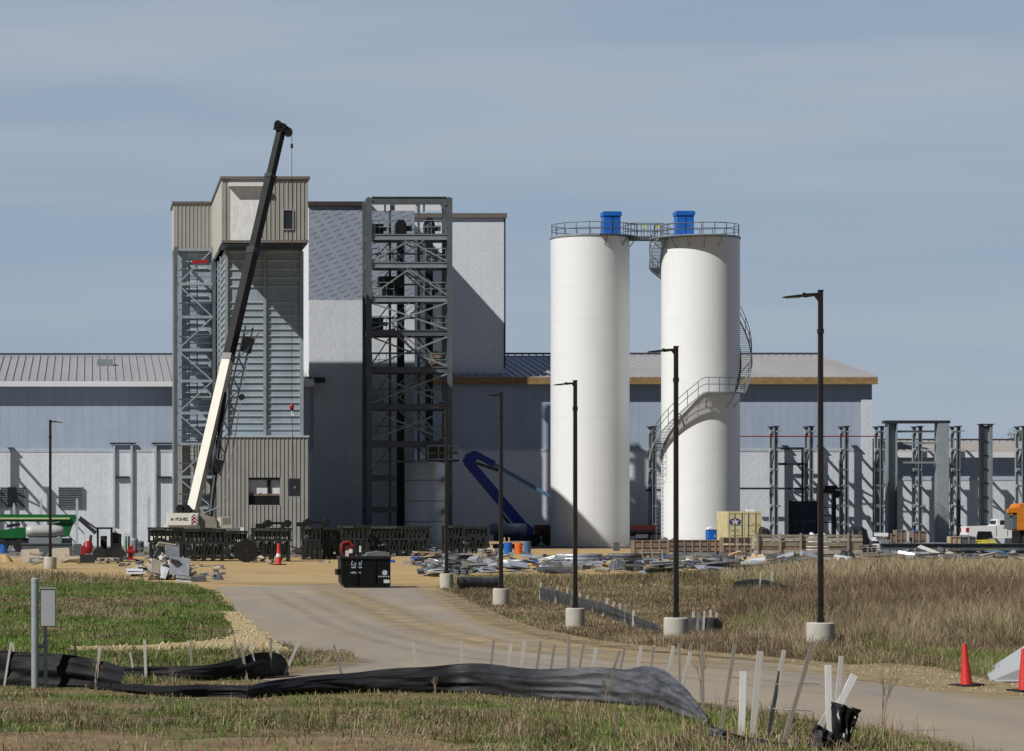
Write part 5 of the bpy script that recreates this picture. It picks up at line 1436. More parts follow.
Y = 51.9
PB = thing('electrical_box', 'grey metal box on a thin pipe beside the steel post', 'electrical box', (WX(46, Y), Y, 0))
b = MB(); x0, x1 = WX(40.5, Y), WX(55.5, Y); b.box(x0, x1, Y - .1, Y + .12, WZ(626.5, Y), WZ(588.5, Y)); bx = b.build('box', pm('light_grey_enclosure', (.42, .43, .46), .45, .1, .06, 3), PB)
b = MB(); b.box(x0 - .012, x1 + .012, Y - .13, Y - .102, WZ(588.4, Y), WZ(587.4, Y)); b.box(x0 + .01, x1 - .01, Y - .115, Y - .102, WZ(625.5, Y), WZ(589.5, Y)); b.build('door', pm('light_grey_enclosure', (.42, .43, .46)), bx)
b = MB(); xq = WX(45.5, Y); b.tube((xq, Y, 0), (xq, Y, WZ(626.6, Y)), 2.0 * Y / F, n=12); b.tube((xq, Y, WZ(648, Y)), (xq, Y, WZ(641, Y)), 2.8 * Y / F, n=12); b.build('conduit', M_GALV, PB)
b = MB(); b.box(WX(37, Y), xq, Y - .02, Y + .02, WZ(648, Y), WZ(645, Y)); b.build('clamp', M_GALV, PB)
GPp = thing('steel_post', 'thick round galvanised post at the left edge by the black silt fence', 'post', (WX(35, 51.8), 51.8, 0))
b = MB(); x = WX(35, 51.8); r = 3.7 * 51.8 / F; b.tube((x, 51.8, -.1), (x, 51.8, WZ(579.5, 51.8)), r, n=20); b.build('pipe', M_GALV, GPp, False)
b = MB(); b.lathe((x, 51.8, WZ(579.5, 51.8)), [(r + .006, -.05), (r + .006, .01), (r * .6, .03), (.001, .035)], 20); b.build('cap', M_GALV, GPp)

b = MB(); Ya, Yb2 = GY(687), GY(668)
xa, xb = WX(966, 55), WX(1140, 55)
b.add([(xa, 53.5, .02), (xb, 53.5, .02), (xb, 57.5, .02), (xa + 1.1, 57.5, .02), (xb, 53.5, 1.35), (xb, 57.5, 1.35), (xa + .1, 53.6, .05), (xa + 1.15, 57.4, .05)],
      [(0, 1, 4, 6), (1, 2, 5, 4), (6, 4, 5, 7), (2, 3, 7, 5), (3, 0, 6, 7), (0, 3, 2, 1)])
tag(b.build('concrete_wedge', M_CONCG, org=(xa, 53.5, 0)), 'smooth grey concrete ramp wedge at the right edge behind a cone', 'concrete ramp')

# culvert pipe
Y = GY(590); x0, x1 = WX(458, Y), WX(505, Y); r = 6.6 * Y / F
b = MB(); n = 26
CP = thing('culvert_pipe', 'black corrugated culvert pipe lying in grass by a lamp post', 'pipe', ((x0 + x1) / 2, Y, 0))
pts = []
N = 36
vs = []; fs = []; m = 22
for j in range(N + 1):
    rr = r * (1 if j % 2 else .93); f = j / N
    for k_ in range(m):
        a = 2 * PI * k_ / m; vs.append((x0 + (x1 - x0) * f + 0.0, Y + f * .9 + rr * math.cos(a), r + rr * math.sin(a)))
fs = [(j * m + k_, j * m + (k_ + 1) % m, (j + 1) * m + (k_ + 1) % m, (j + 1) * m + k_) for j in range(N) for k_ in range(m)]
b.add(vs, fs); b.build('wall', M_PIPE, CP, True)
b = MB(); b.tube((x0 + .15, Y + .02, r), (x0 + .2, Y + .03, r), r * .9, n=22); b.build('mouth_shade', M_BLACK, CP)  # black disc painting the shade inside the open pipe end
# ================================================================== GROUND SHEETS
def vn_table(seed): return np.random.RandomState(seed).rand(256, 256)
TAB = [vn_table(s) for s in range(6)]
def vnoise(x, y, k=0):
    x = np.asarray(x, float); y = np.asarray(y, float)
    xi = np.floor(x).astype(int); yi = np.floor(y).astype(int)
    fx, fy = x - xi, y - yi
    fx = fx * fx * (3 - 2 * fx); fy = fy * fy * (3 - 2 * fy)
    T = TAB[k]
    a = T[xi & 255, yi & 255]; b = T[(xi + 1) & 255, yi & 255]; c = T[xi & 255, (yi + 1) & 255]; d = T[(xi + 1) & 255, (yi + 1) & 255]
    return (a * (1 - fx) + b * fx) * (1 - fy) + (c * (1 - fx) + d * fx) * fy
def fbm(x, y, k=0):
    return (vnoise(x, y, k) * .5 + vnoise(x * 2.1, y * 2.1, k) * .3 + vnoise(x * 4.3, y * 4.3, k) * .2)

b = MB(); b.add([(-3000, -200, 0), (3000, -200, 0), (3000, 6000, 0), (-3000, 6000, 0)], [(0, 1, 2, 3)])
struct(b.build('ground', mat_low_bounce()))  # ground mostly out of view, made dark grey to cut warm bounce light
def sheet(name, pts, z, mat, jit=.25, step=.5, kind='structure'):
    W = [Vector((gp(px, py)[0], gp(px, py)[1])) for px, py in pts]
    out = []
    for a, c in zip(W, W[1:] + W[:1]):
        n = max(1, int((c - a).length / step)); n = min(n, 160)
        nrm = Vector((-(c - a).y, (c - a).x)).normalized()
        for k in range(n):
            p = a.lerp(c, k / n)
            f = (fbm(p.x * .9, p.y * .9, 1) - .5) * 2 * jit
            out.append((p.x + nrm.x * f, p.y + nrm.y * f, z))
    me = bmesh.new()
    f = me.faces.new([me.verts.new(p) for p in out])
    bmesh.ops.triangulate(me, faces=[f])
    bmesh.ops.recalc_face_normals(me, faces=me.faces)
    m = bpy.data.meshes.new(name); me.to_mesh(m); me.free()
    m.materials.append(mat)
    if m.polygons and m.polygons[0].normal.z < 0: m.flip_normals()
    o = bpy.data.objects.new(name, m); COL.objects.link(o)
    o['kind'] = kind
    return o, out
def inside(poly, x, y):
    px = np.array([p[0] for p in poly]); py = np.array([p[1] for p in poly])
    r = np.zeros(len(x), bool)
    j = len(px) - 1
    for i in range(len(px)):
        c = ((py[i] > y) != (py[j] > y)) & (x < (px[j] - px[i]) * (y - py[i]) / (py[j] - py[i] + 1e-12) + px[i])
        r ^= c; j = i
    return r

P_LAWN = [(-420, 566), (40, 573), (120, 579), (190, 584), (216, 592), (232, 606), (246, 622), (262, 634), (276, 643), (300, 649), (352, 656), (358, 661), (318, 668), (262, 678), (150, 684), (-420, 684)]
P_YARD = [(-420, 588), (-420, 556.2), (150, 556.2), (440, 556.2), (480, 550.6), (540, 548.8), (625, 548.6), (660, 551), (700, 555.5), (860, 557), (1500, 557), (1500, 566), (860, 574), (470, 580), (470, 620), (460, 640), (200, 640), (216, 600)]
P_ROAD = [(216, 587), (300, 585), (391, 585.5), (432, 589), (452, 599), (480, 613), (520, 629), (545, 636), (600, 645), (700, 655), (800, 662.5), (850, 668), (900, 674), (985, 690), (1500, 716), (1500, 792), (1010, 760), (940, 744), (880, 731), (820, 722), (700, 704), (560, 694), (420, 688), (290, 689), (262, 680), (318, 668.5), (358, 661.5), (352, 656), (300, 649), (276, 643), (262, 634), (246, 622), (232, 606)]
P_RIGHT = [(436, 588), (458, 578), (520, 576), (560, 577), (700, 574), (760, 571), (860, 566), (1000, 565), (1500, 564), (1500, 700), (985, 684), (930, 671), (850, 667), (800, 661.5), (700, 654), (600, 644), (545, 635), (520, 628), (480, 612), (456, 598)]
P_FRONT = [(-420, 682), (150, 681), (200, 680), (255, 680), (285, 688), (420, 688.5), (560, 694.5), (700, 704.5), (820, 722.5), (880, 731.5), (940, 744.5), (1010, 760.5), (1500, 792.5), (1500, 990), (-420, 990)]
P_GRAV1 = [(222, 612), (238, 612), (252, 624), (268, 636), (282, 645), (296, 652), (262, 651), (180, 650), (100, 652), (64, 651), (70, 647), (150, 645), (210, 641), (236, 634), (228, 622)]
P_GRAV2 = [(436, 590.5), (452, 594), (480, 607), (520, 623), (545, 630.5), (600, 641), (700, 651.5), (800, 659.5), (850, 665), (930, 670), (985, 685), (985, 689), (900, 677), (850, 671), (800, 665.5), (700, 657), (600, 648), (545, 639), (520, 632), (480, 618), (452, 604)]
P_GRAV3 = [(838, 668), (880, 664), (935, 668), (1000, 684), (1500, 704), (1500, 712), (1010, 696), (930, 692), (905, 686), (860, 680)]
P_DIRT = [(-420, 732), (40, 733), (110, 736), (180, 741), (300, 737), (430, 741), (470, 748), (420, 760), (200, 770), (-420, 772)]
TURF_L, _ = None, None
o, _ = sheet('sandy_yard', P_YARD, .002, mat_ground(), .6, 2.0)
o, _ = sheet('lawn', P_LAWN, .004, mat_turf('patchy_green_turf', (.055, .085, .018), (.10, .135, .032), (.13, .095, .05), (.19, .15, .085), .3, .46), .5)
o, _ = sheet('dry_meadow', P_RIGHT, .004, mat_turf('dry_meadow_turf', (.07, .085, .028), (.12, .12, .045), (.14, .10, .06), (.22, .17, .10), .2, .60), .5)
o, _ = sheet('verge', P_FRONT, .005, mat_turf('rough_verge_turf', (.06, .085, .022), (.10, .12, .04), (.16, .115, .06), (.23, .18, .10), .5, .52), .25)
o, _ = sheet('access_road', P_ROAD, .010, mat_road(), .22, .4)
G = mat_gravel()
o, _ = sheet('gravel_patch', P_GRAV1, .014, G, .35, .3)
o, _ = sheet('gravel_shoulder', P_GRAV2, .014, mat_gravel(.62, 'dusty_shoulder_gravel'), .22, .3)
o, _ = sheet('gravel_apron', P_GRAV3, .018, mat_gravel(.66, 'dull_apron_gravel'), .4, .3)
o, _ = sheet('bare_soil_strip', P_DIRT, .012, pm('orange_brown_soil', (.20, .135, .068), .95, 0, .35, 1.3, .05, dirt=(.27, .19, .10)), .7, .3)

# ================================================================== GRASS BLADES
BL = []
def blade_mats():
    cs = [('bright_grass_blade', (.105, .19, .024)), ('dull_grass_blade', (.115, .15, .034)), ('straw_blade', (.36, .28, .16)), ('brown_stem', (.21, .145, .088)), ('grey_brown_stem', (.225, .18, .12)), ('pale_straw', (.44, .37, .235)), ('dark_thatch', (.07, .05, .032)), ('umber_stem', (.105, .074, .048))]
    out = []
    for n, c in cs:
        t = NT(n); f = t.noise(2.0, 2)
        out.append(t.out(t.ramp(f, [(0.3, lerp(c, .85)), (0.7, lerp(c, 1.15))]), .7, 0, .25))
    return out
BM = blade_mats()
def sample(poly, n, pmin, pmax, power=2.0):
    W = [gp(px, py) for px, py in poly]
    ys = [w[1] for w in W]
    y0, y1 = max(min(ys), pmin), min(max(ys), pmax)
    n = int(n * 1.2); N = n * 4
    # spread: denser where nearer
    u = RNG.rand(N)
    Y = 1.0 / (1 / y0 + u * (1 / y1 - 1 / y0))
    X = (RNG.rand(N) * 1400 - 190 - PX0) / F * Y
    k = inside(W, X, Y)
    return X[k][:n], Y[k][:n]
def blades(name, X, Y, H, Wd, lean, idx, label_kind='stuff', z0=0.0):
    n = len(X)
    a = RNG.rand(n) * 2 * PI
    flat = RNG.rand(n) < .3                      # a third of the blades lie beaten down
    lean = np.where(flat, 1.2 + .9 * RNG.rand(n), lean)
    l = RNG.rand(n) * 2 * PI * .55 + fbm(X * .7, Y * .5, 4) * 14      # matted: neighbours lie the same way
    dx, dy = np.cos(a) * Wd / 2, np.sin(a) * Wd / 2
    tx_, ty_ = np.cos(l) * lean * H, np.sin(l) * lean * H
    V = np.zeros((n, 5, 3))
    V[:, 0] = np.stack([X - dx, Y - dy, np.full(n, z0)], 1)
    V[:, 1] = np.stack([X + dx, Y + dy, np.full(n, z0)], 1)
    Hm = H * .6 * np.clip(1.15 - .3 * lean, .3, 1)
    V[:, 2] = np.stack([X + dx * .7 + tx_ * .35, Y + dy * .7 + ty_ * .35, Hm], 1)
    V[:, 3] = np.stack([X - dx * .7 + tx_ * .35, Y - dy * .7 + ty_ * .35, Hm], 1)
    V[:, 4] = np.stack([X + tx_, Y + ty_, H * np.clip(1 - .35 * lean, .2, 1)], 1)
    me = bpy.data.meshes.new(name)
    me.vertices.add(n * 5); me.vertices.foreach_set('co', V.reshape(-1))
    base = np.arange(n)[:, None] * 5
    q = base + np.array([[0, 1, 2, 3]]); t = base + np.array([[3, 2, 4]])
    loops = np.concatenate([q.reshape(-1), t.reshape(-1)])
    me.loops.add(len(loops)); me.loops.foreach_set('vertex_index', loops)
    me.polygons.add(2 * n)
    ls = np.concatenate([np.arange(n) * 4, 4 * n + np.arange(n) * 3])
    lt = np.concatenate([np.full(n, 4), np.full(n, 3)])
    me.polygons.foreach_set('loop_start', ls); me.polygons.foreach_set('loop_total', lt)
    for m in BM: me.materials.append(m)
    me.polygons.foreach_set('material_index', np.concatenate([idx, idx]).astype(np.int32))
    me.update(); me.validate()
    o = bpy.data.objects.new(name, me); COL.objects.link(o); o['kind'] = 'stuff'
    return o
def pick(g, probs_green, probs_dry):
    # g in 0..1: how green the spot is
    n = len(g); r = RNG.rand(n); isg = RNG.rand(n) < g
    def choose(pr):
        c = np.cumsum([p for _, p in pr]); c = c / c[-1]
        return np.array([i for i, _ in pr])[np.searchsorted(c, r)]
    return np.where(isg, choose(probs_green), choose(probs_dry))
def sstep(x, a, b):
    t = np.clip((x - a) / (b - a), 0, 1); return t * t * (3 - 2 * t)

# front verge
X, Y = sample(P_FRONT, 130000, 34, 60)
pxs = X / Y * F + PX0; pys = HY + CZ * F / Y
g = sstep(fbm(X * .55, Y * .55, 0), .42, .62)
g = np.clip(g * .8 + .18, 0, 1)
dirt = inside([gp(*p) for p in P_DIRT], X, Y) | ((pys > 733) & (vnoise(X * .6, Y * .8, 3) > .45) & (pxs < 480))
clump = fbm(X * 1.6, Y * 1.6, 2)
keep = (RNG.rand(len(X)) < np.where(dirt, .13, np.clip((clump - .28) * 3.2, .10, 1)))
X, Y, g, clump, pxs = X[keep], Y[keep], g[keep], clump[keep], pxs[keep]
H = (.035 + .16 * RNG.rand(len(X)) ** 2.2) * (.25 + clump * 1.5) * np.where(HY + CZ * F / Y < 714, .6, 1.0)
idx = pick(g, [(0, .45), (1, .4), (2, .15)], [(2, .24), (3, .2), (4, .22), (5, .06), (1, .08), (6, .12), (7, .12)])
blades('verge_grass', X, Y, H, .007 + .008 * RNG.rand(len(X)), .25 + .7 * RNG.rand(len(X)), idx)
# taller dead weeds in the verge
X, Y = sample(P_FRONT, 9000, 38, 60)
k = (fbm(X * .8, Y * .8, 3) > .56) & (HY + CZ * F / Y > 712) & ~inside([gp(*p) for p in P_DIRT], X, Y)
X, Y = X[k], Y[k]
blades('verge_weeds', X, Y, .18 + .26 * RNG.rand(len(X)), .008 + .006 * RNG.rand(len(X)), .1 + .5 * RNG.rand(len(X)), pick(np.zeros(len(X)), [(2, 1)], [(3, .4), (4, .3), (2, .3)]))
# left lawn
X, Y = sample(P_LAWN, 170000, 50, 170)
k = ~inside([gp(*p) for p in P_GRAV1], X, Y) | (RNG.rand(len(X)) < .03)
X, Y = X[k], Y[k]
pys = HY + CZ * F / Y; pxs = X / Y * F + PX0
g = sstep(fbm(X * .25, Y * .16, 0), .34, .52)
g = np.where(pys < 578, g * .15, g)
g = np.where((pys < 584) & (pxs < 135), g * .1, g)
g = np.where((pys > 645) & (pxs > 100), g * .6, g)
clump = fbm(X * .9, Y * .9, 2)
k = RNG.rand(len(X)) < np.clip((clump - .25) * 3.5, .25, 1)
X, Y, pys, pxs, g, clump = X[k], Y[k], pys[k], pxs[k], g[k], clump[k]
H = (.04 + .15 * RNG.rand(len(X)) ** 2) * (.3 + clump * 1.4) * np.where(pys < 582, 2.4, 1.0)
idx = pick(g * .92, [(0, .55), (1, .38), (2, .07)], [(2, .22), (3, .3), (4, .3), (1, .1), (6, .08)])
blades('lawn_grass', X, Y, H, .010 + .012 * RNG.rand(len(X)) * Y / 80, .3 + .6 * RNG.rand(len(X)), idx)
# right meadow, tall on the bank
X, Y = sample(P_RIGHT, 330000, 56, 165)
k = ~(inside([gp(*p) for p in P_GRAV2], X, Y) | inside([gp(*p) for p in P_GRAV3], X, Y)) | (RNG.rand(len(X)) < .06)
X, Y = X[k], Y[k]
pys = HY + CZ * F / Y; pxs = X / Y * F + PX0
tall = sstep(pxs, 640, 860) * sstep(pys, 560, 575) * (1 - sstep(pys, 632, 660))
g = sstep(fbm(X * .22, Y * .14, 4), .42, .58) * (1 - tall * .95)
g = np.where((pys > 632) & (pxs > 760), np.maximum(g, .12), g)
g = np.where((pxs < 730) & (pys > 577) & (pys < 640), g * .45, g)
g = np.where((pxs < 545) & (pys > 577) & (pys < 606), np.maximum(g, .45), g)
clump = fbm(X * .35, Y * .35, 5)
H = (.10 + .20 * RNG.rand(len(X))) * (.45 + clump) + tall * (.18 + .62 * RNG.rand(len(X)) ** .8) * (.35 + clump * 1.1)
dark = vnoise(X * .06 + 3, Y * .10, 1)
H = np.where((pxs < 730) & (pys > 586) & (pys < 640), H * .5, H)
idx = pick(g * .85, [(0, .2), (1, .55), (2, .25)], [(2, .26), (3, .22), (4, .34), (5, .13), (6, .05)])
patch = sstep(fbm(X * .16 + 7, Y * .09, 2), .44, .6)
band = ((tall > .3) & (pys > 590) & (pys < 628) & (RNG.rand(len(X)) < .5 + .45 * patch)) | ((tall <= .3) & (RNG.rand(len(X)) < .25 + patch * .5) & (g < .5))
idx = np.where(band, np.where(RNG.rand(len(X)) < .6, 7, 3), idx)  # darker band: brown stems, plus shadow patches put into the colour
strip = (RNG.rand(len(X)) < .22 * sstep(fbm(X * .12 + 31, Y * .2, 3), .52, .62)) & (tall < .6)
idx = np.where(strip, np.where(RNG.rand(len(X)) < .4, 0, 1), idx)
top = (tall > .3) & (pys < 584) & (RNG.rand(len(X)) < .5)
idx = np.where(top, np.where(RNG.rand(len(X)) < .5, 2, 5), idx)
blades('dry_meadow_grass', X, Y, H, (.007 + .009 * RNG.rand(len(X))) * Y / 75, .10 + .5 * RNG.rand(len(X)), idx)

# soft edged dirt strips lying on the road: wheel ruts, blown sand, crumbled margins
def mat_strip(name, col, amt, sc):
    t = NT(name)
    at = t.n('ShaderNodeAttribute'); at.attribute_name = 'spread'
    f = t.noise(sc, 5)
    t.l(t.math('MULTIPLY', t.math('MULTIPLY', at.outputs['Fac'], t.ramp(f, [(0.32, 0.0), (0.62, 1.0)])), amt, True), t.b.inputs['Alpha'])
    g = t.noise(5, 4)
    return t.out(t.ramp(g, [(0.3, lerp(col, .8)), (0.7, lerp(col, 1.2))]), .95, 0, .1)
def strip(name, pts, width, z, mat):
    C = catmull([(gp(px, py)[0], gp(px, py)[1], 0) for px, py in pts], 16)
    prof = (0, .7, 1, .7, 0); vs = []; at = []
    for i, p in enumerate(C):
        a, c = C[max(0, i - 1)], C[min(len(C) - 1, i + 1)]
        nx, ny = -(c[1] - a[1]), c[0] - a[0]; L = math.hypot(nx, ny) or 1
        for j in range(5):
            o = (j / 4 - .5) * width; vs.append((p[0] + nx / L * o, p[1] + ny / L * o, z)); at.append(prof[j] * min(1, i / 10, (len(C) - 1 - i) / 10))
    me = bpy.data.meshes.new(name)
    me.from_pydata(vs, [], [(i * 5 + j, (i + 1) * 5 + j, (i + 1) * 5 + j + 1, i * 5 + j + 1) for i in range(len(C) - 1) for j in range(4)])
    if me.polygons[0].normal.z < 0: me.flip_normals()
    me.attributes.new('spread', 'FLOAT', 'POINT').data.foreach_set('value', at)
    me.materials.append(mat)
    o = bpy.data.objects.new(name, me); COL.objects.link(o); o['kind'] = 'structure'
def catmull(P, n):
    out = []
    for i in range(len(P) - 1):
        p0 = P[max(i - 1, 0)]; p1 = P[i]; p2 = P[i + 1]; p3 = P[min(i + 2, len(P) - 1)]
        for k in range(n):
            t = k / n
            out.append(tuple(.5 * ((2 * b_) + (-a + c) * t + (2 * a - 5 * b_ + 4 * c - d) * t * t + (-a + 3 * b_ - 3 * c + d) * t ** 3) for a, b_, c, d in zip(p0, p1, p2, p3)))
    out.append(tuple(P[-1])); return out
SM = mat_strip('blown_yellow_sand', (.46, .35, .19), .85, .8)
RM = mat_strip('dark_wheel_rut', (.20, .17, .13), .2, .6)
EM = mat_strip('crumbled_margin', (.34, .27, .165), .9, 1.2)
strip('sand_streak', [(320, 583), (356, 600), (400, 618), (470, 640), (600, 656), (760, 672)], 2.2, .020, SM)
strip('sand_streak', [(420, 586), (450, 602), (500, 626), (560, 644), (680, 658), (860, 677), (1100, 712)], 1.5, .024, SM)
strip('sand_streak', [(200, 583), (300, 583.5), (400, 585), (450, 589)], 6.0, .028, SM)
for k, (dx, w) in enumerate(((0, .55), (36, .55), (86, .5), (124, .5))):
    strip('wheel_rut', [(258 + dx * .62, 588), (292 + dx * .75, 606), (345 + dx * .9, 632), (440 + dx * 1.3, 655), (620 + dx * 1.6, 672), (900 + dx, 702)], w, .032 + .004 * k, RM)
strip('road_margin', [(290, 648), (310, 652), (330, 656), (352, 662), (318, 669), (262, 680)], 1.1, .048, EM)
strip('road_margin', [(300, 689), (420, 688.5), (560, 694.5), (700, 704.5), (820, 722.5), (880, 731.5), (940, 744.5), (1010, 760.5)], .7, .048, EM)
strip('road_margin', [(436, 589), (458, 602), (480, 615), (520, 630), (600, 645), (700, 656), (800, 664)], 1.0, .052, EM)
# loose stones in gravel
def stones(name, poly, n, size, mat):
    X, Y = sample(poly, n, 45, 140)
    mb = MB()
    for x, y in zip(X, Y):
        s = size * (.5 + random.random()); r = random.random() * 6
        vs = [(x + s * math.cos(r + k * 1.57) * random.uniform(.6, 1), y + s * math.sin(r + k * 1.57) * random.uniform(.6, 1), .012) for k in range(4)] + [(x, y, .012 + s * .8)]
        mb.add(vs, [(0, 1, 4), (1, 2, 4), (2, 3, 4), (3, 0, 4)])
    o = mb.build(name, mat); o['kind'] = 'stuff'
MS = pm('loose_yellow_stone', (.44, .35, .20), .9, 0, .4, 9)
stones('gravel_stones', P_GRAV1, 1500, .05, MS); MS2 = pm('loose_dull_stone', (.31, .25, .155), .9, 0, .4, 9)
stones('shoulder_stones', P_GRAV2, 900, .045, MS2); stones('apron_stones', P_GRAV3, 1300, .04, MS2)

# ================================================================== SILT FENCES
def catmull(P, n):
    out = []
    for i in range(len(P) - 1):
        p0 = P[max(i - 1, 0)]; p1 = P[i]; p2 = P[i + 1]; p3 = P[min(i + 2, len(P) - 1)]
        for k in range(n):
            t = k / n
            out.append(tuple(.5 * ((2 * b_) + (-a + c) * t + (2 * a - 5 * b_ + 4 * c - d) * t * t + (-a + 3 * b_ - 3 * c + d) * t ** 3) for a, b_, c, d in zip(p0, p1, p2, p3)))
    out.append(tuple(P[-1])); return out
def stake_mesh(mb, px0, py0, px1, py1, Y, w=.045, th=.025, lean_y=0.0, down=.0):
    p = Vector((WX(px0, Y), Y, WZ(py0, Y))); q = Vector((WX(px1, Y), Y + lean_y, WZ(py1, Y + lean_y)))
    mb.beam(p, q, w, th)
def fence(name, label, prof, stakes, mat, billow=.10, nsub=14, seed=0, stake_mat=None, sw=.045, dz=.0, front=False, wr=.3):
    billow *= .32
    # prof: (px, y_bottom, y_top); stakes: (px_bottom, px_top, y_top)
    P3 = []
    for px, yb, yt in prof:
        Y = GY(yb); P3.append((WX(px, Y), Y, (yb - yt) * Y / F * 1.06))
    C = catmull(P3, nsub)
    t = thing(name, label, 'silt fence', (C[len(C) // 2][0], C[len(C) // 2][1], 0))
    m = 25; vs = []; fs = []
    for i, (x, y, h) in enumerate(C):
        s = i * .35
        j0, j1 = C[max(i - 1, 0)], C[min(i + 1, len(C) - 1)]
        nx, ny = -(j1[1] - j0[1]), (j1[0] - j0[0]); L = math.hypot(nx, ny) or 1
        nx /= L; ny /= L
        for j in range(m):
            f = j / (m - 1)
            bl = wr * .5 * (abs(float(vnoise(x * 1.3 + f * 2.6, f * 1.1 - x * .4 + seed, 5)) - .5) - .25) * math.sin(min(1, f * 1.3) * PI) + billow * math.sin(f * PI) * (.4 + 1.6 * float(vnoise(x * .8 + seed, y * .8 + f * 1.3, 2))) + .05 * (float(vnoise(x * .9 + f * 1.2, f * .9 + seed, 3)) - .5) + (.055 if wr >= .2 else .012) * (.5 - abs(float(vnoise(x * .75 + f * .9, f * 4.5 + seed, 1)) - .5) * 2) + (.03 if wr >= .2 else .008) * (.5 - abs(float(vnoise(x * 1.6 - f * 1.5, f * 7 + seed, 2)) - .5) * 2) + .004 * math.sin(x * 5 + f * 6 + 5 * float(vnoise(x, f * 2, 1)))
            droop = -.045 * float(vnoise(x * 1.4 + seed, 3.3, 4)) * f * min(1, h / .4)
            bl *= -1
            vs.append((x + nx * bl, y + ny * bl - (1 - f) * .06, max(.0, h * f + droop) + dz - (.03 if j == 0 else 0)))
    for i in range(len(C) - 1):
        for j in range(m - 1): fs.append((i * m + j, (i + 1) * m + j, (i + 1) * m + j + 1, i * m + j + 1))
    b = MB(); b.add(vs, fs); fb = b.build('fabric', mat, t, True)
    sl = fb.modifiers.new('thickness', 'SOLIDIFY'); sl.thickness = .008
    xs = np.array([c[0] for c in C])
    for pxb, pxt, pyt in stakes:
        best = min(C, key=lambda c: abs(c[0] / c[1] * F + PX0 - pxb))
        Y = best[1] + (.06 if not front else random.choice((-.14, -.14, .06)))
        b = MB(); p = Vector((WX(pxb, Y), Y, -.02)); q = Vector((WX(pxt, Y), Y + .04, WZ(pyt, Y)))
        b.beam(p, q, sw * random.uniform(.8, 1.15), .028)
        b.build('stake', stake_mat or random.choice((M_WOODL, M_WOOD, M_WOODL)), t)
    return t
M_SILTB = pm('faded_grey_silt_fabric', (.055, .056, .058), .6, 0, .45, 2.5, .02, spec=.2)
fence('silt_fence', 'black silt fence at the left edge dipping behind the steel post',
      [(-420, 684, 649), (-300, 685, 647), (-180, 685, 650), (-40, 685, 650), (20, 686, 653), (60, 687, 654), (100, 688, 661), (125, 690, 668)],
      [(4, 11, 642), (18, 12.5, 643), (78, 75, 641), (95, 100, 646), (-30, -26, 640), (-110, -104, 642), (-190, -195, 640), (-280, -276, 643)], M_SILT, .16, seed=1, front=True)
fence('silt_fence', 'low black silt fence behind a grass tongue, left of the crossed stakes',
      [(118, 676, 667), (150, 680, 666.5), (200, 681, 665), (235, 680, 659), (262, 679, 653), (279, 677, 654), (287, 676, 664)],
      [(135, 130, 652), (146, 144.5, 640), (192, 190.5, 642), (236, 235, 640), (247, 241, 643), (259, 249, 642), (270.5, 271, 638), (285, 275, 643), (283, 299, 642)], M_SILT, .14, seed=5, front=True)
fence('silt_fence', 'sagging strip of black silt fence low on the ground at left',
      [(92, 689, 682), (130, 693, 684), (170, 697, 686), (210, 697, 684), (250, 698, 685)], [], M_SILT, .2, seed=9)
fence('silt_fence', 'longest silt fence, black and grey fabric billowing across the foreground',
      [(244, 699, 687), (275, 696, 680), (320, 694, 675), (360, 693, 672), (420, 693, 667), (460, 693, 664.5), (490, 695, 665), (540, 700, 668.5), (600, 703, 667.5), (625, 705, 670), (645, 707, 667), (664, 711, 671), (685, 718, 687), (700, 722, 706), (709, 726, 722)],
      [(347, 334, 645), (420, 413, 642), (463, 462, 641), (488, 494, 640), (505, 511.5, 643), (517, 525, 641), (532, 541, 642), (546, 555, 645), (567, 569.5, 637), (573, 584, 645), (586, 597, 648), (602, 620, 651), (613, 625, 649), (631, 642, 646), (646, 654, 647), (662, 674, 646), (677, 691, 652)],
      M_SILTG, .22, seed=2, wr=.3)
fence('silt_fence', 'far grey silt fence slanting through dry grass past two lamp bases',
      [(540, 601, 587), (556, 604, 590), (580, 610, 597), (600, 616, 602), (622, 624, 610), (640, 630, 618), (660, 633, 625)],
      [(540, 541, 582), (548, 550, 585), (555, 558, 586), (565, 568, 588), (571, 573, 590), (578, 580, 593), (585, 588, 595), (592, 596, 597), (603, 608, 598), (612, 614, 602), (620, 620, 603), (625, 626, 604), (633, 634, 610)], M_SILTB, .05, 6, seed=3, sw=.06, front=True, wr=.12)
fence('silt_fence', 'short far silt fence right of the second nearest lamp base',
      [(688, 633, 617), (702, 634, 617), (715, 634, 618), (722, 633, 622)], [(692, 694, 611), (697, 699, 612), (703, 705, 611), (709, 711, 610), (716, 717, 612)], M_SILTB, .05, 6, seed=4, sw=.06, front=True, wr=.12)
fence('silt_fence', 'dark collapsed silt fence on the grass bank left of nearest lamp post',
      [(735, 592, 581), (755, 594, 579), (775, 598, 582), (800, 601, 590)], [(740, 741, 573), (745, 746, 573), (760, 761, 572), (772, 772, 571)], M_SILT, .1, 6, seed=6, sw=.06, front=True, wr=.2)
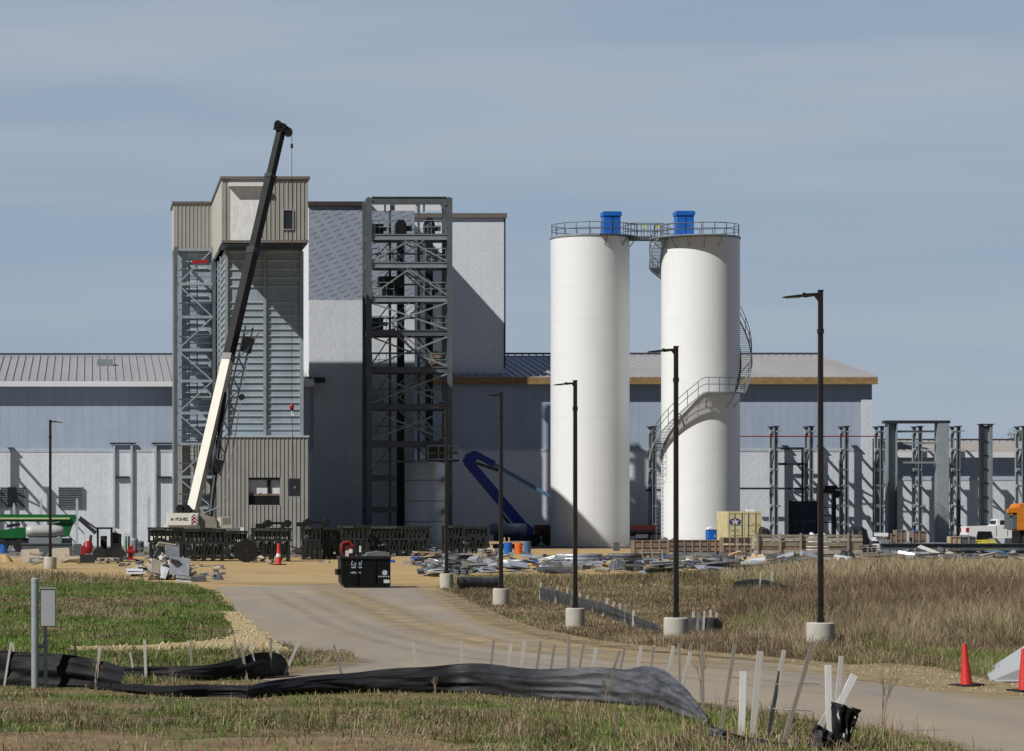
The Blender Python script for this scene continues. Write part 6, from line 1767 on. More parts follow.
# ---- free standing stakes at the right end
for pxb, pyb, pxt, pyt, w, m, lab in (
        (703, 722, 703, 644, .045, M_WOOD, 'grey upright stake just right of where the long silt fence ends'),
        (721, 730, 735.5, 644, .05, M_WOOD, 'grey leaning stake with short wires, second right of the long fence end'),
        (741.5, 738, 744, 671, .085, M_WOODW, 'short white upright lath, lowest of the bare stakes at right'),
        (752, 741, 761, 651, .08, M_WOODL, 'wide pale stake standing just right of the short white lath'),
        (767, 740, 785, 650, .05, M_WOODL, 'pale slim stake leaning right with two wire ties'),
        (783, 744, 813, 645, .055, M_WOOD, 'grey most strongly leaning stake with two wire ties'),
        (680, 716, 680, 643, .03, M_WOOD, 'thin faint upright stake behind the end of the long silt fence')):
    Y = GY(pyb); b = MB(); stake_mesh(b, pxb, pyb + 1, pxt, pyt, Y, w, .03, .05)
    if 'wire' in lab:
        for f in (.35, .62):
            x = WX(pxb + (pxt - pxb) * f, Y); z = WZ(pyb + (pyt - pyb) * f, Y)
            b.tube((x - .03, Y - .03, z), (x + .24, Y - .03, z - .02), .007, n=5)
    tag(b.build('wooden_stake', m, org=(WX(pxb, Y), Y, 0)), lab, 'stake', 'bare stakes at the right end of the silt fence')
Y = GY(749)
SB = thing('stake_bundle', 'bundle of white laths wrapped in torn black plastic at lower right', 'stake bundle', (WX(832, Y), Y, 0))
for pxb, pyb, pxt, pyt, w, m in ((830, 752, 828.5, 665, .10, M_WOODW), (834, 735, 842, 656, .07, M_WOODL), (839, 705, 855, 675, .11, M_WOODW), (819, 728, 829, 713, .10, M_WOODL)):
    b = MB(); p = Vector((WX(pxb, Y), Y, WZ(pyb, Y))); q = Vector((WX(pxt, Y), Y + .03, WZ(pyt, Y))); b.beam(p, q, w * .8, .035); b.build('lath', m, SB)
def drape(mb, pts, Y, seed, depth=.12):
    # crumpled hanging sheet between an upper and a lower edge (pixel polylines)
    U, Lw = pts; n, m = 18, 16
    def ev(P, t):
        k = t * (len(P) - 1); i = min(int(k), len(P) - 2); f = k - i
        return P[i][0] + (P[i + 1][0] - P[i][0]) * f, P[i][1] + (P[i + 1][1] - P[i][1]) * f
    vs = []
    for j in range(m + 1):
        for i in range(n + 1):
            a = ev(U, i / n); c = ev(Lw, i / n); f = j / m
            px = a[0] + (c[0] - a[0]) * f; py = a[1] + (c[1] - a[1]) * f
            yy = Y - .06 - depth * (.4 * math.sin(i / n * PI) + float(vnoise(i * .55 + seed, j * .16, 2)) + .3 * float(vnoise(i * 1.3 + seed, j * .9, 3)))
            vs.append((WX(px, Y), yy, WZ(py, Y)))
    fs = [(j * (n + 1) + i, j * (n + 1) + i + 1, (j + 1) * (n + 1) + i + 1, (j + 1) * (n + 1) + i) for j in range(m) for i in range(n)]
    mb.add(vs, fs)
b = MB(); drape(b, [[(829, 701), (838, 703), (848, 706), (857, 709)], [(831, 753), (838, 749), (843, 738), (850, 724)]], Y, 1, .2); drape(b, [[(833, 730), (843, 728), (847, 724)], [(832, 753), (840, 753), (846, 753)]], Y + .05, 4, .15)
o = b.build('black_plastic', pm('shiny_black_plastic', (.008, .008, .009), .35, 0, .3, 2), SB, True); o.modifiers.new('thickness', 'SOLIDIFY').thickness = .006
b = MB(); drape(b, [[(812, 722), (822, 728), (830, 733)], [(806, 748), (820, 752), (831, 753)]], Y - .05, 7, .18)
o = b.build('torn_fabric', M_SILTG, SB, True); o.modifiers.new('thickness', 'SOLIDIFY').thickness = .006
Y = GY(744); b = MB(); drape(b, [[(706, 724), (740, 735), (780, 741), (800, 745)], [(706, 734), (740, 745), (780, 748), (800, 749)]], Y, 9, .2)
o = b.build('fallen_fabric', M_SILTG, None, True); o.modifiers.new('thickness', 'SOLIDIFY').thickness = .006
tag(o, 'grey strip of fallen silt fabric on the grass below the bare stakes', 'fabric')
# dry weeds with branching stems
def weed(px, pyb, h, label, seed):
    Y = GY(pyb); x = WX(px, Y); r = random.Random(seed); b = MB()
    def br(p, d, L, w, lev):
        q = p + d * L; b.tube(p, q, w, w * .6, 4)
        if lev: 
            for k in range(2 + (lev > 1)):
                dd = (d + Vector((r.uniform(-.5, .5), r.uniform(-.4, .4), r.uniform(.0, .3)))).normalized()
                br(p.lerp(q, r.uniform(.45, 1)), dd, L * r.uniform(.45, .75), w * .6, lev - 1)
    for k in range(2): br(Vector((x + r.uniform(-.05, .05), Y, 0)), Vector((r.uniform(-.15, .15), r.uniform(-.1, .1), 1)).normalized(), h * .55, .009, 3)
    return tag(b.build('dry_weed', BM[4], org=(x, Y, 0)), label, 'weed')
weed(884, 733, 1.0, 'tall thin bare weed in front of the road, right of the stake bundle', 3)
weed(95, 692, .7, 'dry branching weed before the left silt fence', 5)
weed(170, 694, .45, 'low dry weed before the sagging black fence strip', 8)
weed(700, 700, .8, 'bare twig plant behind the fence end stakes', 12)
weed(608, 712, .6, 'thin dry weed against the long grey silt fence', 14)
weed(434, 697, .35, 'small dry weed at the foot of the long black silt fence', 17)
# ================================================================== YARD CLUTTER
def rnd(seed): return random.Random(seed)
def heap(px0, px1, pyb, pyt, depth, mat, name, label, cat, seed=0, rough=.5, group=None, smooth=True):
    Y = GY(pyb); x0, x1 = WX(px0, Y), WX(px1, Y); h = WZ(pyt, Y)
    n, m = 16, 9; vs = []; r = rnd(seed)
    for j in range(m + 1):
        for i in range(n + 1):
            u, v = i / n, j / m
            e = min(1, 4 * u * (1 - u) * 1.6) * min(1, 4 * v * (1 - v) * 1.8)
            z = h * e * (1 - rough * (.75 * float(vnoise(u * 5 + seed, v * 3 + seed * .7, 2)) + .25 * float(vnoise(u * 13, v * 8 + seed, 3))))
            if i in (0, n) or j in (0, m): z = -.03
            vs.append((x0 + (x1 - x0) * (u + r.uniform(-.012, .012)), Y + depth * (v + r.uniform(-.03, .03)), z))
    b = MB(); b.add(vs, [(j * (n + 1) + i, j * (n + 1) + i + 1, (j + 1) * (n + 1) + i + 1, (j + 1) * (n + 1) + i) for j in range(m) for i in range(n)])
    return tag(b.build(name, mat, smooth=smooth, org=((x0 + x1) / 2, Y, 0)), label, cat, group)
def sheets(px0, px1, pyb, pyt, n, mat, name, label, cat, seed=0, slope=.25, th=.03):
    Y = GY(pyb); x0, x1 = WX(px0, Y), WX(px1, Y); h = WZ(pyt, Y); r = rnd(seed); b = MB()
    for k in range(n):
        w = (x1 - x0) * r.uniform(.45, .8); c = x0 + (x1 - x0) * r.uniform(.35, .65)
        b.cbox((c, Y + r.uniform(0, 1.2), h * (k + .6) / n * .9 + .02), (w, r.uniform(.6, 1.2), th), r.uniform(-.35, .35), r.uniform(-slope, slope), r.uniform(-slope, slope) * .6)
    return tag(b.build(name, mat, org=((x0 + x1) / 2, Y, 0)), label, cat)
def bars(px0, px1, pyb, pyt, n, mat, name, label, cat, seed=0, w=.12, spread=1.0):
    Y = GY(pyb); x0, x1 = WX(px0, Y), WX(px1, Y); h = WZ(pyt, Y); r = rnd(seed); b = MB()
    for k in range(n):
        z = h * (k + .5) / n; dy = r.uniform(0, spread)
        a, c = x0 + (x1 - x0) * r.uniform(0, .2), x1 - (x1 - x0) * r.uniform(0, .2)
        b.beam((a, Y + dy, max(w / 2, z + r.uniform(-.08, .08))), (c, Y + dy + r.uniform(-.4, .4), max(w / 2, z + r.uniform(-.08, .08))), w, w * .8)
    return tag(b.build(name, mat, org=((x0 + x1) / 2, Y, 0)), label, cat)
def crate(px0, px1, pyb, pyt, depth, mat, label, seed=0, planks=3, name='wooden_crate'):
    Y = GY(pyb); x0, x1 = WX(px0, Y), WX(px1, Y); h = WZ(pyt, Y); t = thing(name, label, 'crate', ((x0 + x1) / 2, Y, 0))
    b = MB(); b.box(x0, x1, Y, Y + depth, .06, h); b.build('box', mat, t)
    b = MB(); n = max(2, int((x1 - x0) / .5))
    for k in range(n + 1):
        x = x0 + (x1 - x0) * k / n; b.box(x - .05, x + .05, Y - .04, Y - .003, .03, h + .02)
    b.build('batten', M_WOOD, t)
    b = MB()
    for k in range(planks): z = .12 + (h - .2) * k / max(1, planks - 1); b.box(x0 + .06, x1 - .06, Y - .03, Y - .004, z - .02, z + .02)
    b.build('plank_gap', M_STEELD, t)
    return t
def drum(px, pyb, h, mat, label, group=None):
    Y = GY(pyb); x = WX(px, Y); b = MB(); r = h * .36
    b.lathe((x, Y, 0), [(.001, .01), (r, .01), (r, h * .32), (r + .015, h * .33), (r, h * .35), (r, h * .65), (r + .015, h * .66), (r, h * .68), (r, h), (r - .03, h), (r - .03, h - .03), (.001, h - .03)], 24)
    return tag(b.build('drum', mat, org=(x, Y, 0)), label, 'drum', group)
def block(px0, px1, pyb, pyt, depth, mat, name, label, cat, seed=0):
    Y = GY(pyb); x0, x1 = WX(px0, Y), WX(px1, Y); h = WZ(pyt, Y); b = MB(); r = rnd(seed)
    c = .06
    b.prism([(x0 + c, 0), (x1 - c, 0), (x1, c), (x1 - r.uniform(0, .05), h - c), (x1 - c, h), (x0 + c, h - r.uniform(0, .06)), (x0, h - c), (x0, c)], Y, Y + depth)
    return tag(b.build(name, mat, org=((x0 + x1) / 2, Y, 0)), label, cat)

# scrap heap left of the road
Y = 128.0
SH = thing('scrap_heap', 'tall heap of crumpled silver and white sheet left of the road', 'scrap heap', (WX(172, Y), Y, 0))
r = rnd(4); b = MB()
for k in range(130):
    u = r.random(); px = 150 + 42 * u; hmax = (575 - 541) * (1 - abs(u - .5) * 1.3)
    py = 579 - r.random() ** 1.2 * hmax
    b.cbox((WX(px, Y), Y + r.uniform(-.5, .8), max(.08, WZ(py, Y))), (r.uniform(.12, .5), r.uniform(.08, .4), r.choice((.015, .03, .05, .12))), r.uniform(0, 3), r.uniform(-.9, .9), r.uniform(-.9, .9))
b.build('rubble', pm('mixed_pale_rubble', (.42, .39, .35), .8, 0, .45, 3), SH)
b = MB()
b.cbox((WX(179, Y), Y - .7, WZ(566, Y)), (.85, .05, .8), .15, -.35, .1); b.cbox((WX(172, Y), Y - .4, WZ(551, Y)), (.62, .06, .55), .3, -.2, .05); b.cbox((WX(184, Y), Y - .9, WZ(577, Y)), (.7, .3, .1), .2, .1, .1); b.cbox((WX(163, Y), Y - .6, WZ(572, Y)), (.4, .05, .5), -.4, -.2, .3)
b.build('bent_sheet', M_SCRAP, SH)
b = MB(); b.cbox((WX(174, Y), Y - .75, WZ(560.5, Y)), (.4, .2, .12), .5, .3, .2); b.cbox((WX(158, Y), Y - .2, WZ(553, Y)), (.25, .06, .4), .5, .3, .4); b.build('dark_scrap', M_SCRAPD, SH)
b = MB(); b.cbox((WX(166, Y), Y - .2, WZ(545, Y)), (.75, .5, .05), .2, -.3, .15); b.cbox((WX(155, Y), Y - .6, WZ(566, Y)), (.4, .05, .6), .4, -.3, .2); b.build('card_panel', pm('pale_card', (.50, .47, .38), .8, 0, .15, 3), SH)
sheets(125, 150, 576.5, 569, 3, M_TARPW, 'white_sheet', 'flat white plastic sheets on the ground left of the scrap heap', 'sheet', 3, .12)
sheets(130, 149, 571, 566, 2, pm('pale_green_sheet', (.36, .42, .38), .6, 0, .1, 3), 'board', 'pale grey green board lying behind the flat white sheets', 'board', 5, .1)
block(191, 207, 582, 575.5, .8, M_SCRAPD, 'metal_box', 'low dark metal box on sand right of the scrap heap', 'box', 2)
sheets(189, 210, 577, 573, 2, M_SCRAP, 'metal_sheet', 'bent grey metal sheet behind the low dark box', 'sheet', 7, .15)
heap(211, 224, 580, 572, .7, M_SCRAPD, 'scrap_pile', 'small dark scrap pile nearest the road on the left', 'scrap pile', 8, .6)
bars(176, 192, 582.5, 579, 3, M_SCRAP, 'metal_offcuts', 'short metal strips lying before the scrap heap', 'offcuts', 9, .06, .4)
heap(213, 219, 572.5, 565, .5, M_SCRAPD, 'scrap_pile', 'tiny dark lump on the sand between scrap and rack frames', 'scrap pile', 18, .6)

# left yard
heap(-10, 8, 553, 543, 1.2, M_TARPB, 'blue_tarp', 'bright blue tarp bundle at the very left edge', 'tarp', 11, .35)
heap(15, 33, 552, 540, 1.2, M_TARPB, 'blue_tarp', 'dark blue tarp bundle behind the first pale block', 'tarp', 12, .35)
heap(46, 66, 547, 541.5, 1.2, M_TARPB, 'blue_tarp', 'low blue tarp right behind the left lamp post', 'tarp', 13, .35)
b = MB(); Y = 190.0; b.box(WX(22, Y), WX(72, Y), Y, Y + .6, .0, WZ(544.5, Y)); b.box(WX(22, Y) - .05, WX(72, Y) + .05, Y - .06, Y + .66, WZ(544.4, Y), WZ(543.4, Y))
tag(b.build('barrier_wall', M_STEEL, org=(WX(22, Y), Y, 0)), 'long low grey barrier behind pale blocks on the left', 'barrier')
block(21, 39.5, 560, 549, 1.0, M_STONE, 'concrete_block', 'pale block with a gap below, left of the left lamp post', 'block', 1)
block(22, 30, 563, 557, .7, M_STONE, 'concrete_block', 'small pale block in front of the first pale block', 'block', 2)
block(52, 69.5, 557.5, 548, 1.0, M_STONE, 'concrete_block', 'pale block just right of the left lamp post', 'block', 3)
block(73, 82, 556, 544, .8, M_STEEL, 'metal_cabinet', 'grey metal cabinet left of the red engine unit', 'cabinet', 4)
heap(-20, 12, 562, 554, 3.0, pm('bright_sand', (.50, .35, .15), .95, 0, .15, 2), 'sand_pile', 'low sand pile at the left edge', 'sand pile', 14, .2, None, True)
bars(58, 86, 563, 558, 5, M_STONE, 'stone_rubble', 'row of pale rubble right of the left lamp base', 'rubble', 15, .14, .8)
bars(30, 43, 563, 559, 3, M_STEELL, 'metal_offcuts', 'grey offcuts before the pale blocks on the left', 'offcuts', 16, .1, .5)
for px, pyb, pyt, m, lab in ((134, 553, 538, M_STEELL, 'grey jacketed bin left of the first rack frame'), (140, 552, 541, M_SCRAPD, 'dark bin beside the grey jacketed bin')):
    Y = GY(pyb); h = WZ(pyt, Y); x = WX(px, Y); b = MB(); b.lathe((x, Y, 0), [(.001, .01), (.24, .01), (.28, h * .8), (.3, h * .82), (.22, h), (.001, h)], 16)
    tag(b.build('bin', m, org=(x, Y, 0)), lab, 'bin')

# things around the racks behind the dumpster
Y = GY(566); 
t = thing('red_compressor', 'red machine with round drum just left above the dumpster', 'compressor', (WX(349, Y), Y, 0))
b = MB(); b.tube((WX(346, Y), Y - .2, WZ(547, Y)), (WX(346, Y), Y + .5, WZ(547, Y)), .3, n=16); b.box(WX(341, Y), WX(355, Y), Y, Y + .5, .5, WZ(552, Y)); b.build('body', M_DRED, t)
b = MB(); b.path([(WX(341, Y), Y - .25, WZ(551, Y)), (WX(342, Y), Y - .25, WZ(543, Y)), (WX(348, Y), Y - .25, WZ(541, Y)), (WX(353, Y), Y - .25, WZ(546, Y))], .05, 6); b.build('frame_tube', M_RED, t)
b = MB(); b.box(WX(348.5, Y), WX(352, Y), Y - .26, Y - .05, WZ(553, Y), WZ(549, Y)); b.build('white_plate', M_TARPW, t)
b = MB(); b.box(WX(342, Y), WX(354, Y), Y + .05, Y + .45, 0, .49); b.build('skid', M_STEELD, t)
sheets(412, 446, 559.5, 551, 3, M_CARD, 'plywood_sheet', 'tan plywood sheets on blue tarp right of the dumpster', 'plywood', 21, .08, .06)
heap(410, 424, 560.5, 556, .8, M_TARPB, 'blue_tarp', 'blue tarp under the tan plywood sheets', 'tarp', 22, .4)
heap(388, 396, 562.5, 559, .6, M_TARPB, 'blue_tarp', 'small blue tarp scrap right of the dumpster top', 'tarp', 23, .4)
bars(427, 447, 575, 562, 9, M_SCRAP, 'metal_offcuts', 'grey and white metal offcuts left of the farthest right lamp post', 'offcuts', 24, .09, 1.2)
sheets(428, 446, 577, 570, 3, M_TARPW, 'white_sheet', 'small white sheets by the farthest right lamp post', 'sheet', 25, .2)
bars(448, 462, 572, 553, 10, M_SCRAPD, 'scrap_pile', 'dark scrap right of the farthest right lamp post', 'scrap pile', 26, .12, 1.2)
Y = GY(566); b = MB(); b.box(WX(459, Y), WX(473, Y), Y, Y + .9, .12, WZ(555, Y)); t = thing('black_skip', 'small black skip with pale rim behind the culvert pipe', 'skip', (WX(466, Y), Y, 0)); b.build('body', M_BLACK, t)
b = MB(); b.box(WX(458, Y), WX(474, Y), Y - .06, Y + .95, WZ(554.9, Y), WZ(554, Y)); b.build('rim', M_SCRAP, t)
b = MB()
for px in (461, 471): b.box(WX(px, Y) - .08, WX(px, Y) + .08, Y + .1, Y + .8, 0, .119)
b.build('foot', M_STEELD, t)
heap(473, 484, 570, 562, .7, pm('green_bag', (.02, .16, .06), .6, 0, .3, 3), 'green_bag', 'green bag right of the small black skip', 'bag', 27, .4)
# drums and bench
Y = GY(554)
t = thing('timber_bench', 'tan timber bench with two upright pegs behind coloured drums', 'bench', (WX(509, Y), Y + .7, 0))
b = MB(); b.box(WX(492, Y), WX(526, Y), Y + .7, Y + 1.3, WZ(544, Y), WZ(541.5, Y)); b.build('top', M_CARD, t)
for px in (493.5, 524.5):
    b = MB(); b.box(WX(px, Y) - .06, WX(px, Y) + .06, Y + .75, Y + 1.25, 0, WZ(544.1, Y)); b.build('leg', M_CARD, t)
for px in (506.5, 511):
    b = MB(); b.box(WX(px, Y) - .04, WX(px, Y) + .04, Y + .9, Y + 1.0, WZ(541.4, Y), WZ(537.5, Y)); b.build('peg', M_CARD, t)
drum(508, 554, .75, M_BLUE, 'blue drum left of the orange drum under the timber bench')
drum(518.5, 554, .72, pm('orange_drum_paint', (.72, .15, .03), .5, 0, .1, 3), 'orange drum between two blue drums')
drum(526.5, 553, .8, pm('steel_blue_drum_paint', (.07, .16, .32), .5, 0, .1, 3), 'dull blue drum right of the orange drum')
for k, (a, c, pb, pt, m, lab) in enumerate(((480, 503, 561, 557, M_WOODL, 'pale planks stacked low before the coloured drums'), (482, 500, 565, 561.5, M_WOOD, 'brown planks right of the green bag'), (488, 496, 556, 547, M_WOODL, 'short planks piled left of the blue drum'))):
    bars(a, c, pb, pt, 4, m, 'plank_pile', lab, 'planks', 30 + k, .12, .8)

# long scrap row in front of the silos
row = [
    (sheets, 470, 500, 573, 566, 4, M_SCRAP, 'metal_sheet', 'grey sheets strewn behind the culvert pipe', 'sheet'),
    (sheets, 498, 535, 572, 563, 5, M_SCRAP, 'metal_sheet', 'long pale sheets right of the lamp post by the boom lift', 'sheet'),
    (heap, 509, 520, 566, 562, .8, M_CARD, 'card_pile', 'tan card pile before the pale sheets', 'card pile'),
    (heap, 531, 541, 566, 558, .9, M_TARPB, 'blue_tarp', 'blue tarp lump left of the long steel channels', 'tarp'),
    (sheets, 541, 556, 567, 557, 4, M_TARPW, 'white_sheet', 'white boards leaning left of the lamp post before left silo', 'board'),
    (bars, 535, 580, 574, 567, 6, M_SCRAPD, 'steel_channels', 'dark channels lying lowest in the scrap row', 'channels'),
    (bars, 545, 604, 569, 562, 7, M_SCRAP, 'steel_channels', 'long silver channels lying before the left silo', 'channels'),
    (bars, 568, 610, 562, 557, 6, M_SCRAPD, 'timber_pile', 'dark timbers stacked behind the silver channels', 'timber'),
    (block, 606, 612, 562, 555.5, .7, M_BLACK, 'black_box', 'small black box at the foot of the left silo', 'box'),
    (heap, 611, 628, 570, 558, 1.2, M_SCRAPD, 'scrap_pile', 'dark tangled scrap below the right edge of left silo', 'scrap pile'),
    (bars, 622, 646, 571, 559, 9, M_STEEL, 'steel_offcuts', 'tangled grey steel between the silos', 'offcuts'),
    (sheets, 642, 662, 567, 560, 4, M_BLUEL, 'blue_sheet', 'pale blue sheets left of the second nearest lamp post', 'sheet'),
    (sheets, 645, 690, 574, 561, 6, M_SCRAP, 'metal_sheet', 'big slanting silver sheets around the second nearest lamp post', 'sheet'),
    (heap, 662, 669, 559, 553, .8, M_TARPB, 'blue_tarp', 'small dark blue tarp left of lamp post before right silo', 'tarp'),
    (sheets, 679, 694, 569, 558, 4, M_TARPW, 'white_sheet', 'white edged sheets right of the lamp post before right silo', 'sheet'),
    (heap, 682, 697, 563, 551, 1.0, M_STEEL, 'grey_tarp', 'grey heaped tarp before the long brown crate', 'tarp'),
    (sheets, 700, 734, 575, 563, 6, M_SCRAP, 'metal_sheet', 'silver sheets sloping down below the stacked crates', 'sheet'),
    (sheets, 712, 738, 562, 553, 6, M_STEEL, 'metal_sheet', 'dark grey flat stack left of the crate stack', 'sheet'),
    (bars, 728, 770, 574, 567, 5, M_STEELD, 'steel_channels', 'dark channels lying right of the sloping silver sheets', 'channels'),
    (bars, 736, 746, 566, 556, 4, M_WOODL, 'plank_pile', 'pale planks leaning under the crate stack', 'planks'),
    (heap, 743, 751, 566, 559, .8, M_TARPB, 'blue_tarp', 'dark blue tarp bit below the timber rack', 'tarp'),
    (heap, 752, 770, 566, 552, 1.0, M_CARD, 'card_pile', 'pale heap of card and boards at left end of timber rack', 'card pile'),
    (heap, 640, 660, 571, 564, 1.5, pm('brown_earth_mound', (.34, .22, .09), .95, 0, .25, 2), 'earth_mound', 'small brown earth mound before the slanting silver sheets', 'mound'),
]
for k, e in enumerate(row): e[0](*e[1:], seed=50 + k)
# long brown crate and crate stacks
crate(634, 668, 556, 540.5, 1.2, M_WOODB, 'long brown crate left of lamp post before the right silo')
crate(668.5, 708.3, 553, 540, 1.2, M_WOODB, 'long dull brown crate right behind the lamp post, below right silo')
crate(709, 722, 553, 540, 1.0, pm('reddish_crate_wood', (.36, .20, .12), .85, 0, .2, 3), 'reddish crate at left end of the crate stack')
for k, (a, c, pb, lab) in enumerate(((723, 736.5, 557, 'crate stacked left of the dark gap below yellow container'), (738, 751, 557, 'crate stacked right of the dark gap below yellow container'))):
    crate(a, c, pb, 545, 1.0, M_WOODB, lab + ', lower')
    t = crate(a, c, pb, 549, 1.0, M_WOODB, lab + ', upper')
    Yc = GY(pb); t.location.z = WZ(544.2, Yc)
    t.scale = (1, 1, (WZ(537.5, Yc) - WZ(544.2, Yc)) / WZ(549, Yc))
# timber rack
Y = GY(557.5)
t = thing('timber_rack', 'long rack of grey timber packs held by upright stakes, right of the crates', 'timber rack', (WX(810, Y), Y, 0))
for j, (pt, pb, m) in enumerate(((534.5, 537, M_WOOD), (537.4, 541.5, pm('grey_timber', (.34, .32, .29), .85, 0, .25, 3)), (541.9, 546.5, pm('greenish_timber', (.22, .21, .16), .85, 0, .25, 3)), (547.2, 549.5, M_WOODB), (549.8, 554, pm('grey_timber', (.3, .28, .25))))):
    b = MB(); r = rnd(j)
    x = WX(757, Y)
    while x < WX(862, Y):
        w = r.uniform(.8, 2.6); x2 = min(x + w, WX(863, Y))
        b.box(x, x2 - .02, Y + r.uniform(0, .08), Y + .9, WZ(pb, Y) + .01, WZ(pt, Y) - r.uniform(0, .04)); x = x2
    b.build('timber_layer', m, t)
b = MB(); b.box(WX(757, Y), WX(864, Y), Y + .1, Y + .8, .0, WZ(554.2, Y)); b.build('bearer', M_STEEL, t)
for px in (757.5, 780, 800.5, 848):
    b = MB(); b.box(WX(px, Y) - .055, WX(px, Y) + .055, Y - .11, Y - .03, 0, WZ(533, Y)); b.build('stake', M_WOOD, t)
heap(808, 832, 553, 530.5, 1.0, M_TARPW, 'white_sack', 'pale sack lying behind the timber rack near the lamp post', 'sack', 71, .4)
bars(765, 835, 563, 558.5, 5, M_STEEL, 'steel_channels', 'grey channels lying before the timber rack', 'channels', 72, .12, .8)
bars(790, 822, 567, 563, 4, M_SCRAPD, 'plank_pile', 'dark planks on the grass left of nearest lamp post', 'planks', 73, .12, .8)
sheets(832, 857, 564, 556, 5, M_TARPW, 'white_sheet', 'crumpled pale plastic right of the nearest lamp post', 'sheet', 74, .3)
heap(842, 856, 559, 549, 1.0, M_STEELD, 'grey_tarp', 'dark grey heap behind the crumpled pale plastic', 'tarp', 75, .4)
bars(855, 905, 565, 554, 9, M_WOOD, 'plank_pile', 'weathered planks in a long pile under the end of steel beam', 'planks', 76, .13, 1.2)
# covered dark machines
for px0, px1, pyb, pyt, lab, s in ((850, 873, 555, 523.5, 'black covered machine at right end of the timber rack', 81), (762, 773, 552, 525, 'black covered lump right of the yellow container', 82)):
    heap(px0, px1, pyb, pyt, 2.0, M_BLACK, 'covered_machine', lab, 'covered machine', s, .25)
# steel beams
Y = GY(554)
for px0, px1, pt, pb, dy, lab in ((882, 1060, 543.5, 549.5, .5, 'long grey steel I beam lying before the white pickup'), (895, 1040, 549.8, 555, -.4, 'second grey steel beam lying just below the long I beam')):
    x0, x1 = WX(px0, Y), WX(px1, Y); z1, z0 = WZ(pt, Y), max(.02, WZ(pb, Y)); yb = Y + dy
    b = MB(); b.box(x0, x1, yb - .15, yb + .15, z1 - .04, z1); b.box(x0, x1, yb - .15, yb + .15, z0, z0 + .04); b.box(x0, x1, yb - .015, yb + .015, z0 + .04, z1 - .04)
    if z0 > .1:
        for f in (.1, .5, .9): xx = x0 + (x1 - x0) * f; b.box(xx - .1, xx + .1, yb - .14, yb + .14, 0, z0 - .002)
    tag(b.build('steel_beam', M_STEEL, org=(x0, yb, 0)), lab, 'steel beam')
block(881, 889, 553, 540, .5, M_STEELL, 'steel_plate', 'pale steel end plate at left end of the long I beam', 'plate', 3)
bars(872, 888, 552, 532.5, 4, M_TARPW, 'sack_pile', 'white and red sacks left of the wooden boxes by the portal', 'sacks', 83, .25, .6)
for a, c, pb, pt, m, lab in ((886, 896, 552, 534, M_WOODB, 'wooden box at the foot of portal left column'), (896.5, 906, 551, 530, M_WOODB, 'taller wooden box between the portal columns'), (913, 926, 551, 531, M_WOODB, 'splintered wooden box under the portal, right one')):
    crate(a, c, pb, pt, 1.0, m, lab)
heap(912, 921, 548, 527, 1.0, M_TARPB, 'blue_tarp', 'blue tarp behind the splintered wooden box', 'tarp', 84, .3)
crate(951, 961, 552, 536.5, 1.0, M_CARD, 'tan cardboard box left of the pickup tail', name='cardboard_box')
crate(961.5, 976, 552, 537, 1.0, M_SCRAPD, 'dark box below the pickup bed', name='dark_box')
bars(978, 1000, 553, 539, 8, M_YELL, 'yellow_straps', 'yellow strapped bundle below the pickup door', 'strap bundle', 85, .08, .8)
sheets(920, 935, 559, 553, 4, M_BLUEL, 'blue_sheet', 'blue grey sheets below the second steel beam', 'sheet', 86, .2)
sheets(985, 1017, 558, 550.5, 4, M_BLUEL, 'blue_sheet', 'long pale blue sheets at the right end of steel beams', 'sheet', 87, .1)
bars(955, 990, 560, 556, 5, M_SCRAPD, 'plank_pile', 'dark planks below the middle of the second steel beam', 'planks', 88, .12, .8)
bars(938, 953, 560, 556, 4, M_STONE, 'stone_rubble', 'pale rubble bits under the steel beams', 'rubble', 89, .12, .6)
bars(920, 952, 553, 541, 5, M_SCRAP, 'metal_offcuts', 'silver offcuts lying on top of the ground behind the I beam', 'offcuts', 90, .1, .8)
block(614, 620, 551, 542, .4, M_SCRAPD, 'valve_box', 'small dark valve box on the yard at foot of left silo', 'box', 5)
heap(655, 682, 552, 535, 1.0, M_SCRAPD, 'scrap_pile', 'dark brown brushy pile on the long crate before right silo', 'scrap pile', 91, .5)

# pallets, pipe bundles and strapped packs that can be told apart in the scrap row
def pallet(px, pyb, n, label, rz=0.0, tilt=0.0):
    Y = GY(pyb); x = WX(px, Y); t = thing('wooden_pallet', label, 'pallet', (x, Y, 0), 'wooden pallets')
    for lvl in range(n):
        z = .15 * lvl
        b = MB()
        for k in range(7): b.cbox((x, Y + .08 + k * .17, z + .13), (1.2, .1, .022))
        b.build('top_board', M_WOODL if lvl % 2 else M_WOOD, t)
        b = MB()
        for dx in (-.55, 0, .55): b.cbox((x + dx, Y + .6, z + .06), (.1, 1.15, .11))
        b.build('bearer', M_WOOD, t)
    t.rotation_euler = (tilt, 0, rz)
    return t
pallet(492, 559, 4, 'stack of wooden pallets left of the coloured drums', .1)
pallet(652, 563, 5, 'tall stack of wooden pallets before the long brown crate', -.1)
pallet(703, 564, 3, 'low stack of wooden pallets right of lamp post before the right silo', .2)
pallet(778, 561.5, 3, 'wooden pallets before the left part of timber rack', .05)
pallet(868, 557, 5, 'stack of wooden pallets at right end of the timber rack', -.05)
pallet(422, 565, 2, 'two wooden pallets left of the farthest right lamp post', .3)
pallet(110, 563.5, 2, 'two wooden pallets at the foot of the black telehandler', .1)
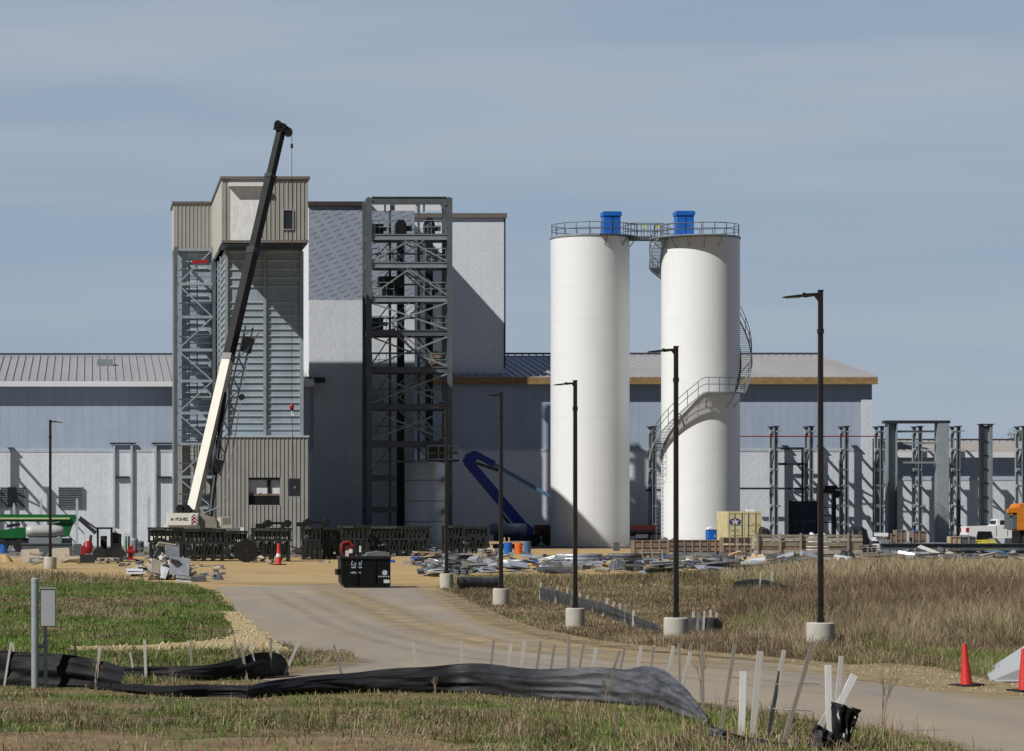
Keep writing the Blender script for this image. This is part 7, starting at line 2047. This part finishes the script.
def pipes(px0, px1, pyb, r, rows, mat, label):
    Y = GY(pyb); x0, x1 = WX(px0, Y), WX(px1, Y); t = thing('pipe_bundle', label, 'pipe bundle', ((x0 + x1) / 2, Y, 0), 'pipe bundles')
    k = 0
    for row in range(rows):
        for j in range(4 - row):
            b = MB(); yy = Y + j * 2 * r + row * r; z = r + .04 + row * r * 1.75; e = .15 * ((k * 7) % 5 - 2) / 2; k += 1
            b.tube((x0 + e, yy, z), (x1 + e, yy + .05, z), r, n=12); b.build('pipe', mat, t, True)
    b = MB()
    for f in (.2, .8): x = x0 + (x1 - x0) * f; b.box(x - .05, x + .05, Y - r, Y + 7 * r, 0, .035)
    b.build('skid', M_WOOD, t)
pipes(560, 600, 566, .11, 3, M_SCRAP, 'bundle of silver pipes before the left silo')
pipes(612, 640, 563, .13, 2, M_SCRAPD, 'bundle of dark pipes between the silos')
pipes(745, 775, 570, .10, 2, M_STEELL, 'bundle of grey pipes lying below the left end of timber rack')
pipes(505, 532, 568, .10, 2, M_TARPW, 'bundle of white pipes right of the lamp post by the boom lift')
def pack(px0, px1, pyb, pyt, mat, label):
    Y = GY(pyb); x0, x1 = WX(px0, Y), WX(px1, Y); h = WZ(pyt, Y); t = thing('strapped_pack', label, 'strapped pack', ((x0 + x1) / 2, Y, 0), 'strapped packs')
    b = MB(); n = 6
    for k in range(n): d = .03 * math.sin(k * 2.3); b.box(x0 + d, x1 + d, Y + d * .5, Y + .9, .1 + (h - .1) * k / n, .1 + (h - .1) * (k + .86) / n)
    b.build('panel_stack', mat, t)
    b = MB()
    for f in (.22, .75): x = x0 + (x1 - x0) * f; b.box(x - .03, x + .03, Y - .035, Y - .02, .1, h + .02); b.box(x - .03, x + .03, Y - .035, Y + .9, h + .005, h + .02)
    b.build('strap', M_BLACK, t)
    b = MB()
    for f in (.15, .85): x = x0 + (x1 - x0) * f; b.box(x - .06, x + .06, Y + .02, Y + .88, 0, .098)
    b.build('bearer', M_WOOD, t)
pack(575, 600, 561, 554, M_SCRAP, 'strapped pack of silver panels at the foot of the left silo')
pack(674, 690, 561, 553, M_STEELL, 'strapped pack of grey panels before the long dull crate')
pack(716, 738, 566, 558.5, M_SCRAP, 'strapped pack of silver panels below the stacked crates')
pack(905, 925, 560, 554, M_STEEL, 'strapped pack of dark panels under the left half of steel beams')
pack(456, 470, 577, 570, M_STEELL, 'small strapped pack of grey panels beside the culvert pipe')

# strewn scrap between the named pieces: too small and mixed to count
def strew(name, regions, n, seed, mats, smin, smax):
    r = rnd(seed); mb = MB(); idx = []
    for k in range(n):
        a, c, p0, p1 = r.choice(regions)
        px, py = r.uniform(a, c), r.uniform(p0, p1); Y = GY(py)
        s = (r.uniform(smin, smax) * r.choice((.6, 1, 1.8)), r.uniform(smin, smax) * r.choice((.15, .3, .7)), r.choice((.02, .03, .05, .1, .16)))
        mb.cbox((WX(px, Y), Y, s[2] / 2 + abs(r.gauss(0, .22))), s, r.gauss(0, .5), r.uniform(-.5, .5), r.uniform(-.3, .3))
        idx += [r.randrange(len(mats))] * 6
    o = mb.build(name, None, mats=mats, idx=idx); o['kind'] = 'stuff'
strew('strewn_scrap', [(442, 500, 562, 573), (500, 560, 562, 572), (540, 650, 560, 573), (640, 760, 560, 574), (690, 760, 556, 570), (760, 860, 562, 568)], 480, 5, [M_SCRAP, M_SCRAPD, M_STEELL, M_STEEL, M_WOOD, M_SCRAP, M_SCRAPD, M_CARD, M_STEEL, M_SCRAPD], .15, .8)
strew('strewn_offcuts', [(870, 1024, 556, 563), (870, 960, 550, 562), (425, 450, 562, 577)], 200, 6, [M_WOOD, M_SCRAPD, M_SCRAPD, M_SCRAP, M_WOODL, M_STEEL], .2, 1.0)
strew('strewn_yard_rubble', [(15, 95, 555, 565), (120, 150, 556, 572), (186, 226, 566, 580), (255, 345, 558, 565)], 110, 7, [M_STONE, M_SCRAPD, M_STEEL, M_WOOD, M_SCRAPD], .10, .42)
strew('rack_clutter', [(150, 250, 553, 560), (252, 342, 552, 559), (342, 432, 549, 556), (444, 490, 546, 552)], 260, 8, [M_BLACK, M_RACK, M_SCRAPD, M_RACK, M_STEELL, M_BLACK], .25, 1.1)

# ================================================================== TREES behind the low hall
def tree(px, py_top, Y, w, label, seed):
    x = WX(px, Y); H = WZ(py_top, Y); r = rnd(seed)
    t = thing('broadleaf_tree', label, 'tree', (x, Y, 0), 'trees beyond the low hall')
    b = MB(); b.tube((x, Y, 0), (x + .1, Y, H * .45), .28, .18, 8)
    tips = []
    for k in range(7):
        a = r.random() * 6.28; q = Vector((x + math.cos(a) * w * .3, Y + math.sin(a) * w * .3, H * r.uniform(.6, .9)))
        b.tube((x + .08, Y, H * r.uniform(.3, .45)), q, .12, .03, 6); tips.append(q)
    b.build('trunk', M_WOOD, t)
    N = 4200; vs = np.zeros((N * 3, 3)); fs = []
    cl = [(Vector((x + r.gauss(0, w * .22), Y + r.gauss(0, w * .22), H * r.uniform(.45, .93))), r.uniform(.5, 1.1)) for _ in range(34)]
    m = MB(); idx = []
    for k in range(N):
        c, s = r.choice(cl); d = Vector((r.gauss(0, 1), r.gauss(0, 1), r.gauss(0, .8))).normalized() * (s * r.random() ** .4)
        p = c + d
        if p.z > H: p.z = H - r.random() * .4
        a = Vector((r.gauss(0, 1), r.gauss(0, 1), r.gauss(0, 1))).normalized() * .16; e = Vector((r.gauss(0, 1), r.gauss(0, 1), r.gauss(0, 1))).normalized() * .16
        m.add([p, p + a, p + e], [(0, 1, 2)]); idx.append(r.choice((0, 1)))
    m.build('crown', None, t, mats=[pm('leaf_green', (.06, .10, .03), .7, 0, .2, 2), pm('leaf_olive', (.09, .11, .035), .7, 0, .2, 2)], idx=idx)
tree(1009, 428, 300, 5.0, 'green tree crown peeping over the low hall roof at right edge', 3)
tree(933, 437, 300, 5.0, 'green tree crown seen through the upper bays of the portal frame', 5)
